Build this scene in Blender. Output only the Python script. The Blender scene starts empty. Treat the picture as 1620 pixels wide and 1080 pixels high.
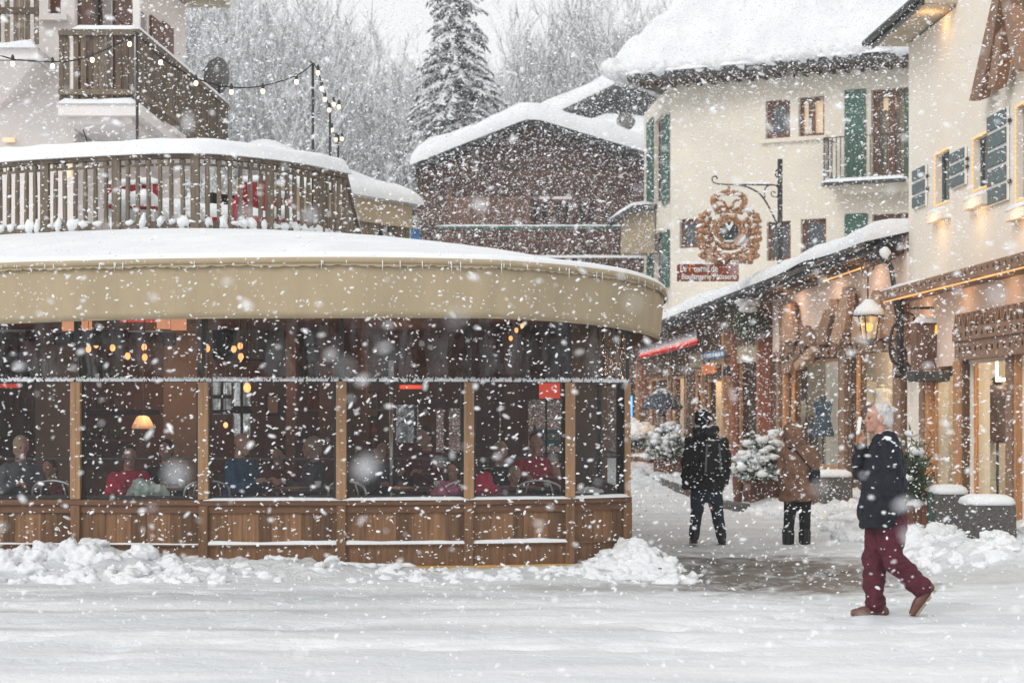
import bpy, bmesh, math, random
import numpy as np
from mathutils import Vector, Matrix, noise
R = math.radians
random.seed(7); rng = np.random.default_rng(11)
scene = bpy.context.scene
COL = scene.collection
F, HZ, EYE = 3000.0, 651.0, 1.74

def P(px, py, Y):
    """world point at depth Y that was measured at photo pixel (px, py)"""
    return Vector(((px-810)/F*Y, Y, EYE-(py-HZ)/F*Y))
def G(px, py):
    """point on the ground measured at a pixel"""
    Y = EYE*F/(py-HZ); return Vector(((px-810)/F*Y, Y, 0))

# ------------------------------------------------------------------ materials
def lin(h):
    if isinstance(h, str):
        h = h.lstrip('#'); c = [int(h[i:i+2], 16)/255 for i in (0, 2, 4)]
        return tuple((x/12.92 if x <= .04045 else ((x+.055)/1.055)**2.4) for x in c)
    return h
MATS = {}
def nd(nt, t, **kw):
    n = nt.nodes.new(t)
    for k, v in kw.items():
        if k in n.inputs: n.inputs[k].default_value = v
        else: setattr(n, k, v)
    return n
def mat(name, col, rough=.7, var=.25, scale=6, bump=.15, bscale=40, metal=0, island=0, stretch=(1,1,1), snow=0, col2=None, spec=.3, sub=0, trans=0):
    m = bpy.data.materials.new(name); m.use_nodes = True; nt = m.node_tree; L = nt.links
    b = nt.nodes['Principled BSDF']; col = lin(col)
    tc = nd(nt, 'ShaderNodeTexCoord'); mp = nd(nt, 'ShaderNodeMapping'); mp.inputs['Scale'].default_value = stretch
    L.new(tc.outputs['Object'], mp.inputs[0])
    n1 = nd(nt, 'ShaderNodeTexNoise', Scale=scale, Detail=6.0, Roughness=.65); L.new(mp.outputs[0], n1.inputs['Vector'])
    cr = nd(nt, 'ShaderNodeValToRGB'); e = cr.color_ramp.elements
    c2 = lin(col2) if col2 else tuple(min(1, c*(1+var)) for c in col)
    e[0].position = .3; e[1].position = .7
    e[0].color = (*[c*(1-var) for c in col], 1); e[1].color = (*c2, 1)
    L.new(n1.outputs[0], cr.inputs[0]); out = cr.outputs[0]
    if island:
        g = nd(nt, 'ShaderNodeNewGeometry'); h = nd(nt, 'ShaderNodeHueSaturation')
        mr = nd(nt, 'ShaderNodeMapRange'); mr.inputs['To Min'].default_value = 1-island; mr.inputs['To Max'].default_value = 1+island
        L.new(g.outputs['Random Per Island'], mr.inputs[0]); L.new(mr.outputs[0], h.inputs['Value']); L.new(out, h.inputs['Color']); out = h.outputs[0]
    if snow:
        g = nd(nt, 'ShaderNodeNewGeometry'); s = nd(nt, 'ShaderNodeSeparateXYZ'); L.new(g.outputs['Normal'], s.inputs[0])
        n2 = nd(nt, 'ShaderNodeTexNoise', Scale=14.0, Detail=5.0); L.new(tc.outputs['Object'], n2.inputs['Vector'])
        ma = nd(nt, 'ShaderNodeMath', operation='MULTIPLY_ADD'); L.new(n2.outputs[0], ma.inputs[0]); ma.inputs[1].default_value = 1.2; L.new(s.outputs[2], ma.inputs[2])
        r = nd(nt, 'ShaderNodeMapRange'); r.inputs['From Min'].default_value = 1.45-snow; r.inputs['From Max'].default_value = 1.6-snow
        L.new(ma.outputs[0], r.inputs[0]); mx = nd(nt, 'ShaderNodeMix', data_type='RGBA'); mx.inputs[7].default_value = (.82, .84, .86, 1)
        L.new(r.outputs[0], mx.inputs[0]); L.new(out, mx.inputs[6]); out = mx.outputs[2]
    L.new(out, b.inputs['Base Color'])
    b.inputs['Roughness'].default_value = rough; b.inputs['Metallic'].default_value = metal
    b.inputs['Specular IOR Level'].default_value = spec
    if bump:
        n3 = nd(nt, 'ShaderNodeTexNoise', Scale=bscale, Detail=5.0); L.new(mp.outputs[0], n3.inputs['Vector'])
        bp = nd(nt, 'ShaderNodeBump', Strength=bump, Distance=.02); L.new(n3.outputs[0], bp.inputs['Height']); L.new(bp.outputs[0], b.inputs['Normal'])
    MATS[name] = m; return m
def emit(name, col, s, base=None):
    m = bpy.data.materials.new(name); m.use_nodes = True; b = m.node_tree.nodes['Principled BSDF']
    b.inputs['Base Color'].default_value = (*lin(base or col), 1); b.inputs['Emission Color'].default_value = (*lin(col), 1); b.inputs['Emission Strength'].default_value = s
    MATS[name] = m; return m
def glassmat(name, tint=(1,1,1), refl=.08, rough=.02, bump=0, haze=0):
    m = bpy.data.materials.new(name); m.use_nodes = True; nt = m.node_tree; L = nt.links
    nt.nodes.remove(nt.nodes['Principled BSDF']); o = nt.nodes['Material Output']
    t = nd(nt, 'ShaderNodeBsdfTransparent'); t.inputs[0].default_value = (*tint, 1)
    g = nd(nt, 'ShaderNodeBsdfGlossy', Roughness=rough); fr = nd(nt, 'ShaderNodeLayerWeight', Blend=.35)
    ad = nd(nt, 'ShaderNodeMath', operation='MULTIPLY_ADD'); L.new(fr.outputs['Fresnel'], ad.inputs[0]); ad.inputs[1].default_value = .4; ad.inputs[2].default_value = refl*.1
    mx = nd(nt, 'ShaderNodeMixShader'); L.new(ad.outputs[0], mx.inputs[0]); L.new(t.outputs[0], mx.inputs[1]); L.new(g.outputs[0], mx.inputs[2])
    out = mx.outputs[0]
    tc = nd(nt, 'ShaderNodeTexCoord')
    if bump:
        mp = nd(nt, 'ShaderNodeMapping'); mp.inputs['Scale'].default_value = (2.2, 2.2, .7); L.new(tc.outputs['Object'], mp.inputs[0])
        n = nd(nt, 'ShaderNodeTexNoise', Scale=1.6, Detail=4.0, Distortion=1.5); L.new(mp.outputs[0], n.inputs['Vector'])
        bp = nd(nt, 'ShaderNodeBump', Strength=bump, Distance=.25); L.new(n.outputs[0], bp.inputs['Height']); L.new(bp.outputs[0], g.inputs['Normal']); L.new(bp.outputs[0], fr.inputs['Normal'])
    if haze:
        n = nd(nt, 'ShaderNodeTexNoise', Scale=2.5, Detail=5.0, Distortion=.8); mq = nd(nt, 'ShaderNodeMapping'); mq.inputs['Scale'].default_value = (2.4, 2.4, .6); L.new(tc.outputs['Object'], mq.inputs[0]); L.new(mq.outputs[0], n.inputs['Vector'])
        d = nd(nt, 'ShaderNodeBsdfDiffuse'); d.inputs[0].default_value = (.6, .63, .66, 1)
        r = nd(nt, 'ShaderNodeMapRange'); r.inputs['From Min'].default_value = .45; r.inputs['From Max'].default_value = .8; r.inputs['To Max'].default_value = haze
        L.new(n.outputs[0], r.inputs[0]); m2 = nd(nt, 'ShaderNodeMixShader'); L.new(r.outputs[0], m2.inputs[0]); L.new(out, m2.inputs[1]); L.new(d.outputs[0], m2.inputs[2]); out = m2.outputs[0]
    L.new(out, o.inputs[0]); MATS[name] = m; return m

mat('snow', (.76,.785,.81), .65, .035, 3, .5, 9, col2=(.83,.84,.85), spec=.2)
mat('roof_snow', (.70,.725,.745), .7, .03, 1.3, .8, 2.6, col2=(.80,.81,.82), spec=.1)
mat('flake', (.93,.94,.96), .8, .01, 2, 0, spec=.1)
mat('weathered_wood', (.165,.13,.095), .8, .35, 5, .4, 30, island=.3, stretch=(4,4,.5), snow=.25)
mat('old_wood', (.15,.115,.085), .85, .4, 5, .4, 30, island=.3, stretch=(4,4,.5), snow=.3)
mat('plank_brown', (.17,.09,.045), .62, .4, 5, .3, 30, island=.5, stretch=(5,5,.35))
mat('beam_brown', (.15,.075,.04), .55, .25, 5, .3, 30, stretch=(.4,4,4))
mat('post_brown', (.36,.21,.11), .5, .2, 5, .2, 30, stretch=(5,5,.4))
mat('pale_plinth', (.55,.33,.12), .6, .25, 4, .2, 30, stretch=(.5,4,4))
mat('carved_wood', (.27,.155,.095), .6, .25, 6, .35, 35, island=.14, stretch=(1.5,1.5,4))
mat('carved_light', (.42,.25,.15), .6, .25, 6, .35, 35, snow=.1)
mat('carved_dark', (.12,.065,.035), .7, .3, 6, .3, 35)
mat('red_wood', (.34,.12,.065), .6, .3, 6, .3, 30, stretch=(5,5,.5))
mat('orange_wood', (.48,.24,.11), .6, .3, 6, .3, 30, stretch=(5,5,.5))
mat('dark_wood', (.075,.04,.028), .6, .35, 5, .3, 25, stretch=(4,4,.5), island=.2)
mat('chalet_wood', (.095,.047,.032), .75, .4, 5, .4, 25, island=.35, stretch=(1,1,6))
mat('chalet_light', (.17,.09,.06), .7, .3, 5, .3, 25, island=.2, stretch=(5,5,.6))
mat('valance', (.41,.33,.218), .85, .13, 1.2, .25, 50, stretch=(1.5,1.5,.35))
mat('white_plaster', (.84,.79,.765), .9, .05, 1.2, .15, 60)
mat('cream_plaster', (.70,.65,.56), .9, .14, .35, .2, 50, col2=(.80,.72,.60))
mat('warm_plaster', (.84,.77,.67), .9, .04, .8, .15, 50)
mat('pink_plaster', (.82,.63,.52), .9, .1, 1.0, .15, 50)
mat('tan_plaster', (.42,.34,.23), .9, .15, 2, .2, 40)
mat('slab_stone', (.5,.43,.34), .9, .25, 3, .2, 40)
mat('green_paint', (.055,.13,.10), .6, .25, 8, .2, 30, stretch=(1,1,4), snow=.15)
mat('grey_green_paint', (.12,.16,.165), .6, .2, 8, .2, 30)
mat('window_brown', (.16,.07,.04), .55, .3, 6, .2, 30)
mat('black_metal', (.02,.02,.022), .45, .2, 8, .1, 60, spec=.5)
mat('dark_roof', (.05,.05,.052), .7, .3, 6, .2, 30, snow=.2)
mat('interior_brown', (.10,.058,.045), .7, .25, 2, .1, 20)
mat('interior_dark', (.012,.008,.007), .7, .3, 3, .1, 20)
mat('interior_beige', (.17,.125,.10), .8, .15, 2, .1, 20)
mat('granite', (.07,.065,.06), .8, .5, 60, .5, 40, col2=(.17,.16,.15), snow=.0)
mat('concrete', (.30,.29,.28), .85, .25, 10, .3, 40)
mat('dish_grey', (.13,.13,.125), .6, .2, 6, .1, 40)
mat('gold', (.36,.175,.075), .42, .6, 14, .8, 20, metal=.3, snow=.22, spec=.5)
mat('sign_red', (.22,.045,.02), .6, .3, 10, .2, 30)
mat('white_paint', (.8,.8,.78), .5, .05, 8, 0)
mat('orange_paint', (.75,.2,.04), .6, .2, 8, .1)
mat('red_fabric', (.30,.015,.025), .8, .2, 8, .2, 40, snow=.25)
mat('awning_red', (.38,.03,.03), .8, .2, 6, .2, 40, snow=.15)
mat('blue_paint', (.06,.18,.38), .6, .5, 5, .1, snow=.2)
mat('sign_blue', (.10,.33,.48), .5, .1, 8, 0)
mat('umbrella_cloth', (.035,.045,.065), .6, .2, 5, .1, 30, snow=.1)
mat('skin', (.46,.25,.185), .55, .18, 22, .35, 90, spec=.4)
mat('grey_hair', (.55,.53,.52), .7, .3, 40, .8, 90, stretch=(1,1,.4))
mat('dark_hair', (.05,.03,.02), .6, .3, 40, .6, 90)
mat('blond_hair', (.42,.34,.24), .7, .3, 40, .6, 90)
mat('navy_coat', (.0065,.009,.016), .75, .3, 9, .9, 14, snow=.14)
mat('black_coat', (.006,.0065,.008), .7, .35, 9, .9, 14, snow=.05)
mat('brown_coat', (.21,.115,.072), .85, .2, 9, .8, 14, snow=.05)
mat('brown_fur', (.20,.10,.055), .95, .4, 40, 1, 60)
mat('burgundy', (.085,.013,.024), .85, .25, 10, .9, 16)
mat('jeans', (.018,.027,.042), .85, .4, 12, .3, 20)
mat('shoe_brown', (.12,.045,.03), .45, .3, 12, .1, 30, spec=.5)
mat('boot_black', (.012,.012,.013), .5, .3, 12, .2, 30)
mat('sole', (.3,.24,.17), .8, .1, 10, 0)
mat('coat_red', (.55,.03,.07), .8, .25, 9, .3, 14)
mat('coat_maroon', (.16,.03,.035), .8, .25, 9, .3, 14)
mat('coat_pink', (.5,.16,.26), .8, .25, 9, .3, 14)
mat('coat_blue', (.03,.075,.15), .8, .25, 9, .3, 14)
mat('coat_grey', (.10,.10,.11), .8, .25, 9, .3, 14)
mat('coat_mint', (.30,.42,.36), .8, .4, 9, .4, 14, col2=(.75,.82,.78))
mat('chair_metal', (.55,.55,.55), .35, .1, 8, 0, metal=.7)
mat('bark', (.30,.29,.28), .9, .3, 10, .3, 30, snow=.85)
mat('twig', (.25,.25,.25), .9, .3, 10, 0, snow=.95)
mat('needle', (.095,.108,.105), .9, .4, 3, 0)
mat('leaf_green', (.05,.08,.035), .8, .4, 12, .1)
mat('wood_box', (.17,.075,.045), .75, .3, 6, .3, 30, island=.3, stretch=(5,5,.5), snow=.1)
mat('hill', (.5,.5,.51), .9, .3, .4, .2, 2)
mat('cable', (.015,.015,.016), .6, .1, 8, 0)
mat('table_top', (.09,.06,.045), .4, .3, 5, .1)
mat('porcelain', (.75,.74,.70), .4, .05, 5, 0)
emit('bulb_warm', (1,.36,.09), 2.1, (1,.8,.5))
emit('bulb_pale', (1,.62,.34), 2.6, (1,.85,.7))
emit('led_gold', (1,.46,.14), .72, (1,.6,.2))
emit('lamp_glow', (1,.34,.11), .45, (1,.85,.6))
emit('lamp_white', (1,.83,.55), 5)
emit('neon_blue', (.08,.35,.9), 2.5)
emit('neon_red', (1,.12,.08), .6)
emit('led_panel', (1,.42,.2), .6)
emit('curtain_lit', (1,.62,.34), .55, (.8,.7,.55))
emit('screen_red', (1,.10,.06), .35)
emit('sign_yellow', (1,.55,.1), .9)
glassmat('glass', (.88,.90,.90), .05, .02, haze=.025)
glassmat('shop_glass', (.95,.96,.94), .08, .03)
glassmat('vinyl', (.80,.83,.85), .10, .06, bump=.9, haze=.27)  # haze here paints pale streaks for the highlights on the vinyl wrinkles
lp = glassmat('lantern_pane', (.9,.8,.6), .05, .2, haze=.8)
_n = lp.node_tree; _d = [x for x in _n.nodes if x.type == 'BSDF_DIFFUSE'][0]; _e = _n.nodes.new('ShaderNodeEmission'); _e.inputs[0].default_value = (1,.68,.36,1); _e.inputs[1].default_value = 1.5
_k = [l for l in _n.links if l.from_node == _d][0]; _n.links.new(_e.outputs[0], _k.to_socket)
mat('dark_glass', (.035,.045,.055), .15, .5, 2, 0, spec=.8)
mat('lamp_glass', (.8,.72,.55), .4, .1, 4, 0)
M = MATS

# ------------------------------------------------------------------ mesh builder
class MB:
    def __init__(s, frame=None): s.v = []; s.f = []; s.M = frame or Matrix.Identity(4)
    def _add(s, vs, fs):
        n = len(s.v); s.v += [s.M @ Vector(v) for v in vs]; s.f += [[i+n for i in f] for f in fs]
    def box(s, x0, x1, y0, y1, z0, z1, taper=None, ch=0):
        if ch:
            c = ch; xs = (x0, x1); ys = (y0, y1)
            ring = [(x0+c,y0),(x1-c,y0),(x1,y0+c),(x1,y1-c),(x1-c,y1),(x0+c,y1),(x0,y1-c),(x0,y0+c)]
            cx, cy = (x0+x1)/2, (y0+y1)/2
            kx = max(0, 1-2*c/max(1e-6, abs(x1-x0))); ky = max(0, 1-2*c/max(1e-6, abs(y1-y0)))
            inn = [(cx+(a-cx)*kx, cy+(b-cy)*ky) for a, b in ring]
            vs = [(a,b,z0) for a,b in inn]+[(a,b,z0+c) for a,b in ring]+[(a,b,z1-c) for a,b in ring]+[(a,b,z1) for a,b in inn]
            fs = [list(range(8))[::-1], [24+i for i in range(8)]]
            for k in range(3):
                for i in range(8): fs.append([k*8+i, k*8+(i+1)%8, k*8+8+(i+1)%8, k*8+8+i])
            return s._add(vs, fs)
        t = taper or 1; cx, cy = (x0+x1)/2, (y0+y1)/2
        vs = [(x0,y0,z0),(x1,y0,z0),(x1,y1,z0),(x0,y1,z0)]+[(cx+(a-cx)*t, cy+(b-cy)*t, z1) for a, b in ((x0,y0),(x1,y0),(x1,y1),(x0,y1))]
        s._add(vs, [(3,2,1,0),(4,5,6,7),(0,1,5,4),(1,2,6,5),(2,3,7,6),(3,0,4,7)])
    def bar(s, a, b, w, h=None, up=(0,0,1)):
        """square bar from a to b, w wide, h high"""
        a, b = Vector(a), Vector(b); h = h or w; d = (b-a).normalized(); up = Vector(up)
        sd = d.cross(up)
        if sd.length < 1e-4: sd = d.cross(Vector((0,1,0)))
        sd.normalize(); u = sd.cross(d)
        vs = []
        for p in (a, b):
            for i, j in ((-1,-1),(1,-1),(1,1),(-1,1)): vs.append(p+sd*(i*w/2)+u*(j*h/2))
        s._add(vs, [(0,1,2,3),(7,6,5,4),(0,4,5,1),(1,5,6,2),(2,6,7,3),(3,7,4,0)])
    def tube(s, pts, r, n=6, cap=True, flat=None):
        pts = [Vector(p) for p in pts]; m = len(pts); rs = r if hasattr(r, '__len__') else [r]*m
        vs = []; prev = None
        for i, p in enumerate(pts):
            d = (pts[min(i+1, m-1)]-pts[max(i-1, 0)])
            d = d.normalized() if d.length > 1e-9 else Vector((0,0,1))
            if prev is None:
                a = d.orthogonal().normalized() if abs(d.z) < .9 else Vector((1,0,0)); a = (a-d*a.dot(d)).normalized()
            else: a = (prev-d*prev.dot(d)); a = a.normalized() if a.length > 1e-6 else d.orthogonal().normalized()
            prev = a; b = d.cross(a)
            for k in range(n):
                t = 2*math.pi*k/n; vs.append(p+(a*math.cos(t)+b*math.sin(t))*rs[i])
        fs = []
        for i in range(m-1):
            for k in range(n): fs.append((i*n+k, i*n+(k+1)%n, (i+1)*n+(k+1)%n, (i+1)*n+k))
        if cap: fs += [tuple(range(n))[::-1], tuple((m-1)*n+k for k in range(n))]
        s._add(vs, fs)
    def limb(s, pts, rs, n=12):
        """rounded tapering limb"""
        pts = [Vector(p) for p in pts]; d0 = (pts[0]-pts[1]).normalized(); d1 = (pts[-1]-pts[-2]).normalized()
        A = [pts[0]+d0*rs[0]*k for k in (.98,.7,.35)]; ra = [rs[0]*k for k in (.2,.72,.94)]
        B = [pts[-1]+d1*rs[-1]*k for k in (.35,.7,.98)]; rb = [rs[-1]*k for k in (.94,.72,.2)]
        s.tube(A+pts+B, ra+list(rs)+rb, n)
    def loft(s, rings, cap=True):
        """rings: (centre, rx, ry) horizontal ellipses, or list of points"""
        n = 20; vs = []; 
        for rg in rings:
            c, rx, ry = rg[:3]; rot = rg[3] if len(rg) > 3 else 0; sq = rg[4] if len(rg) > 4 else 1
            for k in range(n):
                t = 2*math.pi*k/n; ct, st = math.cos(t), math.sin(t)
                x = math.copysign(abs(ct)**sq, ct)*rx; y = math.copysign(abs(st)**sq, st)*ry
                vs.append((c[0]+x*math.cos(rot)-y*math.sin(rot), c[1]+x*math.sin(rot)+y*math.cos(rot), c[2]))
        fs = []
        for i in range(len(rings)-1):
            for k in range(n): fs.append((i*n+k, i*n+(k+1)%n, (i+1)*n+(k+1)%n, (i+1)*n+k))
        if cap: fs += [tuple(range(n))[::-1], tuple((len(rings)-1)*n+k for k in range(n))]
        s._add(vs, fs)
    def ell(s, c, r, n=14, rot=None, nz=0, seed=0):
        c = Vector(c); r = (r, r, r) if not hasattr(r, '__len__') else r; vs = []; m = n//2+1
        for i in range(m+1):
            ph = math.pi*i/m
            for k in range(n):
                t = 2*math.pi*k/n; v = Vector((r[0]*math.sin(ph)*math.cos(t), r[1]*math.sin(ph)*math.sin(t), r[2]*math.cos(ph)))
                if nz: v *= 1+nz*noise.noise(Vector(v.normalized()*2+Vector((seed, seed*1.7, 0))))
                if rot: v = rot @ v
                vs.append(c+v)
        fs = []
        for i in range(m):
            for k in range(n): fs.append((i*n+k, (i+1)*n+k, (i+1)*n+(k+1)%n, i*n+(k+1)%n))
        s._add(vs, fs)
    def lathe(s, prof, c=(0,0,0), n=16):
        s.loft2([(Vector((c[0], c[1], c[2]+z)), r) for r, z in prof], n)
    def loft2(s, rings, n):
        vs = []; fs = []
        for c, r in rings:
            for k in range(n): t = 2*math.pi*k/n; vs.append((c[0]+r*math.cos(t), c[1]+r*math.sin(t), c[2]))
        for i in range(len(rings)-1):
            for k in range(n): fs.append((i*n+k, i*n+(k+1)%n, (i+1)*n+(k+1)%n, (i+1)*n+k))
        fs += [tuple(range(n))[::-1], tuple((len(rings)-1)*n+k for k in range(n))]
        s._add(vs, fs)
    def prism(s, poly, d0, d1):
        """polygon in (u,z) extruded from d0 to d1 along the frame's second axis"""
        n = len(poly); a = sum(poly[i][0]*poly[(i+1)%n][1]-poly[(i+1)%n][0]*poly[i][1] for i in range(n))
        if a < 0: poly = poly[::-1]
        vs = [(u, d0, z) for u, z in poly]+[(u, d1, z) for u, z in poly]
        fs = [tuple(range(n)), tuple(n+i for i in range(n))[::-1]]+[(i, n+i, n+(i+1)%n, (i+1)%n) for i in range(n)]
        s._add(vs, fs)
    def quad(s, *p): s._add(p, [tuple(range(len(p)))])
    def grid(s, fn, nu, nv, closeu=False):
        vs = [fn(i/nu, j/nv) for j in range(nv+1) for i in range(nu+1)]
        fs = [(j*(nu+1)+i, j*(nu+1)+i+1, (j+1)*(nu+1)+i+1, (j+1)*(nu+1)+i) for j in range(nv) for i in range(nu)]
        s._add(vs, fs)
    def build(s, name, m, parent=None, smooth=False, loc=None, bevel=0, remesh=0, soft=2, merge=False):
        off = Vector((0,0,0))
        if parent is not None:
            r = parent
            while r: off += r.location; r = r.parent
        elif loc is not None: off = Vector(loc)
        me = bpy.data.meshes.new(name); me.from_pydata([tuple(v-off) for v in s.v], [], s.f)
        ob = bpy.data.objects.new(name, me); COL.objects.link(ob)
        me.materials.append(M[m] if isinstance(m, str) else m)
        if smooth: me.polygons.foreach_set('use_smooth', [True]*len(me.polygons))
        if merge:
            bm = bmesh.new(); bm.from_mesh(me); bmesh.ops.remove_doubles(bm, verts=bm.verts, dist=1e-4); bmesh.ops.recalc_face_normals(bm, faces=bm.faces); bm.to_mesh(me); bm.free()
        if bevel:
            md = ob.modifiers.new('b', 'BEVEL'); md.width = bevel; md.segments = 2; md.limit_method = 'ANGLE'
        if remesh:
            md = ob.modifiers.new('r', 'REMESH'); md.mode = 'VOXEL'; md.voxel_size = remesh; md.use_smooth_shade = True
            md = ob.modifiers.new('s', 'SMOOTH'); md.iterations = soft; md.factor = .6
        if parent is not None: ob.parent = parent
        elif loc is not None: ob.location = loc
        me.update(); return ob

def tag(o, label=None, cat=None, group=None, kind=None):
    if label: o['label'] = label
    if cat: o['category'] = cat
    if group: o['group'] = group
    if kind: o['kind'] = kind
    return o
def thing(name, label, cat, loc=(0,0,0), group=None, rz=0):
    o = bpy.data.objects.new(name, None); COL.objects.link(o); o.location = loc; o.rotation_euler.z = rz; o.empty_display_size = .2
    return tag(o, label, cat, group)
def copy_tree(o, parent=None):
    c = o.copy(); COL.objects.link(c); c.parent = parent
    for ch in list(o.children): copy_tree(ch, c)
    return c

class Wall:
    """vertical plane through plan points a -> b (left to right as seen); u along it, d inward, z up"""
    def __init__(s, a, b):
        s.a = Vector((a[0], a[1], 0)); s.b = Vector((b[0], b[1], 0)); s.u = (s.b-s.a).normalized(); s.n = Vector((-s.u.y, s.u.x, 0)); s.len = (s.b-s.a).length
        m = Matrix.Identity(4)
        for i in range(3): m[i][0] = s.u[i]; m[i][1] = s.n[i]; m[i][2] = (0,0,1)[i]; m[i][3] = s.a[i]
        s.M = m
    def U(s, px, d=0):
        o = s.a+s.n*d; k = (px-810)/F; return (k*o.y-o.x)/(s.u.x-k*s.u.y)
    def uz(s, px, py, d=0):
        u = s.U(px, d); Y = s.a.y+s.n.y*d+s.u.y*u; return u, EYE-(py-HZ)/F*Y
    def pt(s, px, py, d=0):
        u, z = s.uz(px, py, d); return s.M @ Vector((u, d, z))
    def rect(s, x0, x1, y0, y1, d=0):
        """pixel rectangle -> u0,u1,z0,z1 (heights read at its middle)"""
        u0, u1 = s.U(x0, d), s.U(x1, d); _, zt = s.uz((x0+x1)/2, y0, d); _, zb = s.uz((x0+x1)/2, y1, d); return u0, u1, zb, zt
    def mb(s): return MB(s.M)
def wall_holes(mb, u0, u1, z0, z1, holes, th=.3):
    us = sorted({u0, u1, *[h[0] for h in holes], *[h[1] for h in holes]}); zs = sorted({z0, z1, *[h[2] for h in holes], *[h[3] for h in holes]})
    us = [u for u in us if u0 <= u <= u1]; zs = [z for z in zs if z0 <= z <= z1]
    def hole(u, z): return any(h[0] < u < h[1] and h[2] < z < h[3] for h in holes)
    for i in range(len(us)-1):
        for j in range(len(zs)-1):
            a, b, c, d = us[i], us[i+1], zs[j], zs[j+1]
            if not hole((a+b)/2, (c+d)/2):
                for y in (0, th): mb.quad((a,y,c),(b,y,c),(b,y,d),(a,y,d))
    for h in holes:
        a, b, c, d = h; mb.quad((a,0,c),(b,0,c),(b,th,c),(a,th,c)); mb.quad((a,0,d),(b,0,d),(b,th,d),(a,th,d)); mb.quad((a,0,c),(a,0,d),(a,th,d),(a,th,c)); mb.quad((b,0,c),(b,0,d),(b,th,d),(b,th,c))
    mb.quad((u0,0,z1),(u1,0,z1),(u1,th,z1),(u0,th,z1)); mb.quad((u0,0,z0),(u0,0,z1),(u0,th,z1),(u0,th,z0)); mb.quad((u1,0,z0),(u1,0,z1),(u1,th,z1),(u1,th,z0))
def window(W, r, parent, fm='window_brown', glass='dark_glass', rec=.14, fw=.07, mull=1, cross=0, name='window', behind=None):
    u0, u1, z0, z1 = r; m = W.mb(); t = .06
    m.box(u0, u1, rec, rec+t, z0, z0+fw); m.box(u0, u1, rec, rec+t, z1-fw, z1)
    m.box(u0, u0+fw, rec, rec+t, z0+fw, z1-fw); m.box(u1-fw, u1, rec, rec+t, z0+fw, z1-fw)
    for k in range(mull): c = u0+(u1-u0)*(k+1)/(mull+1); m.box(c-fw*.55, c+fw*.55, rec-.005, rec+t-.01, z0+fw, z1-fw)
    for k in range(cross): c = z0+(z1-z0)*(k+1)/(cross+1); m.box(u0+fw, u1-fw, rec+.006, rec+t-.015, c-.02, c+.02)
    w = m.build(name, fm, parent)
    g = W.mb(); g.quad((u0+fw, rec+t*.5, z0+fw), (u1-fw, rec+t*.5, z0+fw), (u1-fw, rec+t*.5, z1-fw), (u0+fw, rec+t*.5, z1-fw))
    g.build('pane', glass, w)
    return w
def nz(x, y, s=1, o=0): return noise.noise(Vector((x*s+o, y*s-o*.7, o*1.3)))
def fbm(x, y, s, o=0, k=4):
    v = 0; a = 1
    for i in range(k): v += a*nz(x, y, s, o+i*7.3); s *= 2.05; a *= .5
    return v
def catmull(pts, n=8):
    out = []; P_ = [Vector(p) for p in pts]; Q = [P_[0]*2-P_[1]]+P_+[P_[-1]*2-P_[-2]]
    for i in range(1, len(Q)-2):
        for k in range(n):
            t = k/n; a, b, c, d = Q[i-1:i+3]; out.append(.5*((2*b)+(c-a)*t+(2*a-5*b+4*c-d)*t*t+(3*b-a-3*c+d)*t**3))
    out.append(P_[-1]); return out
def snow_field(m, M4, x0, x1, y0, y1, base, thick, slope=None, n=40, rnd=.35, amp=.06, hx=1, under=.02):
    """snow lying on a rectangle: base(x,y) is the roof below, thick the depth, edges rounded off and closed with a skirt"""
    nx = max(4, int(n*hx)); ny = n; m.M = M4
    def fn(a, b):
        ia, ib = a, b
        x = x0+(x1-x0)*min(1, max(0, a)); y = y0+(y1-y0)*min(1, max(0, b))
        dx = min(x-x0, x1-x); dy = min(y-y0, y1-y); d = min(dx, dy); t = min(1, max(0, d)/rnd); h = math.sqrt(max(0, 1-(1-t)**2))
        w = thick*(.12+.88*h)+amp*h*fbm(x, y, .8, 3)
        bul = .12*thick*(1-t)*0
        return Vector((x, y, base(x, y)+w))
    def warp(a): return .5-.5*math.copysign(abs(math.cos(math.pi*a))**.8, math.cos(math.pi*a))
    g = [[fn(warp(i/nx), warp(j/ny)) for i in range(nx+1)] for j in range(ny+1)]
    def low(p): return Vector((p.x, p.y, base(p.x, p.y)+under))
    vs = [p for r in g for p in r]; fs = [(j*(nx+1)+i, j*(nx+1)+i+1, (j+1)*(nx+1)+i+1, (j+1)*(nx+1)+i) for j in range(ny) for i in range(nx)]
    per = [(0, i) for i in range(nx+1)]+[(j, nx) for j in range(1, ny+1)]+[(ny, i) for i in range(nx-1, -1, -1)]+[(j, 0) for j in range(ny-1, 0, -1)]
    o = len(vs); vs += [low(g[j][i]) for j, i in per]; k = len(per)
    for q in range(k):
        j, i = per[q]; j2, i2 = per[(q+1)%k]; fs.append((j*(nx+1)+i, o+q, o+(q+1)%k, j2*(nx+1)+i2))
    m._add(vs, fs)
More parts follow.
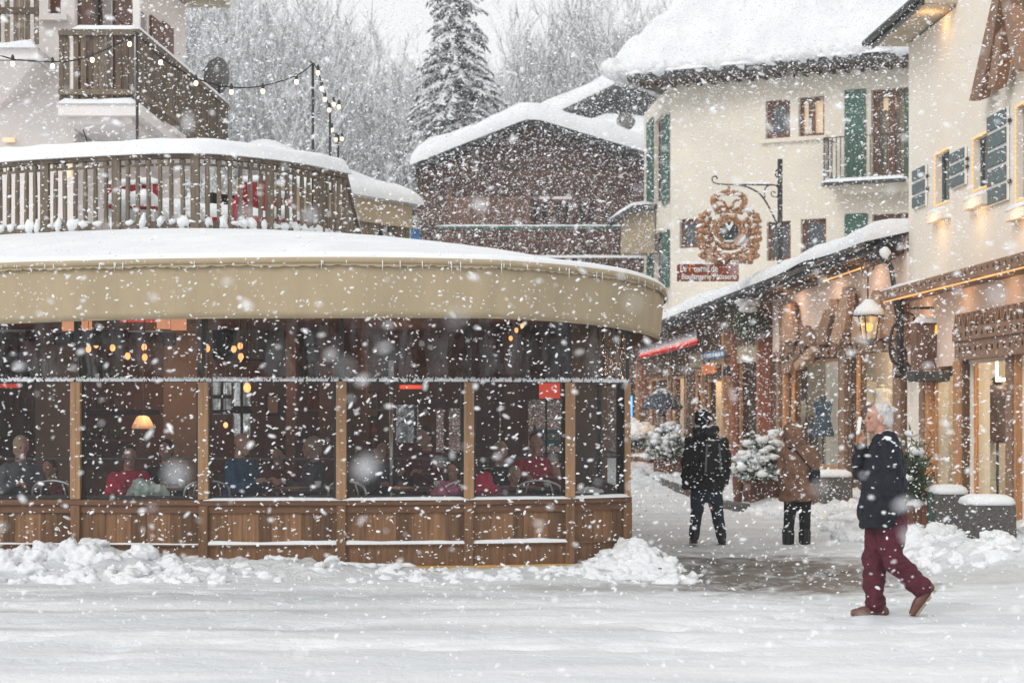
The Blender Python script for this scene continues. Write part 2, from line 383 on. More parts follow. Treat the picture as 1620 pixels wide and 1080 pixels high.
def snow_roll(m, pts, w, h, seg=8, drop=.0, amp=.25):
    """rounded line of snow lying on a rail: half-ellipse section along pts"""
    pts = [Vector(p) for p in pts]; vs = []; n = seg+1
    for i, p in enumerate(pts):
        d = pts[min(i+1, len(pts)-1)]-pts[max(i-1, 0)]; s = Vector((d.y, -d.x, 0)); s = s.normalized() if s.length > 1e-6 else Vector((1,0,0))
        q = 1+amp*fbm(p.x, p.y, 1.7, p.z, 3)
        if i in (0, len(pts)-1): q *= .25
        for k in range(n):
            t = math.pi*k/seg; vs.append(p+s*(math.cos(t)*w/2*(1.0+.1*amp))+Vector((0,0, math.sin(t)**.7*h*q-drop*abs(math.cos(t)))))
    fs = [(i*n+k, i*n+k+1, (i+1)*n+k+1, (i+1)*n+k) for i in range(len(pts)-1) for k in range(seg)]
    fs += [tuple(i*n+k for k in (0, seg))+tuple((i+1)*n+k for k in (seg, 0)) for i in range(len(pts)-1)]
    fs += [tuple(range(n))[::-1], tuple((len(pts)-1)*n+k for k in range(n))]
    m._add(vs, fs)
def lerp(a, b, n): return [Vector(a).lerp(Vector(b), i/n) for i in range(n+1)]
def text(s, size, Mx, m, parent, name='lettering', ext=.006, align='CENTER', shear=0, fit=None):
    c = bpy.data.curves.new(name, 'FONT'); c.body = s; c.size = size; c.extrude = ext; c.align_x = align; c.align_y = 'CENTER'; c.shear = shear; c.offset = size*.012
    o = bpy.data.objects.new('tmp', c); COL.objects.link(o); dg = bpy.context.evaluated_depsgraph_get(); dg.update()
    me = bpy.data.meshes.new_from_object(o.evaluated_get(dg)); bpy.data.objects.remove(o)
    if fit: w_ = max(v.co.x for v in me.vertices)-min(v.co.x for v in me.vertices); me.transform(Matrix.Diagonal((fit/w_,1,1,1)))
    me.transform(Mx)
    r = parent; off = Vector((0,0,0))
    while r: off += r.location; r = r.parent
    me.transform(Matrix.Translation(-off)); me.materials.clear(); me.materials.append(M[m]); me.name = name
    ob = bpy.data.objects.new(name, me); COL.objects.link(ob); ob.parent = parent; return ob
def textM(W, u, d, z):
    """matrix that stands text upright on wall W, readable from outside"""
    m = Matrix.Identity(4); u3 = W.u; o = -W.n
    for i in range(3): m[i][0] = u3[i]; m[i][1] = (0,0,1)[i]; m[i][2] = o[i]
    p = W.M @ Vector((u, d, z)); m.translation = p; return m
# ================================================================== PAVILION
LOCP = (0, 20.6, 0)
pav = thing('restaurant_pavilion', 'low rounded wooden restaurant pavilion with beige awning and big front windows', 'restaurant', LOCP)
WP = [(-8.7,22.4), (-6.13,20.45), (-4.69,20.4), (-3.30,20.3), (-1.83,20.35), (-.465,20.5), (.636,20.75), (1.29,21.2), (1.33,22.8), (1.2,25.0), (.9,28.3)]
SEG = [Wall(WP[i], WP[i+1]) for i in range(len(WP)-1)]
for i, W in enumerate(SEG):
    L_ = W.len; front = i < 8
    # planks
    m = W.mb(); x = 0; k = 0
    while x < L_-.02:
        w = min(L_-x, .11+.08*random.random()); m.box(x+.003, x+w-.003, 0, .03+.004*random.random(), .31, .72); x += w
    m.build('plank_wall', 'plank_brown', pav)
    m = W.mb(); m.box(-.005, L_+.005, .004, .04, .0, .72); m.box(0, L_, -.012, .03, .085, .30); m.build('base_board', 'plank_brown', pav)
    m = W.mb(); m.box(-.01, L_+.01, -.05, .10, .735, .795, ch=.006); m.box(0, L_, -.022, .03, .655, .733); m.build('sill', 'beam_brown', pav)
    m = W.mb(); m.box(-.01, L_+.01, -.04, .02, .302, .322); m.build('ledge', 'plank_brown', pav)
    if front and i >= 3:
        m = MB(); snow_roll(m, [W.M @ Vector((L_*t/14, -.01, .79)) for t in range(15)], .10, .032); m.build('sill_snow', 'snow', pav, smooth=True)
    if 1 <= i <= 5:
        m = MB(); snow_roll(m, [W.M @ Vector((L_*t/20, -.022, .318)) for t in range(21)], .05, .035 if i > 2 else .016, amp=.5); m.build('ledge_snow', 'snow', pav, smooth=True)
    if 3 <= i <= 6:
        m = W.mb(); m.box(-.02, L_+(.02 if i < 6 else -.25), -.09, 0, -.1, .083, ch=.005); m.build('plinth', 'pale_plinth', pav)
    if i == 4:
        m = MB(); snow_roll(m, [W.M @ Vector((-.1+.9*t/14, -.05, .08)) for t in range(15)], .07, .04, amp=.6); m.build('plinth_snow', 'snow', pav, smooth=True)
    # frames and glass
    m = W.mb(); m.box(.05, L_-.05, .03, .07, .80, .84); m.box(.055, .085, .03, .07, .84, 2.05); m.box(L_-.085, L_-.055, .03, .07, .84, 2.05); m.box(.085, L_-.085, .035, .06, 1.225, 1.245)
    m.build('window_frame', 'black_metal', pav)
    g = W.mb(); g.quad((.085,.045,.84), (L_-.085,.045,.84), (L_-.085,.045,2.06), (.085,.045,2.06)); g.build('window_pane', 'glass', pav)
    m = W.mb(); m.box(.0, L_, -.012, .05, 2.055, 2.10); m.build('cross_rail', 'black_metal', pav)
    # frosted fringe along the rail
    m = W.mb(); rr = random.Random(i)
    if i < 7:
        for q in range(int(L_*130)):
            x = rr.uniform(.01, L_-.01); a = rr.uniform(-.05, .05); m.tube([(x, -.022, 2.066), (x+a*.4, -.03, 2.088), (x+a, -.02, 2.098+rr.uniform(-.008, .02))], [.007, .008, .002], 4)
        m.build('frost_fringe', 'snow', pav)
    g = W.mb()
    def vf(a, b): return Vector((L_*a, .03+.035*fbm(a*L_+i*3, b, 3.2, i)*(1 if b < .95 else .3)+.02*math.sin(a*L_*9+i+3*b), 2.10+.72*b))
    g.grid(vf, 36, 14); g.build('vinyl_screen', 'vinyl', pav, smooth=True)
for i, (x, y) in enumerate(WP[:-1]):
    m = MB(); w = .055 if i != 7 else .035; m.box(x-w, x+w, y-.05, y+.07, .80, 2.06, ch=.006); m.box(x-.006, x+.006, y-.054, y-.049, .81, 2.05); m.build('post', 'post_brown', pav)
    m = MB(); m.box(x-.022, x+.022, y-.005, y+.05, 2.06, 2.95); m.build('upper_post', 'black_metal', pav)
    m = MB(); m.box(x-.05, x+.05, y-.056, y+.03, -.05, .735, ch=.006); m.build('corner_board', 'plank_brown', pav)
# awning
AW = [(-9.6,27,2.67,3.22), (-9.2,23.6,2.67,3.22), (-7.6,20.9,2.67,3.23)]
for px, Y, yb, yt in ((0,19.9,511,424),(150,19.55,506,420),(300,19.3,503,417),(540,19.1,502,415),(740,19.2,502,418),(840,19.45,505,423),(940,20.05,513,433),(1000,20.85,523,444),(1037,21.9,533,459)):
    p, q = P(px, yb, Y), P(px+3, yt, Y); AW.append((p.x, Y, p.z, q.z))
AW += [(1.82,23.6,2.62,3.12), (1.75,26,2.65,3.16), (1.3,29.2,2.67,3.2)]
lo = catmull([(a[0], a[1], a[2]) for a in AW], 8); hi = catmull([(a[0], a[1], a[3]) for a in AW], 8); NA = len(lo)
cen = Vector((-3.5, 26, 0))
def outn(i, c=lo):
    d = c[min(i+1, NA-1)]-c[max(i-1, 0)]; return Vector((d.y, -d.x, 0)).normalized()
m = MB()
def val(a, b):
    t = a*(NA-1); i = min(int(t), NA-2); f = t-i; p = lo[i].lerp(lo[i+1], f); q = hi[i].lerp(hi[i+1], f)
    r = p.lerp(q, b)+outn(i)*(.05*b+.004*math.sin(t*2.1)+.006*math.sin(t*.7+1)*(1-b)); r.z += .003*math.sin(t*1.3)*(b < .01); return r
m.grid(val, (NA-1)*3, 8); ob = m.build('awning_valance', 'valance', pav, smooth=True); md = ob.modifiers.new('t', 'SOLIDIFY'); md.thickness = .006
m = MB(); m.tube([p+Vector((0,0,.0))-outn(i)*.012 for i, p in enumerate(lo)], .008, 6); m.build('awning_hem', 'valance', pav, smooth=True)
m = MB(); m.tube([p+outn(i)*.065+Vector((0,0,.02)) for i, p in enumerate(hi)], .038, 8); m.build('awning_roll', 'valance', pav, smooth=True)
m = MB()
def scal(a, b):
    t = a*(NA-1); i = min(int(t), NA-2); f = t-i; q = hi[i].lerp(hi[i+1], f)+outn(i)*(.072+.012*(1-b)); arc = t*3.1
    q.z += -.008-(.022+.014*abs(math.sin(arc*1.1))+.006*math.sin(arc*.37))*(1-b); return q
m.grid(scal, (NA-1)*10, 1); ob = m.build('scalloped_edge', 'valance', pav, smooth=True)
m = MB()
for k in range(46):
    t = random.uniform(20, 85)/100*(NA-1); i = int(t); q = hi[i].lerp(hi[i+1], t-i)+outn(i)*.1; l = random.choice((.02,.03,.04,.07,.10)); m.tube([q+Vector((0,0,.015)), q+Vector((0,0,-l*.5)), q+Vector((0,0,-l))], [.006,.004,.001], 5)
m.build('icicle', 'snow', pav, smooth=True)['kind'] = 'stuff'
m = MB(); snow_roll(m, [p-outn(i)*.03+Vector((0,0,.035)) for i, p in enumerate(hi)], .24, .075, amp=.12); m.build('awning_edge_snow', 'snow', pav, smooth=True)
# roof
TB = [(-9.5,29,4.0), (-8.8,26.3,4.0)]+[tuple(P(px, 0, Y).xy)+(4.0,) for px, Y in ((-80,25.3),(0,24.4),(150,23.8),(300,23.5),(400,23.9),(477,24.55),(545,25.5))]+[(-1.55,26.6,3.95), (-1.0,28.2,3.9), (-.8,30,3.85)]
tb = catmull(TB, 8); 
def samp(c, t): t *= len(c)-1; i = min(int(t), len(c)-2); return c[i].lerp(c[i+1], t-i)
m = MB()
def roof(a, b):
    p = samp(hi, a)+Vector((0,0,.05)); q = samp(tb, a); r = p.lerp(q, b); r.z += .13*math.sin(math.pi*min(1, b*1.0))**.8*(1-.25*b)+.012*fbm(r.x, r.y, .9, 2); return r
m.grid(roof, 110, 22); m.build('roof_snow', 'roof_snow', pav, smooth=True)
m = MB(); m.v = [Vector((p.x, p.y, 2.93)) for p in lo]; m.f = [list(range(NA))]; m.build('ceiling', 'interior_brown', pav)
m = MB(); m.v = [Vector((p.x, p.y+.05, 3.98)) for p in tb]+[Vector((-.8,34,3.98)), Vector((-9.5,34,3.98))]; m.f = [list(range(len(m.v)))]; m.build('terrace_deck', 'snow', pav)
m = MB(); m.v = [Vector((x*.995, y+.06, .12)) for x, y in WP]; m.f = [list(range(len(m.v)))]; m.build('floor', 'interior_dark', pav)
BW = Wall((-8.6,28.3), (.95,28.3))
holes = [BW.rect(335,366,600,655), BW.rect(368,396,600,690), BW.rect(626,662,640,700), BW.rect(690,702,646,716), BW.rect(710,728,646,716), BW.rect(775,792,634,700), BW.rect(836,892,632,716), BW.rect(300,316,610,700)]
m = BW.mb(); wall_holes(m, 0, BW.len, 0, 2.93, holes, .12); m.build('back_wall', 'interior_brown', pav)
m = Wall((-8.65,28.3), (-8.6,22.6)).mb(); m.box(0, 5.7, -.1, 0, 0, 2.9); m.build('end_wall', 'interior_brown', pav)
m = BW.mb()
for h in holes[:2]: m.box(h[0], h[1], .02, .05, (h[2]+h[3])/2-.03, (h[2]+h[3])/2+.03); m.box((h[0]+h[1])/2-.02, (h[0]+h[1])/2+.02, .021, .049, h[2], h[3])
m.box(holes[6][0]+.25, holes[6][0]+.28, .03, .05, holes[6][2], holes[6][3]); m.build('window_bars', 'interior_dark', pav)
for x0, x1, Y in ((55,114,25.2),(258,312,25.4),(452,468,25.0),(505,527,25.6),(745,790,26.8),(905,948,25.4),(560,580,27),(798,820,26)):
    a, b = P(x0,0,Y).x, P(x1,0,Y).x; m = MB(); m.box(a, b, Y, Y+.35, .12, 2.93, ch=.01); m.build('pillar', 'interior_beige' if x0 < 400 or x0 > 900 else 'interior_brown', pav)
for x0, x1, y0, y1, Y in ((85,276,526,546,24.6),(130,250,648,656,26),(330,400,648,654,26.5),(40,200,522,532,26.5)):
    a, b = P(x0,y1,Y), P(x1,y0,Y); m = MB(); m.box(a.x, b.x, Y, Y+.12, a.z, b.z); m.build('shelf_beam', 'interior_dark', pav)
for x0, x1, y0, y1, Y in ((98,123,500,523,24.2),(129,144,500,522,24.2),(248,268,500,520,24.2),(270,294,500,522,24.2)):
    a, b = P(x0,y1,Y), P(x1,y0,Y); m = MB(); m.box(a.x, b.x, Y, Y+.05, a.z, b.z); m.build('lit_panel', 'led_panel', pav)
m = MB(); a, b = P(190,509,24.3), P(246,500,24.3); m.box(a.x, b.x, 24.3, 24.34, a.z, b.z); m.build('red_strip', 'screen_red', pav)
m = MB(); a, b = P(853,666,26), P(886,604,26); m.box(a.x, b.x, 26, 26.04, P(0,630,26).z, b.z); m.build('red_panel', 'screen_red', pav)

def lamp_light(name, p, col, e, r=.05):
    l = bpy.data.lights.new(name, 'POINT'); l.color = col; l.energy = e; l.shadow_soft_size = r; o = bpy.data.objects.new(name, l); o.location = p; COL.objects.link(o); return o
# hanging bulbs inside
def pendant(px, py, Y, grp, lab, r=.035, m_='bulb_warm', ceil=2.93, cat='pendant lamp'):
    p = P(px, py, Y); t = thing('pendant_bulb', lab, cat, (p.x, p.y, p.z), grp)
    m = MB(); m.ell((0,0,0), (r, r, r*1.35), 10); m.v = [v+p for v in m.v]; m.build('bulb', m_, t, smooth=True)
    m = MB(); m.tube([p+Vector((0,0,r*1.2)), p+Vector((0,0,r*1.2+.05))], .016, 8); m.build('socket', 'black_metal', t)
    m = MB(); m.tube([p+Vector((0,0,r*1.2+.05)), Vector((p.x, p.y, ceil))], .004, 5); m.build('cord', 'black_metal', t)
    return t
for px, py, Y in ((140,552,24.0),(152,545,24.8),(178,550,24.2),(202,563,23.6),(228,549,24.2),(229,565,23.5)):
    pendant(px, py, Y, 'bare bulbs hanging over the bar', 'bare warm bulb hanging in the second window from the left')
for px, py, Y in ((328,551,24.0),(322,563,23.4),(370,552,24.2),(380,547,24.6),(381,564,23.5)):
    pendant(px, py, Y, 'bare bulbs hanging in the third window', 'bare warm bulb hanging in the third window from the left')
for px, py, Y in ((817,522,24.4),(826,515,24.8),(808,535,24.0)):
    pendant(px, py, Y, 'bare bulbs hanging near the right end', 'small warm bulb hanging under the awning right of the fourth post', .025)
pendant(391, 613, 25.5, None, 'single yellow bulb hanging before the lit window panes', .05)
pendant(357, 672, 25, None, 'lowest small bulb glowing in front of the pale window panes', .03)
p = P(226,668,24.6); t = thing('pendant_lamp', 'orange glowing lamp shade hanging low in the second window', 'pendant lamp', p)
m = MB(); m.lathe([(.04,.09),(.08,.07),(.13,-.02),(.145,-.07),(.13,-.08),(.03,.08)], p, 18); m.build('lamp_shade', 'lamp_glow', t, smooth=True)
m = MB(); m.tube([p+Vector((0,0,.12)), Vector((p.x,p.y,2.93))], .005, 5); m.build('cord', 'black_metal', t)
lamp_light('bar_and_fill_light', (-4.6,24.4,2.2), (1,.55,.28), 26); lamp_light('bar_and_fill_light', (-2.6,24.4,2.2), (1,.55,.28), 16); lamp_light('bar_and_fill_light', (.1,24.6,2.4), (1,.6,.35), 12)
lamp_light('bar_and_fill_light', (-5.6,22.6,2.5), (1,.6,.4), 6)
lamp_light('bar_and_fill_light', (-4.9,27.2,2.3), (1,.45,.18), 22); lamp_light('bar_and_fill_light', (-1.6,26.8,2.3), (1,.5,.25), 14); lamp_light('bar_and_fill_light', (-6.6,25.6,2.3), (1,.4,.2), 12)  # unseen fill lights added to warm the back wall to brown
# bar shelves with bottles along the back wall
rb_ = random.Random(9)
for x0, x1 in ((-7.6,-5.7),(-3.2,-2.5),(-2.2,-1.9)):
    t = thing('bottle_shelf', 'dark shelf crowded with bottles on the back wall '+('at the far left' if x0 < -7 else 'near the lit panes' if x0 < -3 else 'right of the lit panes'), 'shelf', (x0,28.1,1.2))
    for z in (1.3,1.75,2.2):
        m = MB(); m.box(x0,x1,28.0,28.27,z,z+.03); m.build('board', 'beam_brown', t); m = MB(); x = x0+.06
        while x < x1-.05: h = rb_.uniform(.18,.3); m.lathe([(.035,0),(.037,h*.6),(.012,h*.8),(.012,h)],(x,28.12,z+.03),8); x += rb_.uniform(.09,.14)
        ob = m.build('bottles', rb_.choice(('sign_red','leaf_green','table_top')), t, smooth=True); ob['kind'] = 'stuff'
for px, py, w_, h_, mt, lab in ((28,560,34,50,'coat_maroon','dark red picture on the back wall at the far left'),(420,640,24,34,'valance','tan framed picture right of the lit panes'),(484,560,30,30,'coat_grey','grey framed picture high on the back wall'),(575,640,26,44,'post_brown','wooden notice board behind the fourth window')):
    a, b = P(px,py+h_/2,28.25), P(px+w_,py-h_/2,28.25); t = thing('wall_picture', lab, 'picture', (a.x,28.25,a.z)); m = MB(); m.box(a.x,b.x,28.22,28.26,a.z,b.z); m.build('picture_frame', 'interior_dark', t); m = MB(); m.box(a.x+.04,b.x-.04,28.20,28.219,a.z+.04,b.z-.04); m.build('canvas', mt, t)
for px, py, lab in ((14,610,'small added red glow bar at the far left of the back wall'),(428,600,'small added orange glow bar right of the lit panes'),(650,612,'thin added red glow strip behind the fourth window'),(760,574,'red glowing strip above the fourth post')):  # glow bars added to put blurred patches of light in the dark room
    p = P(px,py,27.5); m = MB(); m.box(p.x-.16,p.x+.16,27.45,27.52,p.z-.03,p.z+.03,ch=.01); tag(m.build('added_glow', 'screen_red' if 'red' in lab else 'lamp_glow', loc=p), lab, 'added light')
# chrome pole with a lamp shade inside
p = P(619,760,22.6); t = thing('heater_post', 'slim chrome post with square lamp head inside the fourth window', 'heater', (p.x, p.y, .12))
m = MB(); m.tube([(p.x,p.y,.12),(p.x,p.y,2.15)], .022, 10); m.build('pole', 'chair_metal', t, smooth=True)
a, b = P(606,570,22.6), P(640,549,22.6); m = MB(); m.box(a.x, b.x, 22.5, 22.7, a.z, b.z, ch=.01); m.build('lamp_head', 'interior_beige', t); m = MB(); m.box(p.x-.03, p.x+.03, 22.57, 22.63, 2.15, a.z); m.build('neck', 'chair_metal', t)
m = MB(); m.lathe([(.0,.0),(.2,.0),(.2,.03),(.03,.06)], (p.x,p.y,.12), 14); m.build('base', 'chair_metal', t)
# banner seen through the glass
a, b = P(846,700,28.6), P(893,682,28.6); t = thing('banner', 'pale blue banner lettered EXPOSI behind the last wide window', 'banner', (a.x, 28.6, 0))
m = MB(); m.box(a.x, b.x, 28.58, 28.6, a.z-.05, b.z+.03); m.build('cloth', 'sign_blue', t)
BN = Wall((a.x,28.58),(b.x,28.58)); text('EXPOSIT', .125, textM(BN, (b.x-a.x)/2-.0, -.004, (a.z+b.z)/2), 'white_paint', t)
m = MB(); m.bar((a.x,28.62,0),(a.x,28.62,b.z+.1),.03); m.bar((b.x,28.62,0),(b.x,28.62,b.z+.1),.03); m.build('stand', 'black_metal', t)

# tables and chairs inside
def cafe_table(x, y, lab):
    t = thing('cafe_table', lab, 'table', (x, y, .12))
    m = MB(); m.box(x-.38, x+.38, y-.36, y+.36, .84, .875, ch=.008); m.build('table_top', 'table_top', t)
    m = MB(); m.tube([(x,y,.15),(x,y,.84)], .03, 8); m.build('pedestal', 'black_metal', t); m = MB(); m.box(x-.25, x+.25, y-.25, y+.25, .12, .15, ch=.01); m.build('foot', 'black_metal', t)
    m = MB(); m.lathe([(.02,0),(.035,.02),(.04,.08),(.036,.08),(.03,.03)], (x+.15,y-.1,.875), 12); c = m.build('cup', 'porcelain', loc=(x+.15,y-.1,.875), smooth=True)
    tag(c, 'white cup on '+lab, 'cup')
cafe_table(-5.75, 21.75, 'dark cafe table behind the leftmost window'); cafe_table(-3.95, 21.9, 'dark cafe table behind the second window')
cafe_table(-2.35, 21.6, 'dark cafe table behind the third window'); cafe_table(-1.0, 21.7, 'dark cafe table behind the fourth window'); cafe_table(.25, 22.0, 'dark cafe table behind the fifth window')
def arm_chair(x, y, rz, lab, cloth=None):
    t = thing('cafe_chair', lab, 'chair', (0,0,0)); m = MB(); m.box(-.21, .21, -.2, .2, .43, .46, ch=.012); m.build('seat', 'black_metal', t)
    for sx in (-1, 1):
        for sy in (-1, 1): m = MB(); m.tube([(sx*.19,sy*.18,.43),(sx*.22,sy*.22,0)], .012, 6); m.build('leg', 'chair_metal', t, smooth=True)
    m = MB(); m.tube(catmull([(-.2,.2,.45),(-.25,.25,.62),(-.22,.27,.80),(0,.29,.86),(.22,.27,.80),(.25,.25,.62),(.2,.2,.45)], 5), .015, 7); m.tube(catmull([(-.12,.2,.45),(-.15,.26,.7),(-.12,.28,.83)], 4), .01, 6); m.tube(catmull([(.12,.2,.45),(.15,.26,.7),(.12,.28,.83)], 4), .01, 6)
    m.build('backrest', 'chair_metal', t, smooth=True); t.location = (x, y, .12); t.rotation_euler.z = rz; return t
arm_chair(-1.68, 21.05, R(150), 'chrome tube chair behind the sill in the fourth window')
arm_chair(-3.45, 21.15, R(200), 'chrome tube chair next to the pale green jacket'); arm_chair(.35, 21.3, R(170), 'chrome tube chair behind the sill in the fifth window')
arm_chair(-5.0, 21.2, R(165), 'chrome tube chair beside the leftmost diner'); arm_chair(-.55, 21.15, R(190), 'chrome tube chair draped behind the red coat')

# ================================================================== TERRACE RAILING
tp = tb[16:73]  # railing line
tpath = [p for p in catmull(TB[1:9], 10)]
rail = thing('terrace_railing', 'long curved weathered wooden railing with thick snow on the pavilion roof', 'railing', (tpath[20].x, tpath[20].y, 3.98))
m = MB()
for a, b in zip(tpath[:-1], tpath[1:]): m.bar(a+Vector((0,0,.95-.04)), b+Vector((0,0,.95-.04)), .11, .07)
m.build('top_rail', 'old_wood', rail)
m = MB()
for a, b in zip(tpath[:-1], tpath[1:]): m.bar(a+Vector((0,0,.06)), b+Vector((0,0,.06)), .06, .08)
m.build('bottom_rail', 'old_wood', rail); m = MB()
for a, b in zip(tpath[:-1], tpath[1:]): m.bar(a+Vector((0,0,.80)), b+Vector((0,0,.80)), .035, .03)
m.build('middle_rail', 'old_wood', rail)
m = MB(); snow_roll(m, [p+Vector((0,0,.925)) for p in tpath], .24, .20, amp=.14); m.build('rail_snow', 'snow', rail, smooth=True)
ds = [0]
for a, b in zip(tpath[:-1], tpath[1:]): ds.append(ds[-1]+(b-a).length)
def along(s):
    for i in range(len(ds)-1):
        if ds[i+1] >= s: return tpath[i].lerp(tpath[i+1], (s-ds[i])/(ds[i+1]-ds[i])), (tpath[i+1]-tpath[i]).normalized()
    return tpath[-1], (tpath[-1]-tpath[-2]).normalized()
s = .1; k = 0
while s < ds[-1]:
    p, d = along(s); m = MB()
    if k % 7 == 3: m.bar(p+Vector((0,0,.0)), p+Vector((0,0,.92)), .10, .12); m.build('rail_post', 'weathered_wood', rail); s += .155
    else:
        tl = random.uniform(-.012, .012); m.box(-.032, .032, -.013, .013, 0, 1); mm = Matrix.Translation(p+Vector((0,0,.03))) @ Matrix.Rotation(math.atan2(d.y, d.x), 4, 'Z')
        m = MB(mm); m.tube([(0,0,0),(0,0,.06),(tl*.3,0,.12),(tl*.6,0,.5),(tl,0,.70),(tl,0,.76),(tl,0,.785),(tl,0,.82),(tl,0,.845),(tl,0,.88)], [.030,.034,.030,.031,.029,.024,.040,.044,.026,.03], 8)
        m.build('baluster', 'weathered_wood', rail, smooth=False); s += .148
    k += 1
m = MB(); rr = random.Random(5); s = .1
while s < ds[-1]:
    p, d = along(s); h = rr.uniform(.03, .11); m.ell(p+Vector((0,0,.09)), (rr.uniform(.05,.09),.07,h), 10, nz=.5, seed=s); s += rr.uniform(.11,.24)
m.build('base_snow', 'snow', rail, smooth=True)
# sloping plank parapet of the stair at the right end
WS_ = Wall(P(545,0,25.5).xy, P(571,0,26.9).xy); par = thing('stair_parapet', 'sloping plank parapet with a thin snow line at the right end of the railing', 'parapet', WS_.M @ Vector((0,0,3.9)))
m = WS_.mb(); x = 0
while x < WS_.len: z1 = 4.88-x/WS_.len*.80; m.prism([(x,3.8),(min(WS_.len,x+.09),3.8),(min(WS_.len,x+.09),z1-.04),(x,z1)], 0, .03); x += .095
m.build('planks', 'weathered_wood', par)
m = WS_.mb(); m.bar((0,.0,4.90),(WS_.len,.0,4.10),.09,.05); m.build('hand_rail', 'weathered_wood', par); m = MB(); snow_roll(m, [WS_.M @ Vector((WS_.len*t/10,0,4.92-.8*t/10)) for t in range(11)], .09, .06); m.build('rail_snow', 'snow', par, smooth=True)

# terrace furniture
def deck_chair(px, py, Y, rz, lab, h=.5):
    p = P(px, py, Y); t = thing('terrace_chair', lab, 'chair'); 
    m = MB(); m.box(-.25,.25,-.24,.24,.40,.46, ch=.02); m.build('seat', 'red_fabric', t)
    m = MB(); 
    for k in range(3): m.box(-.22+k*.15,-.22+k*.15+.12,.22,.25,.42,.42+h*(.85+.1*(k==1)), ch=.012)
    m.build('backrest', 'red_fabric', t)
    for sx in (-1,1):
        for sy in (-1,1): m = MB(); m.box(sx*.22-.015,sx*.22+.015,sy*.21-.015,sy*.21+.015,0,.40); m.build('leg', 'white_paint', t)
    m = MB(); m.ell((0,-.02,.47), (.26,.24,.20), 12, nz=.3, seed=px); m.ell((0,.235,.42+h*.88),(.24,.05,.05),12,nz=.5,seed=px); m.build('snow', 'snow', t, smooth=True)
    t.location = (p.x, Y, 3.98); t.rotation_euler.z = rz; return t
deck_chair(194,0,24.9,R(10),'red slatted terrace chair heaped with snow, leftmost of the red seats',.42); deck_chair(224,0,25.0,R(-6),'red slatted terrace chair with snow, beside the leftmost red seat',.46)
deck_chair(412,0,26.4,R(160),'red terrace chair turned sideways near the curved end of the railing',.62); deck_chair(452,0,26.8,R(30),'red terrace chair half hidden by the last balusters',.5)
for px, Y, w, lab in ((272,25.2,.4,'snow heaped round terrace stool behind the middle balusters'),(320,25.8,.95,'long red cushioned bench under thick snow on the terrace')):
    p = P(px,0,Y); t = thing('terrace_bench', lab, 'bench', (p.x, Y, 3.98)); m = MB(); m.box(p.x-w, p.x+w, Y-.25, Y+.25, 4.28, 4.38, ch=.02); m.build('seat', 'red_fabric' if w > .5 else 'white_paint', t)
    for sx in (-1,1): m = MB(); m.box(p.x+sx*w*.85-.03, p.x+sx*w*.85+.03, Y-.2, Y+.2, 3.98, 4.28); m.build('leg', 'white_paint', t)
    m = MB(); m.ell((p.x,Y,4.38), (w*1.02,.28,.19), 18, nz=.25, seed=px); m.build('snow', 'snow', t, smooth=True)
for px, Y, y0, lab in ((380,25.0,290,'folded dark red parasol leaning on the terrace'),(397,26.2,283,'taller folded dark red parasol behind the railing')):
    p = P(px,y0,Y); t = thing('folded_parasol', lab, 'parasol', (p.x, Y, 3.98)); m = MB(); m.tube([(p.x,Y,3.98),(p.x+.03,Y,p.z+.05)], .02, 8); m.build('pole', 'white_paint', t)
    m = MB(); m.tube([(p.x-.02,Y,4.25),(p.x-.01,Y,4.45),(p.x+.02,Y,p.z-.15),(p.x+.03,Y,p.z)], [.13,.12,.07,.02], 10); m.build('canopy', 'red_fabric', t, smooth=True)

# ================================================================== FESTOON
poles = [(217,52,24.6,'black festoon pole in front of the white house balcony'),(495,100,26.6,'tallest looking black festoon pole above the curved railing'),(522,165,30.2,'middle black festoon pole of the row going back'),(535,213,33.6,'farthest short black festoon pole of the row')]
for px, py, Y, lab in poles:
    p = P(px, py, Y); t = thing('festoon_pole', lab, 'pole', (p.x, Y, 3.98), None); m = MB(); m.tube([(p.x,Y,4.0),(p.x,Y,p.z)], .019, 8); m.build('mast', 'black_metal', t, smooth=True)
    m = MB(); m.box(p.x-.09,p.x+.09,Y-.09,Y+.09,3.98,4.0); m.build('foot_plate', 'black_metal', t); m = MB(); m.tube([(p.x,Y,p.z),(p.x-.05,Y,p.z+.02)], .008, 6); m.build('hook', 'black_metal', t)
def festoon(pts, bulbs, lab):
    q = [P(*a) for a in pts]; c = catmull(q, 8); t = thing('festoon_lights', lab, 'string lights', q[0])
    m = MB(); m.tube(c, .009, 5); m.build('cable', 'cable', t)
    for bx, by, Y in bulbs:
        p = P(bx, by, Y); m = MB(); m.lathe([(.0,-.01),(.020,0),(.024,.03),(.022,.06),(.008,.085)], p, 10); so = m.build('socket', 'black_metal', t, smooth=True)
        m = MB(); m.ell(p+Vector((0,0,-.032)), (.030,.030,.038), 10); m.build('bulb', 'bulb_pale', t, smooth=True)
festoon([(-60,70,24.3),(0,88,24.3),(30,95,24.4),(83,98,24.4),(125,94,24.5),(175,75,24.5),(217,53,24.6)], [(20,97,24.35),(83,101,24.4),(146,91,24.5),(205,66,24.6)], 'string of bulbs at the far left before the white wall')
festoon([(217,53,24.6),(253,90,24.9),(310,124,25.3),(365,138,25.7),(415,136,26.0),(468,120,26.4),(495,101,26.6)], [(254,95,24.9),(310,128,25.3),(366,142,25.7),(416,141,26.0),(469,126,26.4)], 'sagging string of bulbs between the balcony pole and the tallest pole')
festoon([(497,101,26.6),(505,118,27.3),(510,142,28.3),(516,158,29.4),(522,165,30.2),(534,165,30.2)], [(503,112,27),(509,137,28),(514,154,29),(521,171,30.0),(528,162,30.2),(536,166,30.2)], 'string of bulbs running back from the tallest pole')
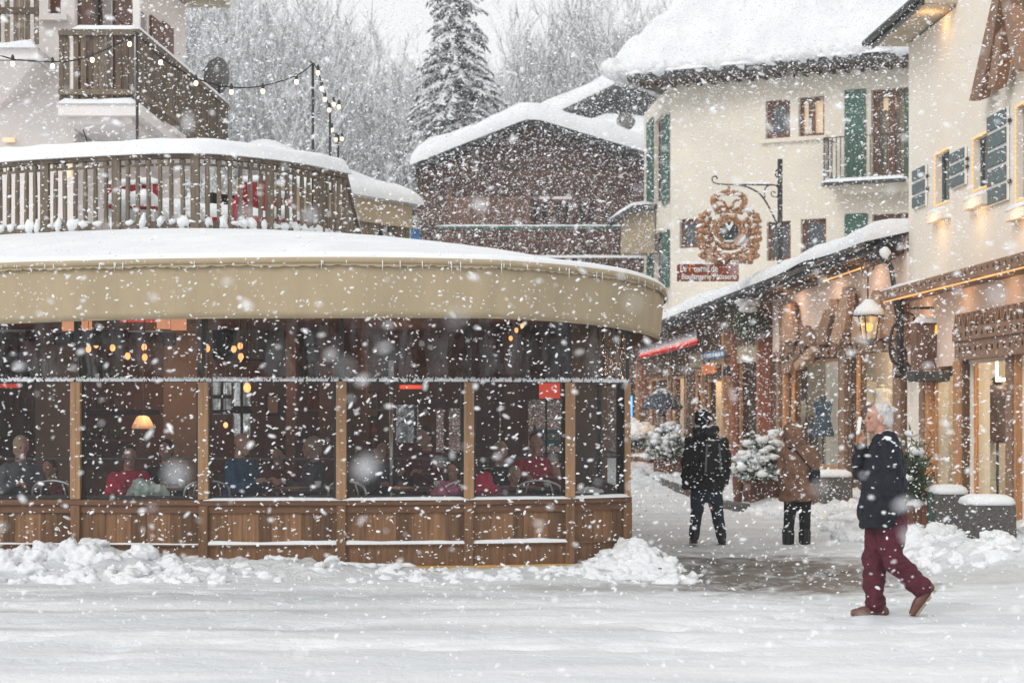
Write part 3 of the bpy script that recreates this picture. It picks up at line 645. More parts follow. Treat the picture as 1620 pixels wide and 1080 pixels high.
festoon([(522,167,30.2),(523,190,31),(526,208,32),(535,214,33.6),(545,216,33.6)], [(525,203,31.6),(532,218,33.6),(541,217,33.6)], 'farthest drooping string of bulbs above the snowy roof')

# ================================================================== WHITE HOUSE (left)
wh = thing('balconied_house', 'pale pinkish white house with weathered wooden balconies at the far left', 'house', (-6.69,29,0))
WF = Wall((-13,29), (-6.69,29)); WS = Wall((-6.69,29), (-6.25,36.3))
hF = [WF.rect(76,96,-40,24)]
m = WF.mb(); wall_holes(m, 0, WF.len, 0, 9.5, hF, .3); m.build('front_wall', 'white_plaster', wh)
window(WF, hF[0], wh, 'window_brown', 'dark_glass'); m = WF.mb(); h = hF[0]; m.box(h[0]-.12,h[1]+.12,-.14,.05,h[2]-.1,h[2]-.005); m.build('window_sill', 'white_plaster', wh)
hS = [(WS.U(148),WS.U(176),6.35,8.7),(WS.U(208),WS.U(232),6.35,8.7)]
m = WS.mb(); wall_holes(m, .3, WS.len, 0, 9.5, hS, .3); m.build('side_wall', 'white_plaster', wh)
for h in hS: window(WS, h, wh, 'window_brown', 'dark_glass', name='balcony_door')
for a, b in ((124,146),(178,204),(236,254)):
    m = WS.mb(); u0, u1 = WS.U(a), WS.U(b); n_ = 5
    for k in range(n_): m.box(u0+(u1-u0)*k/n_, u0+(u1-u0)*(k+1)/n_-.008, -.05, -.01, 6.4, 8.75)
    m.box(u0, u1, -.065, -.049, 6.9, 7.0); m.box(u0, u1, -.065, -.049, 8.2, 8.3); m.build('shutter', 'window_brown', wh)
m = WS.mb(); h = WS.rect(256,271,40,82); m.box(h[0],h[1],-.05,-.01,h[2],h[3]); m.build('shutter', 'window_brown', wh)
m = MB(); m.box(-13.5,-5.45,27.6,36.7,9.55,9.75); m.build('roof', 'slab_stone', wh)
# big balcony on the side
bx0, bx1, by0, by1 = -6.69, -5.54, 28.0, 34.8
m = MB(); m.box(bx0-.0,bx1+.06,by0-.06,by1,6.10,6.28); m.box(bx0+.1,bx1-.1,by0+.1,by1-.1,6.0,6.1); m.build('balcony_slab', 'white_plaster', wh)
m = MB(); snow_roll(m, lerp((bx0,by0-.02,6.27),(bx1+.02,by0-.02,6.27),12), .14, .09, amp=.5); m.build('slab_snow', 'snow', wh, smooth=True)
m = MB(); x = bx0
while x < bx1-.03: w = random.uniform(.055,.085); m.box(x, x+w, by0, by0+.025, 6.30+random.uniform(0,.03), 7.30); x += w+random.choice((.008,.01,.04,.06))
m.build('front_railing', 'old_wood', wh)
m = MB(); y = by0+.05
while y < by1: m.box(bx1+.0+.045*(y-by0), bx1+.022+.045*(y-by0), y, y+.065, 6.30, 7.30); y += .10
m.build('side_railing', 'weathered_wood', wh)
xe = bx1+.045*(by1-by0)
m = MB(); m.bar((bx0,by0,7.33),(bx1+.05,by0,7.33),.11,.09); m.bar((bx1,by0,7.33),(xe,by1,7.33),.10,.07); m.bar((bx1,by0,6.45),(xe,by1,6.45),.05,.07); m.bar((bx0,by0-.03,6.45),(bx1,by0-.03,6.45),.04,.08); m.build('hand_rail', 'weathered_wood', wh)
m = MB(); snow_roll(m, lerp((bx0+.2,by0,7.37),(bx1,by0,7.37),10)+lerp((bx1,by0+.05,7.37),(xe,by1,7.36),16)[1:], .12, .075); m.build('rail_snow', 'snow', wh, smooth=True)
m = MB(); m.box(bx0+.02,bx0+.22,by0+.02,by0+.06,6.3,7.2); m.box(bx1-.16,bx1-.06,by0+.5,by0+.6,6.28,9.5); m.build('balcony_post', 'white_plaster', wh)
# far left balcony
m = MB(); a = P(60,76,27.8); m.box(-9.5,a.x,27.8,29,a.z-.16,a.z,); m.build('upper_balcony_slab', 'white_plaster', wh)
m = MB(); m.prism([(0,0),(1,0),(1,1)],0,.1); m = MB(Matrix.Translation((0,0,0))); m._add([(-9.3,27.9,a.z-.17),(a.x-.05,27.9,a.z-.17),(a.x-.05,29,a.z-.17),(-9.3,29,a.z-.17),(-9.3,28.9,a.z-1.2),(-7.9,29,a.z-.75)],[(0,1,5,4),(1,2,5),(2,3,4,5),(0,4,3),(0,1,2,3)]); m.build('balcony_console', 'white_plaster', wh)
m = MB(); x = -9.5
while x < a.x-.05: m.box(x, x+.07, 27.82, 27.85, a.z+.06, a.z+1.1); x += random.choice((.085,.12,.13))
m.bar((-9.5,27.82,a.z+.55),(a.x,27.82,a.z+.55),.05,.09); m.build('upper_railing', 'old_wood', wh)
m = MB(); snow_roll(m, lerp((-9.5,27.82,a.z-.01),(a.x,27.82,a.z-.01),30), .2, .10, amp=.6); m.build('balcony_snow', 'snow', wh, smooth=True)
for px, py, lab in ((15,222,'glowing wall lamp at the far left above the snowy rail'),(110,271,'glowing wall lamp seen through the terrace balusters')):
    p = P(px,py,28.93) if px < 100 else P(px,py,28.9); t = thing('wall_lamp', lab, 'wall lamp', p); m = MB(); w = .09 if px < 50 else .045; h = .035 if px < 50 else .10
    m.box(p.x-w,p.x+w,28.86,28.95,p.z-h,p.z+h, ch=.01); m.build('diffuser', 'lamp_glow', t); m = MB(); m.box(p.x-w*.7,p.x+w*.7,28.95,29.0,p.z-h*.8,p.z+h*.8); m.build('bracket', 'black_metal', t)
p = P(17,144,28.85); t = thing('flood_light', 'small grey flood light on the white wall under the left balcony', 'flood light', p); m = MB(); m.box(p.x-.06,p.x+.06,28.75,28.85,p.z-.05,p.z+.05,ch=.01); m.build('housing', 'concrete', t); m = MB(); m.tube([(p.x,28.83,p.z),(p.x,29,p.z+.06)],.012,6); m.build('arm', 'black_metal', t)
# small gooseneck under the balcony and satellite dish
p = P(133,215,28.6); t = thing('gooseneck_lamp', 'thin black gooseneck lamp under the weathered balcony', 'lamp', p); m = MB(); m.tube(catmull([p+Vector((0,.4,-.2)),p+Vector((0,.1,.0)),p+Vector((-.05,0,.16)),p+Vector((-.14,0,.18))],5),.010,6); m.build('arm', 'black_metal', t); m = MB(); m.lathe([(.02,.02),(.045,-.03)],p+Vector((-.15,0,.17)),10); m.build('shade', 'black_metal', t)
p = P(348,122,34.9); t = thing('satellite_dish', 'grey oval satellite dish at the end of the weathered balcony', 'satellite dish', p)
mm = Matrix.Translation(p) @ Matrix.Rotation(R(58),4,'Z') @ Matrix.Rotation(R(-90+12),4,'X')
m = MB(mm); m.lathe([(.001,0),(.12,.008),(.24,.032),(.35,.075),(.352,.083),(.24,.042),(.12,.018),(.001,.01)],(0,0,0),24); m.build('reflector', 'dish_grey', t, smooth=True)
m = MB(); m.tube([p+Vector((0,0,-.1)),p+Vector((-.05,.1,-.45)),(xe-.05,by1-.1,7.2)],.02,6); m.build('mount', 'black_metal', t)
m = MB(mm); m.tube([(0,-.33,.05),(0,-.1,.42)],.01,6); m.lathe([(.02,.40),(.03,.46)],(0,-.08,0),8); m.build('feed_arm', 'black_metal', t)

# ================================================================== SECOND TERRACE BUILDING
WT = Wall((-3.9,24.9+2.2), P(645,0,30.6).xy); hut = thing('terrace_annex', 'curved brown plank annex with snowy roof behind the terrace railing', 'building', WT.M @ Vector((2,0,0)))
h_ar = (WT.U(588), WT.U(633)); m = WT.mb(); x = 0; e = WT.len
while x < e:
    w = .14; zt = 5.05; c = x+w/2; lo_ = 3.2
    if h_ar[0] < c < h_ar[1]:
        r = (c-h_ar[0])/(h_ar[1]-h_ar[0]); arch = 4.05+.62*math.sin(math.pi*min(1,.12+r*.75)); m.box(x,x+w-.006,0,.04,arch,zt-.35)
    else: m.box(x,x+w-.006,0,.04,2.5,zt-.35)
    x += w
m.build('plank_wall', 'weathered_wood', hut); m = WT.mb(); m.box(0,e,.5,.6,2.5,4.9); m.build('inner_wall', 'interior_dark', hut)
m = WT.mb(); m.box(0,e+.05,-.06,.06,4.70,5.06); m.build('fascia', 'tan_plaster', hut)
m = WT.mb(); u = WT.U(629); m.bar((u-.1,-.09,4.55),(u+.35,-.09,3.5),.05,.05); m.build('brace', 'chalet_light', hut)
m = MB(); snow_field(m, WT.M, 1.6, e+.15, -.22, 1.3, lambda x,y: 5.05+.50*max(0,y)*min(1,max(0,(e-x)/2.2)), .40, n=26, hx=2.2, rnd=.7, amp=.1); m.build('roof_snow', 'roof_snow', hut, smooth=True)
b0 = P(645,388,31); m = MB(); snow_field(m, Matrix.Identity(4), -2.75, -1.2, 32, 38, lambda x,y: 3.9+.14*(y-32)-.45*(x+2.75), .5, n=14, rnd=.6); ob = m.build('snow_covered_roof', 'roof_snow', loc=(-2,34,3), smooth=True); tag(ob, 'low snowy lean-to roof between the annex and the brown chalet', 'roof')
a, b = P(650,390,36), P(664,362,36); t = thing('sign_board', 'small blue and white board between annex and brown chalet', 'sign', ((a.x+b.x)/2,36,0)); m = MB(); m.box(a.x,b.x,36,36.05,a.z,b.z); m.build('panel', 'blue_paint', t); m = MB(); m.bar(((a.x+b.x)/2,36.08,0),((a.x+b.x)/2,36.08,b.z),.06); m.build('post', 'black_metal', t)
# ================================================================== BROWN CHALET (middle)
CH = Wall((-3.30,66), (4.90,66)); ch = thing('timber_chalet', 'dark brown timber chalet with snowy gable roof in the middle', 'house', (.7,66,0))
ux = lambda X: X+3.30
apu = ux(P(840,0,66).x); zl, za, zr = P(655,272,66).z, P(840,200,66).z, P(1030,262,66).z
def chz(u): return zl+(za-zl)*u/apu if u < apu else za+(zr-za)*(u-apu)/(CH.len-apu)
hc = [CH.rect(838,870,315,356), CH.rect(876,905,315,356), CH.rect(912,945,318,356), CH.rect(760,782,258,285)]
m = CH.mb(); z = 0; rows = []
while z < za:   # horizontal boards, cut round the openings and along the gable
    h_ = .22; z2 = z+h_-.012; u = 0; zc = z+h_/2
    lo_u = 0 if zc < zl else (zc-zl)/(za-zl)*apu; hi_u = CH.len if zc < zr else apu+(za-zc)/(za-zr)*(CH.len-apu)
    cuts = sorted([(h[0],h[1]) for h in hc if h[2] < zc < h[3]]); x = lo_u
    for a, b in cuts+[(hi_u, hi_u)]:
        if a > x: m.box(x, min(a,hi_u), random.uniform(0,.02), .12, z, z2)
        x = max(x, b)
    z += h_
m.build('log_wall', 'chalet_wood', ch)
for h in hc: window(CH, h, ch, 'chalet_wood', 'interior_dark', rec=.06, fw=.12)
r = CH.rect(715,832,312,358); m = CH.mb(); x = r[0]
while x < r[1]: m.box(x, x+.16, -.05, .0, r[2], r[3]); x += .168
m.build('pale_boarding', 'chalet_light', ch)
for k in (712, 836, 948): m = CH.mb(); u = CH.U(k); m.box(u-.07,u+.07,-.09,0,8.0,9.6); m.build('wall_post', 'chalet_light', ch)
m = MB(); m.box(-3.3,-3.1,66.1,76,0,9.9); m.box(4.7,4.9,66.1,76,0,9.9); m.build('side_wall', 'chalet_wood', ch)
def gable_roof(name, mm_, W, u0, uap, u1, z0, zap, z1, d0, d1, parent, th=.14, sn=.75, ov=.25):
    m = W.mb(); m.prism([(u0,z0),(uap,zap),(uap,zap+th),(u0,z0+th)], d0, d1); m.prism([(uap,zap),(u1,z1),(u1,z1+th),(uap,zap+th)], d0, d1); m.build('roof', 'dark_roof', parent)
    def base(x, y): return (z0+(zap-z0)*(x-u0)/(uap-u0) if x < uap else zap+(z1-zap)*(x-uap)/(u1-uap))+th
    def soft(x, y):
        w_ = .5; 
        if abs(x-uap) < w_: t = (x-uap)/w_; return base(x,y)-.25*(zap-z0)/(uap-u0)*w_*(1-abs(t))**2
        return base(x, y)
    m = MB(); snow_field(m, W.M, u0-.05, u1+.05, d0-.12, d1, soft, sn, n=30, hx=2.2, rnd=.8, amp=.14); m.build('roof_snow', 'roof_snow', parent, smooth=True)
gable_roof('roof', None, CH, -.15, apu, CH.len+.35, zl-.03, za+.0, zr-.03, -.9, 11, ch)
# balconies of the chalet
m = CH.mb(); r = CH.rect(690,1025,362,404,-1.0); x = r[0]
while x < r[1]: m.box(x, x+.13, -1.0, -.96, r[2], r[3]); x += .142
m.build('balcony_boards', 'chalet_wood', ch); m = CH.mb(); m.box(r[0],r[1],-1.04,-.92,r[3],r[3]+.09); m.box(r[0],r[1],-1.0,0,r[2]-.12,r[2]); m.build('balcony_rail', 'green_paint', ch)
m = CH.mb(); r2 = CH.rect(800,1025,408,470,-1.3); x = r2[0]
while x < r2[1]: m.box(x, x+.13, -1.3, -1.26, r2[2], r2[3]); x += .142
m.build('lower_boards', 'chalet_wood', ch); m = MB(); snow_roll(m, [CH.M @ Vector((r2[0]+(r2[1]-r2[0])*t/14,-1.28,r2[3])) for t in range(15)], .2, .1); m.build('rail_snow', 'snow', ch, smooth=True)
m = MB(); snow_roll(m, [CH.M @ Vector((r[0]+(r[1]-r[0])*t/24,-.98,r[3]+.09)) for t in range(25)], .12, .05, amp=.5); m.build('rail_snow', 'snow', ch, smooth=True)
# chalets behind
RB = Wall((1.2,82), (7.5,80)); rc = thing('rear_chalet', 'chalet with snowy roof and dark verge behind the brown gable', 'house', (4,82,0))
m = RB.mb(); m.prism([(0,0),(6.3,0),(6.3,14.6),(0,13.0)],0,.3); m.build('wall', 'white_plaster', rc)
def rb(x, y): return P(890,186,82).z+(x-RB.U(890))*.42
m = RB.mb(); m.prism([(-1.2,rb(-1.2,0)-.35),(6.3,rb(6.3,0)-.35),(6.3,rb(6.3,0)),(-1.2,rb(-1.2,0))],-1.0,6); m.build('roof', 'dark_roof', rc)
m = MB(); snow_field(m, RB.M, -1.8, 6.3, -1.0, 6, rb, .95, n=20, hx=1.6, rnd=1.2, amp=.2); m.build('roof_snow', 'roof_snow', rc, smooth=True)
RC = Wall((2.3,74), (6.0,73)); r3 = thing('snowbound_roof_house', 'house whose smooth snowy roof slopes down beside the cream building', 'house', (4,74,0))
m = RC.mb(); m.box(0,4.2,1,4,0,11.5); m.build('wall', 'white_plaster', r3)
m = MB(); snow_field(m, RC.M, -.6, 4.5, 0, 7, lambda x,y: P(930,225,74).z+.20*y-.10*x, .8, n=18, hx=1.3, rnd=1.0, amp=.2); m.build('roof_snow', 'roof_snow', r3, smooth=True)
p = P(990,193,72.5); t = thing('satellite_dish', 'small grey satellite dish on the snowy roof beside the cream building', 'satellite dish', p); mm = Matrix.Translation(p) @ Matrix.Rotation(R(80),4,'X'); m = MB(mm); m.lathe([(.001,0),(.25,.03),(.36,.09),(.25,.05),(.001,.02)],(0,0,0),18); m.build('reflector', 'dish_grey', t, smooth=True); m = MB(); m.tube([p,p+Vector((0,.2,-1.0))],.035,6); m.build('mount', 'dish_grey', t)

# ================================================================== CREAM BUILDING with green shutters
BG = Wall((4.87,58), (11.6,54.5)); BS = Wall((4.47,64.2), (4.87,58)); bg = thing('cream_building', 'cream plastered building with green shutters and huge snow load', 'building', (8,57,0))
hw = {'a': BG.rect(1211,1250,158,219), 'b': BG.rect(1263,1304,153,215), 'door': BG.rect(1378,1437,140,276), 'c': BG.rect(1075,1110,346,392), 'd': BG.rect(1213,1251,350,412), 'e': BG.rect(1267,1307,346,410), 'f': BG.rect(1380,1437,338,400)}
m = BG.mb(); wall_holes(m, 0, BG.len, 0, 11.8, list(hw.values()), .35); m.build('front_wall', 'cream_plaster', bg)
hs = [BS.rect(1036,1049,187,320), BS.rect(1036,1049,366,450)]
m = BS.mb(); wall_holes(m, 0, BS.len, 0, 11.8, hs, .3); m.build('side_wall', 'cream_plaster', bg)
m = MB(); m.v = [Vector(v) for v in ((4.9,58.4,11.9),(11.5,54.9,11.9),(11.5,66,11.9),(4.5,64.2,11.9))]; m.f = [(0,1,2,3)]; m.build('attic_floor', 'interior_dark', bg)
window(BG, hw['a'], bg, mull=0, rec=.2, fw=.16); w = window(BG, hw['b'], bg, mull=1, rec=.2, fw=.1, glass='glass')
m = BG.mb(); r = hw['b']; m.box(r[0]+.42,r[1]-.06,.33,.36,r[2],r[3]); m.box(r[0]+.05,r[0]+.2,.33,.36,r[2],r[3]); m.build('lit_curtain', 'curtain_lit', bg)
for k in ('c','d','e','f'): window(BG, hw[k], bg, mull=1 if k == 'f' else 0, rec=.18, fw=.12)
r = hw['door']; window(BG, r, bg, mull=1, rec=.22, fw=.17, glass='glass', name='balcony_door')
m = BG.mb(); m.box(r[0],r[1],.5,.55,r[2],r[3]); m.build('room_backdrop', 'tan_plaster', bg)
m = BG.mb(); m.box(r[0]+.25,r[0]+.62,.42,.45,r[3]-.55,r[3]-.2); m.build('lit_lamp_shade', 'curtain_lit', bg)
for key in (('a','b'),):
    r1, r2_ = hw['a'], hw['b']; m = BG.mb(); m.box(r1[0]-.12,r2_[1]+.1,-.12,.02,r1[2]-.13,r1[2]-.01); m.build('window_sill', 'cream_plaster', bg)
def shutter(W, x0, x1, y0, y1, parent, m_='green_paint', d=-.05, rows=9):
    u0, u1, z0, z1 = W.rect(x0, x1, y0, y1); m = W.mb(); m.box(u0,u1,d,d+.035,z0,z1)
    m.box(u0,u0+.06,d-.015,d,z0,z1); m.box(u1-.06,u1,d-.015,d,z0,z1)
    for k in range(rows*2+1): z = z0+(z1-z0)*k/(rows*2); m.box(u0+.06,u1-.06,d-.012,d-.001,z-.018 if k else z,z+.018 if k < rows*2 else z)
    return m.build('shutter', m_, parent)
shutter(BG,1337,1370,142,280,bg); shutter(BG,1337,1373,338,400,bg)
shutter(BG,1434,1444,142,280,bg,d=-.09)
shutter(BS,1026,1035,190,322,bg,d=-.06,rows=8); shutter(BS,1050,1060,184,322,bg,d=-.06,rows=8); shutter(BS,1026,1035,372,455,bg,d=-.06); shutter(BS,1050,1060,366,455,bg,d=-.06)
for h in hs: window(BS, h, bg, rec=.12, fw=.08)
# balcony
r = BG.rect(1300,1440,283,294,-1.0); bz = r[3]
m = BG.mb(); m.box(r[0]+.02,BG.len,-1.0,0,bz-.16,bz-.04); m.box(r[0]+.5,BG.len,-.7,0,bz-.36,bz-.16,taper=1); m.build('balcony_slab', 'cream_plaster', bg)
m = BG.mb(); m.box(r[0],BG.len,-1.05,-1.0,bz-.15,bz-.02); m.build('balcony_edge', 'dark_roof', bg)
m = MB(); snow_roll(m, [BG.M @ Vector((r[0]+(BG.len-r[0])*t/14,-.98,bz-.04)) for t in range(15)], .16, .1, amp=.4); m.build('balcony_snow', 'snow', bg, smooth=True)
m = BG.mb(); u = r[0]+.05; zt = bz+1.25
while u < BG.len: m.bar((u,-.96,bz),(u,-.96,zt),.022); u += .125
for y in (-.85,-.7,-.5,-.3): m.bar((r[0]+.05,y,bz),(r[0]+.05,y,zt),.022)
m.bar((r[0]+.04,-.96,zt),(BG.len,-.96,zt),.05,.03); m.bar((r[0]+.04,-.96,bz+.1),(BG.len,-.96,bz+.1),.03,.03); m.bar((r[0]+.05,-.96,zt),(r[0]+.05,0,zt),.04,.03); m.build('balcony_railing', 'black_metal', bg)
# small canopy at the left side
m = BG.mb(); cu = BG.U(1062); cz = P(1030,330,60).z
m = MB(); q0, q1 = P(965,350,63.5), P(1020,322,60.5); m.prism([(0,0),(1,0),(1,1)],0,1); m = MB()
m._add([(P(962,350,61).x,61,P(0,350,61).z),(P(1000,326,61).x,61,P(0,326,61).z),(4.66,61,P(0,324,61).z),(4.66,61,P(0,331,61).z),(P(1002,334,61).x,61,P(0,334,61).z),(P(966,353,61).x,61,P(0,353,61).z)]+[(P(962,350,61).x,62.5,P(0,350,61).z),(P(1000,326,61).x,62.5,P(0,326,61).z),(4.56,62.5,P(0,324,61).z),(4.56,62.5,P(0,331,61).z),(P(1002,334,61).x,62.5,P(0,334,61).z),(P(966,353,61).x,62.5,P(0,353,61).z)],[(0,5,4,1),(1,4,3,2),(6,7,10,11),(7,8,9,10),(0,1,7,6),(1,2,8,7),(5,11,10,4),(4,10,9,3),(0,6,11,5),(2,3,9,8)]); m.build('side_canopy', 'dark_roof', bg)
m = MB(); m.box(P(985,0,61.3).x,4.62,61.3,62.3,P(0,400,61.3).z,P(0,334,61.3).z); m.build('side_porch', 'tan_plaster', bg)
m = MB(); snow_roll(m, [P(962,349,61.2),P(980,338,61.2),P(1000,326,61.2),P(1020,324,61.2),Vector((4.7,61.2,P(0,323,61).z))], .35, .12); m.build('canopy_snow', 'snow', bg, smooth=True)
# roof
RF = Wall((4.87-.0,58), (12.6,54.0)); ovf, ovs = .95, .95
m = RF.mb(); zb = 11.74; m.box(-ovs,8.6,-ovf,8.0,zb,zb+.10); m.build('eave_soffit', 'old_wood', bg)
m = RF.mb(); m.box(-ovs-.06,8.6,-ovf-.10,-ovf-.0,zb+.02,zb+.24); m.box(-ovs-.10,-ovs,-ovf-.02,8.0,zb+.02,zb+.24); m.build('fascia', 'dark_roof', bg)
m = RF.mb()
for k in range(22): u = -ovs+.2+k*.42; m.box(u,u+.1,-ovf+.05,.0,zb-.12,zb-.001)
m.build('rafters', 'dark_wood', bg)
m = MB()
def rbase(x, y):
    d = min(x+ovs, y+ovf); return zb+.12+.62*max(0,d)
snow_field(m, RF.M, -ovs-.62, 9.0, -ovf-.02, 9.0, rbase, 1.75, n=120, rnd=1.9, amp=.85); ob = m.build('roof_snow', 'roof_snow', bg, smooth=True)
m = MB(RF.M); rq = random.Random(14)
for k in range(34): x = -ovs-.4+k*.29; m.ell((x, -ovf+.06+rq.uniform(-.06,.12), zb+.30+rq.uniform(0,.12)), (rq.uniform(.25,.5),rq.uniform(.2,.34),rq.uniform(.16,.34)), 14, nz=.5, seed=k)
for k in range(26): y = -ovf+k*.32; m.ell((-ovs-.5+rq.uniform(-.1,.15), y, zb+.34+rq.uniform(0,.3)), (rq.uniform(.25,.42),rq.uniform(.3,.5),rq.uniform(.22,.45)), 14, nz=.5, seed=k+50)
for k in range(46):
    x, y = rq.uniform(.9,8), rq.uniform(1.0,5); m.ell((x, y, rbase(x,y)+1.62), (rq.uniform(.5,1.2),rq.uniform(.4,.9),rq.uniform(.14,.34)), 16, nz=.5, seed=k+90)
m.build('snow_bulges', 'roof_snow', bg, smooth=True)
m = MB(); snow_roll(m, [RF.M @ Vector((-ovs+(8.6+ovs)*t/40,-ovf-.06,zb+.22)) for t in range(41)], .22, .12, amp=.5); m.build('eave_snow', 'snow', bg, smooth=True)

# ================================================================== WING (shops with long snowy roof)
WG0 = Wall((4.37,57), (7.26,34.7)); k_ = WG0.u; A_ = (4.37-.129*-9*-1, 57+9); WG = Wall((WG0.a-k_*9).xy, (7.26,34.7)); OFF = 9.0
wg = thing('shop_row', 'low timber shop row with snowy roof running down the street', 'shop building', (6.2,44,0))
def wz(u): t = (u-OFF)/(WG.len-OFF); return 4.12+.72*t      # eave height along the row
def rw(x0, x1, z0, z1): return (WG.U(x0), WG.U(x1), z0, z1)
openings = [rw(985,1003,.3,2.9), rw(1026,1060,.3,2.75), rw(1063,1082,.3,2.75), rw(1098,1112,.1,2.9), rw(1118,1150,.1,2.6), rw(1168,1206,.1,3.2), rw(1250,1326,.55,2.85), rw(1352,1412,.55,2.95)]
m = WG.mb(); wall_holes(m, 0, WG.len, 0, 4.0, [o for o in openings], .25); m.build('wall', 'carved_dark', wg)
m = WG.mb(); u0 = WG.U(1224); m._add([(u0,-.03,2.9),(WG.len,-.03,2.9),(WG.len,-.03,4.95),(u0,-.03,wz(u0)+.1),(u0,.1,2.9),(WG.len,.1,2.9),(WG.len,.1,4.95),(u0,.1,wz(u0)+.1)],[(0,1,2,3),(0,3,7,4),(3,2,6,7)]); m.build('upper_plaster', 'pink_plaster', wg)
m = WG.mb(); u1 = WG.U(1212); u0 = WG.U(1085); m._add([(u0,-.02,2.95),(u1,-.02,2.95),(u1,-.02,wz(u1)),(u0,-.02,wz(u0))],[(0,1,2,3)]); m.build('upper_plaster', 'tan_plaster', wg)
m = WG.mb(); x = 0
while x < WG.U(1215): m.box(x,x+.17,-.055,-.025,3.35+.02*random.random(),wz(x)-.05); x += .18
m.build('upper_boarding', 'carved_dark', wg)
for px, w, z1, mt, d in ((992,.10,3.3,'red_wood',-.1),(1011,.10,3.4,'orange_wood',-.1),(1020,.12,3.2,'red_wood',-.12),(1061,.10,3.1,'orange_wood',-.1),(1090,.16,3.4,'carved_wood',-.1),(1115,.12,3.4,'orange_wood',-.1),(1158,.16,3.75,'orange_wood',-.25),(1166,.12,3.7,'red_wood',-.15),(1218,.18,4.6,'red_wood',-.3),(1236,.2,2.9,'carved_wood',-.1),(1247,.12,2.9,'orange_wood',-.12),(1337,.34,2.95,'carved_wood',-.08),(1349,.10,2.95,'carved_dark',-.05),(1426,.42,3.3,'carved_wood',-.1)):
    u = WG.U(px); m = WG.mb(); m.box(u-w/2,u+w/2,d,.1,0,z1,ch=.008); m.build('timber_post', mt, wg)
for o in openings:
    m = WG.mb(); a, b, c, d = o; f = .07
    m.box(a,b,.03,.10,c,c+f); m.box(a,b,.03,.10,d-f,d); m.box(a,a+f,.03,.10,c+f,d-f); m.box(b-f,b,.03,.10,c+f,d-f); w = m.build('shop_window', 'orange_wood', wg)
    g = WG.mb(); g.quad((a+f,.07,c+f),(b-f,.07,c+f),(b-f,.07,d-f),(a+f,.07,d-f)); g.build('pane', 'shop_glass', w)
m = WG.mb(); m.box(0,WG.U(1160),2.4,2.5,0,3.6); m.box(WG.U(1212),WG.len,2.0,2.1,0,3.6); m.build('shop_back_wall', 'warm_plaster', wg)
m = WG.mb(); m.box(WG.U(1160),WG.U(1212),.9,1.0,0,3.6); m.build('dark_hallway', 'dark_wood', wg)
m = WG.mb(); m.box(0,WG.len,.25,2.5,3.3,3.4); m.build('shop_ceiling', 'warm_plaster', wg); m = WG.mb(); m.box(0,WG.len,.25,2.5,.05,.1); m.build('shop_floor', 'plank_brown', wg)
m = WG.mb(); m.box(WG.len-.08,WG.len,.25,2.5,0,3.4); m.box(WG.U(1160)-.1,WG.U(1160),.25,2.4,0,3.4); m.build('shop_partition', 'tan_plaster', wg)
for px, col, e in ((1290,(1,.72,.45),55),(1380,(1,.78,.5),60),(1045,(1,.65,.35),60),(1105,(1,.65,.35),30)):
    p = WG.M @ Vector((WG.U(px), 1.1, 2.9)); lamp_light('shop_light', p, col, e, .15)
for px, py, lab in ((1271,565,'round white ceiling spot in the left shop window behind the brown coated walker'),(1375,547,'round white ceiling spot in the shop window under the lantern')):
    p = WG.pt(px, py, .8); m = MB(); m.lathe([(.12,0),(.12,-.04),(.02,-.05)],p,14); tag(m.build('ceiling_spot', 'lamp_white', loc=p), lab, 'ceiling light')
for px, py, lab in ((1048,580,'warm round globe glowing in the far shop window'),(1092,650,'small warm globe low in the narrow far window'),(1092,590,'small warm globe high in the narrow far window')):
    p = WG.pt(px, py, .5); m = MB(); m.ell(p, .09, 12); tag(m.build('globe_lamp', 'lamp_white', loc=p, smooth=True), lab, 'lamp')
# shop displays: mannequin-like stands with white and dark goods
def goods(W, px, py0, py1, d, mt, lab, w=.22, name='shop_display'):
    a, b = W.pt(px, py1, d), W.pt(px, py0, d); t = thing(name, lab, 'shop display', (a.x, a.y, .1))
    m = MB(); m.tube([(a.x,a.y,.1),(a.x,a.y,b.z)], .025, 8); m.build('stand', 'black_metal', t); m = MB(); h = b.z-a.z
    m.loft([((a.x,a.y,a.z+h*f),w*q,w*q*.62,random.uniform(-.15,.15)) for f, q in ((0,1.15),(.06,1.12),(.2,1.0),(.4,.82),(.55,.78),(.7,.9),(.82,.98),(.88,.8),(.91,.35),(.93,.26))]); m.ell((a.x,a.y,a.z+h*.985),(w*.36,w*.4,h*.07),12)
    m.build('goods', mt, t, smooth=True); return t
goods(WG,1262,625,715,.7,'white_paint','tall heap of white goods on a stand in the left shop window')
goods(WG,1283,660,730,.9,'coat_grey','dark grey goods on a stand in the left shop window'); goods(WG,1302,628,690,.6,'coat_blue','dark blue clothes on a stand near the shop post')
goods(WG,1372,600,640,.8,'porcelain','pale goods hanging high in the shop window under the lantern'); goods(WG,1395,610,650,.6,'white_paint','white goods on the right in the window under the lantern',.2)
goods(WG,1360,650,720,.5,'porcelain','low pale display in the window under the lantern',.25)
m = WG.mb()
for k in range(3): z = .9+k*.6; m.box(WG.U(1352),WG.U(1412),1.7,1.95,z,z+.03)
m.build('shelf', 'orange_wood', wg)
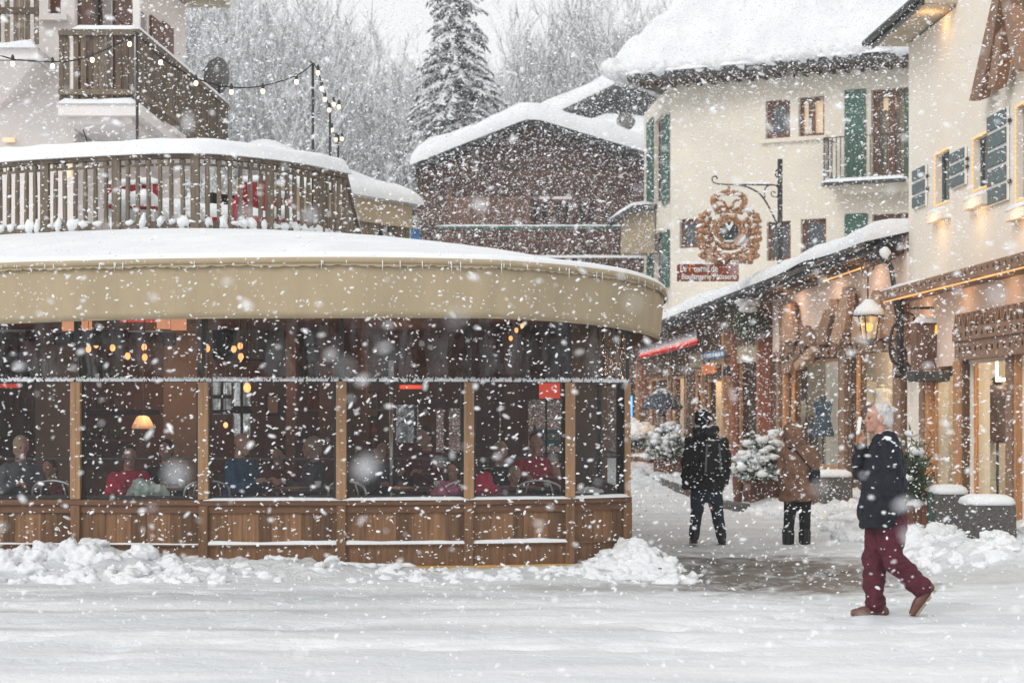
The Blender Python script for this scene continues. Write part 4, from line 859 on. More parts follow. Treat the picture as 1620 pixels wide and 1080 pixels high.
# roof of the wing
def fas(u, d): return wz(u)
m = WG.mb(); N_ = 16; L_ = WG.len
for i in range(N_):
    a, b = OFF*.0+4+(L_-4)*i/N_, 4+(L_-4)*(i+1)/N_
    za_, zb_ = wz(a), wz(b); vs = [(a,-.75,za_-.20),(b,-.75,zb_-.20),(b,-.75,zb_+.0),(a,-.75,za_+.0),(a,3,za_+.85),(b,3,zb_+.85),(a,.15,za_-.1),(b,.15,zb_-.1)]
    m._add(vs, [(0,1,2,3),(3,2,5,4),(0,6,7,1)])
m.quad((4,-.75,wz(4)-.2),(4,-.75,wz(4)),(4,3,wz(4)+.85),(4,.15,wz(4)-.1)); m.build('roof', 'dark_roof', wg)
m = WG.mb(); m.tube([(4+(L_-4)*i/20,-.82,wz(4+(L_-4)*i/20)-.06) for i in range(21)], .055, 8); m.build('gutter', 'black_metal', wg)
m = WG.mb(); uu = WG.U(1215)
for i in range(40):
    u = uu+(L_-uu)*i/40; m.box(u,u+.12,-.55,-.05,wz(u)-.2,wz(u)-.13)
m.bar((uu,-.3,wz(uu)-.26),(L_,-.3,wz(L_)-.26),.10,.10); m.build('eave_beams', 'carved_dark', wg)
m = WG.mb(); m.bar((WG.U(1330),-.36,wz(WG.U(1330))-.30),(WG.U(1395),-.36,wz(WG.U(1395))-.30),.02,.03); m.build('led_strip', 'led_gold', wg)
m = MB()
def hump(x): return .14*math.exp(-((x-WG.U(1335))/1.2)**2)
snow_field(m, WG.M, 4.0, L_, -.86, 3.0, lambda x,y: wz(x)+.0+.225*(y+.75)+hump(x)*.5, .30, n=24, hx=5, rnd=.4, amp=.10); m.build('roof_snow', 'roof_snow', wg, smooth=True)
for px in (1270,1330,1395): lamp_light('eave_glow', WG.M @ Vector((WG.U(px),-.55,wz(WG.U(px))-.45)), (1,.72,.5), 9, .15)
# carved mountain silhouettes
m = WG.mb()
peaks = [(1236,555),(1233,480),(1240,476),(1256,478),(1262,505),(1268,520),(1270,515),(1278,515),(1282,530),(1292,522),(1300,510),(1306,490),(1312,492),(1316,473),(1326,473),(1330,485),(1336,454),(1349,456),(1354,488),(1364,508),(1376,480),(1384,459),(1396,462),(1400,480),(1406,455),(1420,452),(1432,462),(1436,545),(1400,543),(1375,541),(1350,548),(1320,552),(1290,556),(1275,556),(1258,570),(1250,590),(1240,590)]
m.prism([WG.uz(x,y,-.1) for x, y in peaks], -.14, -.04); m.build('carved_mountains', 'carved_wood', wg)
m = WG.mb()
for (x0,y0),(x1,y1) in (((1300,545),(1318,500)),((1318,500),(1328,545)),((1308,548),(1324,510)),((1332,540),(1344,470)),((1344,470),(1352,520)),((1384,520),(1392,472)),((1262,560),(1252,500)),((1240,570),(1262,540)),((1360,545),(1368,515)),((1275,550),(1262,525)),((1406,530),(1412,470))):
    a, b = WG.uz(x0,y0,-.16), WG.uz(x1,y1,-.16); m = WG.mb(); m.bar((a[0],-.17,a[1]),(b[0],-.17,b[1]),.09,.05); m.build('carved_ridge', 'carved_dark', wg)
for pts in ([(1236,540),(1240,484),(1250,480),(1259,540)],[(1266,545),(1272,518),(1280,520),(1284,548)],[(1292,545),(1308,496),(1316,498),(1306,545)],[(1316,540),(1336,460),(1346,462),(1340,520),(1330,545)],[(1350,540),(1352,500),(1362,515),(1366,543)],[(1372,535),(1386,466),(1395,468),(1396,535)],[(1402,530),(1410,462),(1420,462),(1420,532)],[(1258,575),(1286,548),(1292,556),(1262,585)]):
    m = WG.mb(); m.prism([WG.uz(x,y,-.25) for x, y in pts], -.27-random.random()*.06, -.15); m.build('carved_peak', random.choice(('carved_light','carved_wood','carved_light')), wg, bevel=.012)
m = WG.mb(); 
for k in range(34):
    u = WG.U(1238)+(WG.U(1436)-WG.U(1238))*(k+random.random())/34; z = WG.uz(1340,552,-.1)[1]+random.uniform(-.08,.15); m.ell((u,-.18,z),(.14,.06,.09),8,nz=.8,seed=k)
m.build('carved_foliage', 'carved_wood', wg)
# red awning, signs of the far shops
t = thing('shop_awning', 'narrow red awning with light along its edge over the far shop', 'awning', WG.pt(1055,560,-.6)); a, b = WG.pt(1012,563,-.8), WG.pt(1102,539,-.8)
a2, b2 = WG.pt(1012,548,-.05), WG.pt(1102,522,-.05); dz = Vector((0,0,-.10)); m = MB(); m.quad(a,b,b2,a2); m.quad(a+dz,b+dz,b,a); ob = m.build('cloth', 'awning_red', t); md = ob.modifiers.new('t','SOLIDIFY'); md.thickness = .02
m = MB(); m.bar(a+Vector((0,0,.02)), b+Vector((0,0,.02)), .05); m.build('edge_light', 'neon_red', t)
t = thing('neon_tube', 'vertical blue neon tube beside the pavilion corner', 'neon light', WG.pt(997,660,-.2)); a, b = WG.pt(998,662,-.5), WG.pt(998,626,-.5); m = MB(); m.tube([a,b],.05,8); m.build('tube', 'neon_blue', t); m = MB(); m.bar(a+Vector((.07,0,-.1)),b+Vector((.07,0,.1)),.05); m.build('back_bar', 'black_metal', t)
t = thing('shop_sign', 'small blue and white lettered sign over the orange board', 'sign', WG.pt(1128,565,-.3)); W2 = WG; r = WG.rect(1111,1148,556,567,-.3); m = WG.mb(); m.box(r[0],r[1],-.33,-.3,r[2],r[3]); m.build('board', 'blue_paint', t); m = WG.mb()
for k in range(8): u = r[0]+(r[1]-r[0])*(k+.3)/8; m.box(u,u+.14,-.36,-.33,r[2]+.04,r[3]-.04)
m.build('letters', 'white_paint', t); m = WG.mb(); m.box(r[0]+.2,r[0]+.25,-.3,0,r[2]+.02,r[2]+.06); m.box(r[1]-.25,r[1]-.2,-.3,0,r[2]+.02,r[2]+.06); m.build('bracket', 'black_metal', t)
t = thing('shop_sign', 'square orange board hanging under the blue lettered sign', 'sign', WG.pt(1124,583,-.3)); r = WG.rect(1113,1134,575,591,-.3); m = WG.mb(); m.box(r[0],r[1],-.35,-.3,r[2],r[3]); m.build('board', 'orange_paint', t); m = WG.mb(); m.box((r[0]+r[1])/2-.02,(r[0]+r[1])/2+.02,-.34,-.31,r[3],r[3]+.12); m.build('hanger', 'black_metal', t)
p = WG.pt(1149,586,-.35); t = thing('wall_speaker', 'small black wedge loudspeaker on the orange timber post', 'speaker', p); m = MB(); m.box(p.x-.1,p.x+.12,p.y-.1,p.y+.1,p.z-.13,p.z+.11,taper=.6); m.build('housing', 'black_metal', t); m = MB(); m.tube([p,p+Vector((.15,.1,.05))],.02,6); m.build('mount', 'black_metal', t)
p = WG.pt(1188,505,-.5); t = thing('snowy_wreath', 'dark fir bough bundle dusted with snow under the eave', 'wreath', p); m = MB(); rr = random.Random(3)
for k in range(260):
    d = Vector((rr.gauss(0,1),rr.gauss(0,1),rr.gauss(0,1))).normalized(); c = p+Vector((d.x*.45*rr.random()**.5,d.y*.3,d.z*.55*rr.random()**.5)); e_ = c+Vector((rr.uniform(-.15,.15),rr.uniform(-.1,.1),-.16)); m.tube([c,e_],[.02,.004],4)
m.build('needles', 'leaf_green', t); m = MB()
for k in range(9): m.ell(p+Vector((rr.uniform(-.35,.1),-.2,rr.uniform(.1,.5))),(.14,.12,.08),8,nz=.5,seed=k)
m.build('snow', 'snow', t, smooth=True)

# ================================================================== CORNER BUILDING (right)
FA = Wall((7.26,34.7), (7.72,22.0)); fc = thing('corner_building', 'cream plastered building with carved timber front at the right edge', 'building', (7.4,30,0))
wins = [FA.rect(1481,1502,240,322), FA.rect(1541,1566,214,298), FA.rect(1609,1645,160,312)]
gl = [(FA.U(1474),FA.U(1514),.35,2.78), (FA.U(1537),FA.U(1596),.15,2.86), (FA.U(1618),FA.U(1740),.15,2.9)]
m = FA.mb(); u15 = FA.U(1515); wall_holes(m, 0, u15, 0, 8.45, [w for w in wins+gl if w[1] <= u15], .3); wall_holes(m, u15, FA.len, 0, 13, [w for w in wins+gl if w[0] > u15], .3); m.build('wall', 'warm_plaster', fc)
m = MB(); m.box(7.27,14,34.45,34.7,0,8.4); m.build('end_wall', 'warm_plaster', fc)
m = FA.mb(); m.box(u15-.1,u15,-.001,6,8.45,13); m.build('dormer_wall', 'warm_plaster', fc)
m = FA.mb(); m.box(-.45,u15,-.55,5,8.5,8.62); m.build('roof', 'slab_stone', fc); m = FA.mb(); m.box(-.5,u15,-.64,-.55,8.46,8.70); m.tube([(-.5,-.70,8.56),(u15,-.70,8.56)],.06,8); m.build('gutter', 'black_metal', fc)
m = MB(); snow_field(m, FA.M, -.45, u15, -.6, 5, lambda x,y: 8.62+.3*(y+.6), .18, n=20, rnd=.3); m.build('roof_snow', 'roof_snow', fc, smooth=True)
lamp_light('eave_glow', FA.M @ Vector((2.6,-.3,8.3)), (1,.6,.25), 5, .1)
for w in wins:
    a, b, c, d = w; window(FA, w, fc, 'grey_green_paint', 'dark_glass', rec=.1, fw=.06)
    m = FA.mb(); 
    m.tube([(b,-.02,d),(a,-.02,d),(a,-.02,c),(b,-.02,c)],.007,5)
    for (p0, p1) in (((a,d),(b,d)),((a,c),(a,d)),((a,c),(b,c))):
        n_ = int(math.dist(p0,p1)/.07)
        for k in range(n_+1): q = (p0[0]+(p1[0]-p0[0])*k/n_, p0[1]+(p1[1]-p0[1])*k/n_); m.ell((q[0],-.02,q[1]),(.014,.014,.018),6)
    m.build('rope_light', 'led_gold', fc, smooth=True)
    m = FA.mb(); m.box(a-.1,b+.1,-.16,.0,c-.30,c-.14); m.build('window_sill', 'warm_plaster', fc)
    m = MB(); snow_roll(m, [FA.M @ Vector((a-.08+(b-a+.16)*t/8,-.09,c-.15)) for t in range(9)], .16, .08); m.build('sill_snow', 'snow', fc, smooth=True)
    m = FA.mb(); m.box(a+.05,b-.05,-.12,-.08,c-.139,c-.12); m.build('sill_light', 'led_gold', fc)
    lamp_light('sill_glow', FA.M @ Vector(((a+b)/2,-.35,c-.35)), (1,.55,.2), 5, .08)
for x0, x1, y0, y1, n_ in ((1448,1468,264,328,3),(1508,1531,236,296,3),(1567,1598,176,322,5)):
    u0, u1, z0, z1 = FA.rect(x0,x1,y0,y1); m = FA.mb(); m.box(u0,u1,-.045,-.01,z0,z1); m.build('shutter', 'white_paint', fc); m = FA.mb()
    for k in range(n_): a = z0+(z1-z0)*k/n_+.025; m.box(u0+.02,u1-.03,-.07,-.045,a,z0+(z1-z0)*(k+1)/n_-.025, ch=.008)
    m.build('shutter_panel', 'grey_green_paint', fc); m = FA.mb(); 
    for zz in (z0+.25,z1-.25): m.box(u1,u1+.12,-.04,-.02,zz,zz+.05)
    m.build('hinge', 'black_metal', fc)
# cornice with light line, carved lower beam
_, zc1 = FA.uz(1500,432,-.35); c0 = (3.42+.0)
u_s = .0
zt_, zb_ = FA.uz(1560,414,-.5)[1], FA.uz(1560,440,-.5)[1]
m = FA.mb(); m.box(u_s,FA.len,-.5,0,zb_+.05,zt_, ch=.01); m.build('cornice', 'carved_wood', fc)
m = FA.mb(); k = u_s+.15
while k < FA.len: m.prism([(k,zb_+.14),(k+.04,zb_+.14),(k+.055,zt_-.10),(k+.02,zt_-.05),(k-.015,zt_-.10)],-.515,-.501); k += .30
m.build('cornice_grooves', 'carved_dark', fc)
m = FA.mb(); m.box(u_s,FA.len,-.47,-.45,zb_+.02,zb_+.042); m.build('led_strip', 'led_gold', fc)
for u in (1.5,4,6.5,9): lamp_light('strip_glow', FA.M @ Vector((u,-.42,zb_-.10)), (1,.62,.32), 7, .3)
m = MB(); snow_roll(m, [FA.M @ Vector((u_s+2.4*t/14,-.3,zt_-.01)) for t in range(15)], .4, .07); m.build('cornice_snow', 'snow', fc, smooth=True)
m = FA.mb(); m.box(0,FA.len,-.02,0,zb_-1.2,zb_+.04); m.build('upper_band', 'pink_plaster', fc)
za2, zb2 = FA.uz(1580,483,-.2)[1], FA.uz(1580,563,-.2)[1]; us2 = FA.U(1512,-.2)
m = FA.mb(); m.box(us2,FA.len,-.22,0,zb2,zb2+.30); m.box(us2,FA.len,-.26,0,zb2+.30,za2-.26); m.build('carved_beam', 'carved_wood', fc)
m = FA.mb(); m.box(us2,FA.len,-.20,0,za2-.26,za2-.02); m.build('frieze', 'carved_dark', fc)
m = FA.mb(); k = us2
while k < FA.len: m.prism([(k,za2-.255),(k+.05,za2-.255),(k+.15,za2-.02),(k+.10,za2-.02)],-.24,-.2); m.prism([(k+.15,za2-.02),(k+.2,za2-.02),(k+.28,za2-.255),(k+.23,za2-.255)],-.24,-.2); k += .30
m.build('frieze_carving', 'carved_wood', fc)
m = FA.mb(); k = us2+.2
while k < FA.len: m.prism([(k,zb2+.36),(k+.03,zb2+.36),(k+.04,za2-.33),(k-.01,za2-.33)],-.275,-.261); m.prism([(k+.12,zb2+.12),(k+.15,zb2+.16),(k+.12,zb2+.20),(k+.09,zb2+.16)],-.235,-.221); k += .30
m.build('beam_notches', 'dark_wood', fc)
for px, w, mt, z1 in ((1440,.22,'warm_plaster',zb2),(1466,.34,'carved_wood',zb2),(1473,.10,'orange_wood',zb2),(1522,.42,'orange_wood',zb2),(1533,.10,'carved_dark',zb2),(1606,.34,'carved_wood',zb2),(1616,.10,'orange_wood',zb2)):
    u = FA.U(px); m = FA.mb(); m.box(u-w/2,u+w/2,-.1 if mt != 'warm_plaster' else -.03,.05,0,z1,ch=.006); m.build('timber_post', mt, fc)
for k, o in enumerate(gl):
    a, b, c, d = o; m = FA.mb(); f = .06; m.box(a,b,.04,.1,c,c+f); m.box(a,b,.04,.1,d-f,d); m.box(a,a+f,.04,.1,c+f,d-f); m.box(b-f,b,.04,.1,c+f,d-f); w = m.build('shop_window', 'orange_wood', fc)
    g = FA.mb(); g.quad((a+f,.07,c+f),(b-f,.07,c+f),(b-f,.07,d-f),(a+f,.07,d-f)); g.build('pane', 'shop_glass', w)
m = FA.mb(); m.box(.1,FA.len,2.3,2.4,0,3.3); m.build('shop_back_wall', 'warm_plaster', fc); m = FA.mb(); m.box(.1,FA.len,.3,2.4,3.1,3.2); m.build('shop_ceiling', 'warm_plaster', fc)
m = FA.mb(); m.box(.1,FA.len,.3,2.4,.03,.1); m.build('shop_floor', 'plank_brown', fc); m = FA.mb(); m.box(.1,.2,.3,2.4,0,3.2); m.build('shop_partition', 'tan_plaster', fc)
for px, e in ((1494,42),(1570,42),(1640,40)): lamp_light('shop_light', FA.M @ Vector((FA.U(px),1.2,2.6)), (1,.80,.55), e, .15)
# things in the corner shop windows
u = FA.U(1490); m = FA.mb(); m.prism([(u-.7,1.0),(u+.25,1.0),(u+.25,2.05),(u-.05,1.9),(u-.7,1.35)],.5,.55); tag(m.build('display_panel', 'white_paint', loc=FA.M @ Vector((u,.5,1))), 'big slanted white panel in the first corner shop window', 'panel')
goods(FA,1553,640,760,.8,'porcelain','white figure on a stand in the corner shop door',.28); goods(FA,1578,600,700,1.0,'dark_wood','dark round topped goods in the corner shop door',.3)
r = FA.rect(1575,1592,598,603,.6); m = FA.mb(); m.box(r[0],r[1]+.3,.6,.63,r[2],r[3]); m.box(r[0],r[0]+.05,.6,.63,r[3],r[3]+.3); tag(m.build('lit_shelf_edge', 'lamp_white', loc=FA.M @ Vector((r[0],.6,r[2]))), 'bright golden shelf light inside the corner shop door', 'shelf light')
for px, py in ((1486,645),(1486,672)): p = FA.pt(px,py,.4); m = MB(); m.ell(p,.05,10); tag(m.build('globe_lamp', 'lamp_white', loc=p, smooth=True), 'small warm globe in the first corner shop window', 'lamp', 'pair of small globes in the corner shop window')
# big rustic letter A on the upper wall
t = thing('rustic_letter', 'big letter A of rough slanted beams high on the corner building', 'letter', FA.pt(1580,90,-.2)); d0, d1 = -.30, -.12
def poly(pts): return [FA.uz(x,y,-.2) for x, y in pts]
for pts in ([(1580,-8),(1590,-8),(1586,25),(1577,78),(1558,154),(1542,160)], [(1586,56),(1597,43),(1592,90),(1585,137),(1573,142),(1580,95)], [(1597,14),(1609,8),(1623,60),(1628,110),(1616,113),(1607,70)], [(1593,87),(1614,79),(1615,90),(1592,99)], [(1591,-25),(1610,-25),(1606,18),(1595,26)]):
    m = FA.mb(); m.prism(poly(pts), d0+random.uniform(-.02,.02), d1); m.build('beam', 'carved_wood', t, bevel=.01)
lamp_light('letter_glow', FA.pt(1572,110,-.16), (1,.5,.15), 4, .05); lamp_light('letter_glow', FA.pt(1600,95,-.16), (1,.5,.15), 3, .05)
# projecting wooden sign box
bp0 = FA.pt(1452,560,-.3); t = thing('projecting_sign', 'snow rimmed wooden box sign with a carved peak beside the lantern bracket', 'sign', bp0)
Y0 = bp0.y-.2; A0, A1 = P(1450,585,Y0), P(1503,505,Y0); SW = Wall((A0.x,Y0),(A1.x,Y0+.05)); L2 = SW.len
m = SW.mb(); m.box(0,L2,0,.35,A0.z,A1.z-.05); m.build('box', 'chalet_light', t)
m = SW.mb(); m.box(L2-.0,L2+.10,-.06,.42,A0.z-.1,A1.z+.12,ch=.01); m.box(-.05,L2,-.05,.4,A0.z-.20,A0.z-.01,ch=.01); m.build('frame', 'dark_roof', t)
m = MB(); snow_roll(m, [SW.M @ Vector((L2*q/10,.1,A1.z-.06)) for q in range(11)], .3, .09, amp=.5); m.build('snow', 'snow', t, smooth=True)
m = SW.mb(); zc = (A0.z+A1.z)/2
m.prism([(L2*.30,A0.z+.12),(L2*.36,A0.z+.12),(L2*.44,zc+.12),(L2*.40,zc+.12)],-.03,0); m.prism([(L2*.50,A0.z+.15),(L2*.56,A0.z+.15),(L2*.62,zc+.2),(L2*.58,zc+.2)],-.03,0); m.prism([(L2*.66,A0.z+.15),(L2*.72,A0.z+.15),(L2*.64,zc+.2),(L2*.60,zc+.2)],-.03,0); m.build('carved_peak', 'carved_dark', t)
m = SW.mb(); m.prism([(L2*.55,zc+.18),(L2*.68,zc+.18),(L2*.70,zc+.34),(L2*.57,zc+.34)],-.035,-.001); m.build('yellow_patch', 'sign_yellow', t)
m = SW.mb(); m.bar((L2*.1,.2,A1.z+.2),(L2*1.0,.2,A1.z+.2),.03); m.bar((-.05,.2,A1.z+.2),(L2+.5,.5,A1.z+.25),.04); m.build('bracket', 'black_metal', t)

# ================================================================== LANTERN
p0 = WG.pt(1425,470,-.5); Yl = 34.0
def PL(x, y): return P(x, y, Yl)
t = thing('street_lantern', 'snow capped black lantern glowing warm on a scrolled wall bracket', 'lantern', PL(1375,505))
s_ = Yl/F; c = PL(1375,505); z_top, z_bot = PL(0,500).z, PL(0,537).z
m = MB()
for k in range(4):
    a = R(45+90*k+12); m.tube([(c.x+.20*math.cos(a),c.y+.20*math.sin(a),z_top),(c.x+.125*math.cos(a),c.y+.125*math.sin(a),z_bot)],.014,5)
def sq(r, z): return [Vector((c.x+r*math.cos(R(45+90*k+12)),c.y+r*math.sin(R(45+90*k+12)),z)) for k in range(4)]
for r_, z in ((.205,z_top),(.13,z_bot)):
    q = sq(r_,z)
    for k in range(4): m.bar(q[k],q[(k+1)%4],.025)
m.lathe([(.03,0),(.06,-.03),(.02,-.07)],(c.x,c.y,z_bot),10); m.build('cage', 'black_metal', t)
m = MB(); a_, b_ = sq(.195,z_top), sq(.12,z_bot)
for k in range(4): m.quad(b_[k],b_[(k+1)%4],a_[(k+1)%4],a_[k])
m.build('glass_panel', 'lantern_pane', t)
m = MB(); m.ell((c.x,c.y,z_bot+.22),(.065,.065,.085),12); m.build('bulb', 'bulb_warm', t, smooth=True)
m = MB(); m.loft2([(Vector((c.x,c.y,z_top+z)),r_) for r_, z in ((.27,-.01),(.275,.015),(.18,.13),(.07,.2),(.03,.26))], 4); m.build('hood', 'black_metal', t)
m = MB(); m.loft2([(Vector((c.x,c.y,z_top+z)),r_) for r_, z in ((.25,.012),(.285,.03),(.27,.10),(.20,.18),(.12,.24),(.09,.285),(.03,.31))], 18); m.build('snow_cap', 'snow', t, smooth=True)
lamp_light('lantern_light', (c.x,c.y-.0,z_bot+.28), (1,.66,.32), 14, .06)
m = MB(); m.tube([PL(1373,478),PL(1373,420)],.014,6)
m.tube(catmull([PL(1373,436),PL(1364,428),PL(1365,416),PL(1376,412),PL(1383,418),PL(1380,427),PL(1376,424)],6),.014,6)
m.tube(catmull([PL(1375,413),PL(1385,400),PL(1395,410),PL(1408,418),PL(1413,445),PL(1418,485),PL(1422,530),PL(1424,585)],8),.046,7)
m.tube(catmull([PL(1424,500),PL(1412,520),PL(1408,550),PL(1412,570),PL(1424,580),PL(1428,592),PL(1420,596),PL(1415,590),PL(1420,585)],6),.030,6)
m.tube(catmull([PL(1424,500),PL(1434,495),PL(1445,499),PL(1446,508)],5),.016,6)
m.tube(catmull([PL(1446,502),PL(1447,540),PL(1443,575),PL(1436,588),PL(1430,580),PL(1435,574),PL(1439,580)],6),.026,6)
m.bar(PL(1426,470),PL(1426,590),.075,.05); m.bar(PL(1426,500)+Vector((0,0,0)),PL(1428,500)+Vector((.05,.9,0)),.03); m.bar(PL(1426,575),PL(1428,575)+Vector((.05,.9,0)),.03)
m.build('bracket', 'black_metal', t, smooth=True)
m = MB(); m.ell(PL(1400,400)+Vector((0,0,0)),(.1,.08,.11),12,nz=.3); m.build('bracket_snow', 'snow', t, smooth=True)

# ================================================================== CROWN SIGN
Yc = 42.5
def PC(x, y, dy=0): return P(x, y, Yc+dy)
t = thing('sign_bracket', 'black wrought iron bracket with scrolls holding the gilded crown emblem', 'bracket', PC(1233,410))
m = MB(); m.bar(PC(1234,252),PC(1234,425),.10,.10); m.build('post', 'black_metal', t)
m = MB(); m.tube([PC(1234,293),PC(1150,292),PC(1135,291)],.016,6); m.tube(catmull([PC(1135,291),PC(1128,288),PC(1127,281),PC(1133,279),PC(1135,284)],6),.016,6)
m.tube(catmull([PC(1165,292),PC(1185,297),PC(1203,308),PC(1215,325),PC(1225,345),PC(1232,360)],7),.02,6)
m.tube(catmull([PC(1232,310),PC(1226,312),PC(1220,308),PC(1222,303),PC(1227,305)],6),.014,6); m.tube(catmull([PC(1210,313),PC(1210,300),PC(1217,293),PC(1228,294),PC(1232,302),PC(1230,311)],6),.016,6); m.tube(catmull([PC(1232,283),PC(1227,277),PC(1229,269),PC(1234,271)],5),.018,6)
m.build('scrollwork', 'black_metal', t, smooth=True); m = MB(); snow_roll(m, [PC(1175+47*k/8,291) for k in range(9)], .06, .04); m.build('snow', 'snow', t, smooth=True)
em = thing('crown_emblem', 'carved gilded crown emblem with leafy scrolls and a heart in its ring', 'hanging emblem', PC(1152,345))
EW = Wall((PC(1100,0).x,Yc),(PC(1210,0).x,Yc)); k0 = Yc/F
def E(x, y, d=0): return EW.M @ Vector(((x-1100)*k0, d, PC(0,y).z))
m = MB()
def ring(cx, cy, rx, ry, r, d=0, n=28): m.tube([E(cx+rx*math.cos(2*math.pi*i/n), cy+ry*math.sin(2*math.pi*i/n), d) for i in range(n+1)], r, 7)
ring(1153,367,17,17,.042,0); m.tube([E(1153+27*math.cos(a_), 367-27*math.sin(a_), .02) for a_ in np.linspace(-2.8,-.35,18)],.035,7); ring(1153,367,22.5,22.5,.075,.01)
for k_ in range(10): a_ = 2*math.pi*k_/10; m.ell(E(1153+25*math.cos(a_),367+25*math.sin(a_),-.03),(.09,.06,.07),8,nz=.6,seed=k_)
m.build('round_frame', 'gold', em, smooth=True); mb3 = MB(Matrix.Translation(E(1153,367,.03))); mb3.prism([(15.5*k0*math.cos(2*math.pi*i/28),15.5*k0*math.sin(2*math.pi*i/28)) for i in range(28)],-.01,.02); mb3.build('dark_disc', 'green_paint', em)
m = MB()
for sx in (-1,1):
    X = lambda v: 1153+sx*v
    for pts, r in (([(30,341),(38,337),(45,348),(42,360),(46,375),(40,395),(30,402)],[.05,.09,.11,.08,.11,.09,.05]), ([(20,350),(30,347),(34,358),(30,375),(32,388),(24,398),(14,400)],[.04,.08,.09,.07,.09,.08,.05]), ([(44,352),(49,362),(47,375),(43,382)],[.04,.07,.06,.03]), ([(12,398),(20,408),(32,412),(42,405),(38,400)],[.07,.09,.09,.06,.03]), ([(8,392),(14,385),(22,392),(18,402)],[.04,.07,.07,.04])):
        c_ = catmull([E(X(a),b,(-.05 if r[0]>.045 else .03)) for a, b in pts],5); rr_ = np.interp(np.linspace(0,len(r)-1,len(c_)),range(len(r)),r); m.tube(c_,[float(q)*.95*(.8+.35*math.sin(k_q*1.9)) for k_q, q in enumerate(rr_)],7)
    for k in range(16): a = R(-60+12*k)*sx; m.ell(E(1153+sx*(41+5*math.cos(k*1.7)),346+k*3.9,-.06),(.05,.04,.06),6,nz=.5,seed=k)
m.build('leaf_scrolls', 'gold', em, smooth=True)
m = MB(); m.tube([E(1131+44*k/10,337-3*math.sin(math.pi*k/10),-.03) for k in range(11)],.05,7)
for sx in (-1,1): m.tube(catmull([E(1153,305,0),E(1153+sx*9,305,-.02),E(1153+sx*21,310,-.03),E(1153+sx*25,319,-.03),E(1153+sx*19,330,-.02),E(1153+sx*14,335,0)],6),.07,7); m.tube(catmull([E(1153+sx*20,317,-.05),E(1153+sx*10,318,-.04),E(1153+sx*4,328,-.03),E(1153+sx*3,336,0)],6),.03,6)
for k in range(9): m.ell(E(1133+k*5,329+3*math.cos(k*2),-.06),.045,7)
m.ell(E(1153,303),.075,10); m.ell(E(1153,297),.04,8); m.tube([E(1153,298),E(1153,291)],.018,6); m.build('crown', 'gold', em, smooth=True)
m = MB()
hp = []
for i in range(28): tt = 2*math.pi*i/28; hp.append((16*math.sin(tt)**3*.88, (13*math.cos(tt)-5*math.cos(2*tt)-2*math.cos(3*tt)-math.cos(4*tt))*.85))
mm_ = Matrix.Translation(E(1153,366,-.01)); mb2 = MB(mm_); mb2.prism([(x*k0,z*k0) for x, z in hp],-.04,.04); mb2.build('heart', 'black_metal', em)
mb2 = MB(Matrix.Translation(E(1153,360,-.07))); mb2.prism([(-7*k0,6*k0),(-4*k0,7.5*k0),(0,1.5*k0),(4*k0,7.5*k0),(7*k0,6*k0),(0,-6*k0)],-.02,.04); mb2.build('heart_snow', 'snow', em)
m = MB()
for k in range(26): m.ell(E(1153+random.uniform(-34,34),random.uniform(402,414),random.uniform(-.08,.02)),(.09,.05,.08),8,nz=.6,seed=k)
m.build('base_scrolls', 'gold', em, smooth=True)
m = MB()
for cx, cy, w, h in ((1138,308,8,3),(1167,308,8,3),(1121,334,9,3),(1184,333,9,4),(1153,382,9,2)): m.ell(E(cx,cy,-.03),(w*k0,.09,h*k0),12,nz=.2,seed=cx)
for pts in ([(1128,372),(1134,381),(1141,386)],[(1166,386),(1173,381),(1179,372)]): m.tube([E(x,y,-.06) for x, y in pts],[.01,.04,.015],6)
m.build('snow', 'snow', em, smooth=True)
fs = thing('bakery_sign', 'dark red bakery board reading Le Fournil de Boulangerie Patisserie', 'shop sign', E(1120,430))
m = MB(); a, b = E(1071,445,.0), E(1169,418,.0); m.box(a.x,b.x,Yc-.03,Yc+.04,a.z,b.z,ch=.012); m.build('board', 'sign_red', fs)
SWl = Wall((a.x,Yc-.03),(b.x,Yc-.03)); Ls = SWl.len
text('Le', .20, textM(SWl, Ls*.10, -.012, E(0,425.5).z), 'white_paint', fs, fit=.14); text('F', .25, textM(SWl, Ls*.225, -.014, E(0,425).z), 'orange_paint', fs, fit=.10); text('ournil', .20, textM(SWl, Ls*.395, -.012, E(0,425.5).z), 'white_paint', fs, fit=.34); text('de', .20, textM(SWl, Ls*.60, -.012, E(0,425.5).z), 'white_paint', fs, fit=.15)
text('Boulangerie', .18, textM(SWl, Ls*.31, -.012, E(0,438).z), 'white_paint', fs, fit=.66); text('P\u00e2tisserie', .18, textM(SWl, Ls*.77, -.012, E(0,438).z), 'white_paint', fs, fit=.52)
m = MB(); snow_roll(m, [E(1076+36*k/8,418,.0) for k in range(9)], .1, .06); m.build('snow', 'snow', fs, smooth=True); m = MB(); m.bar(E(1153,418,.03),E(1153,406,.03),.06); m.build('hanger', 'black_metal', fs)
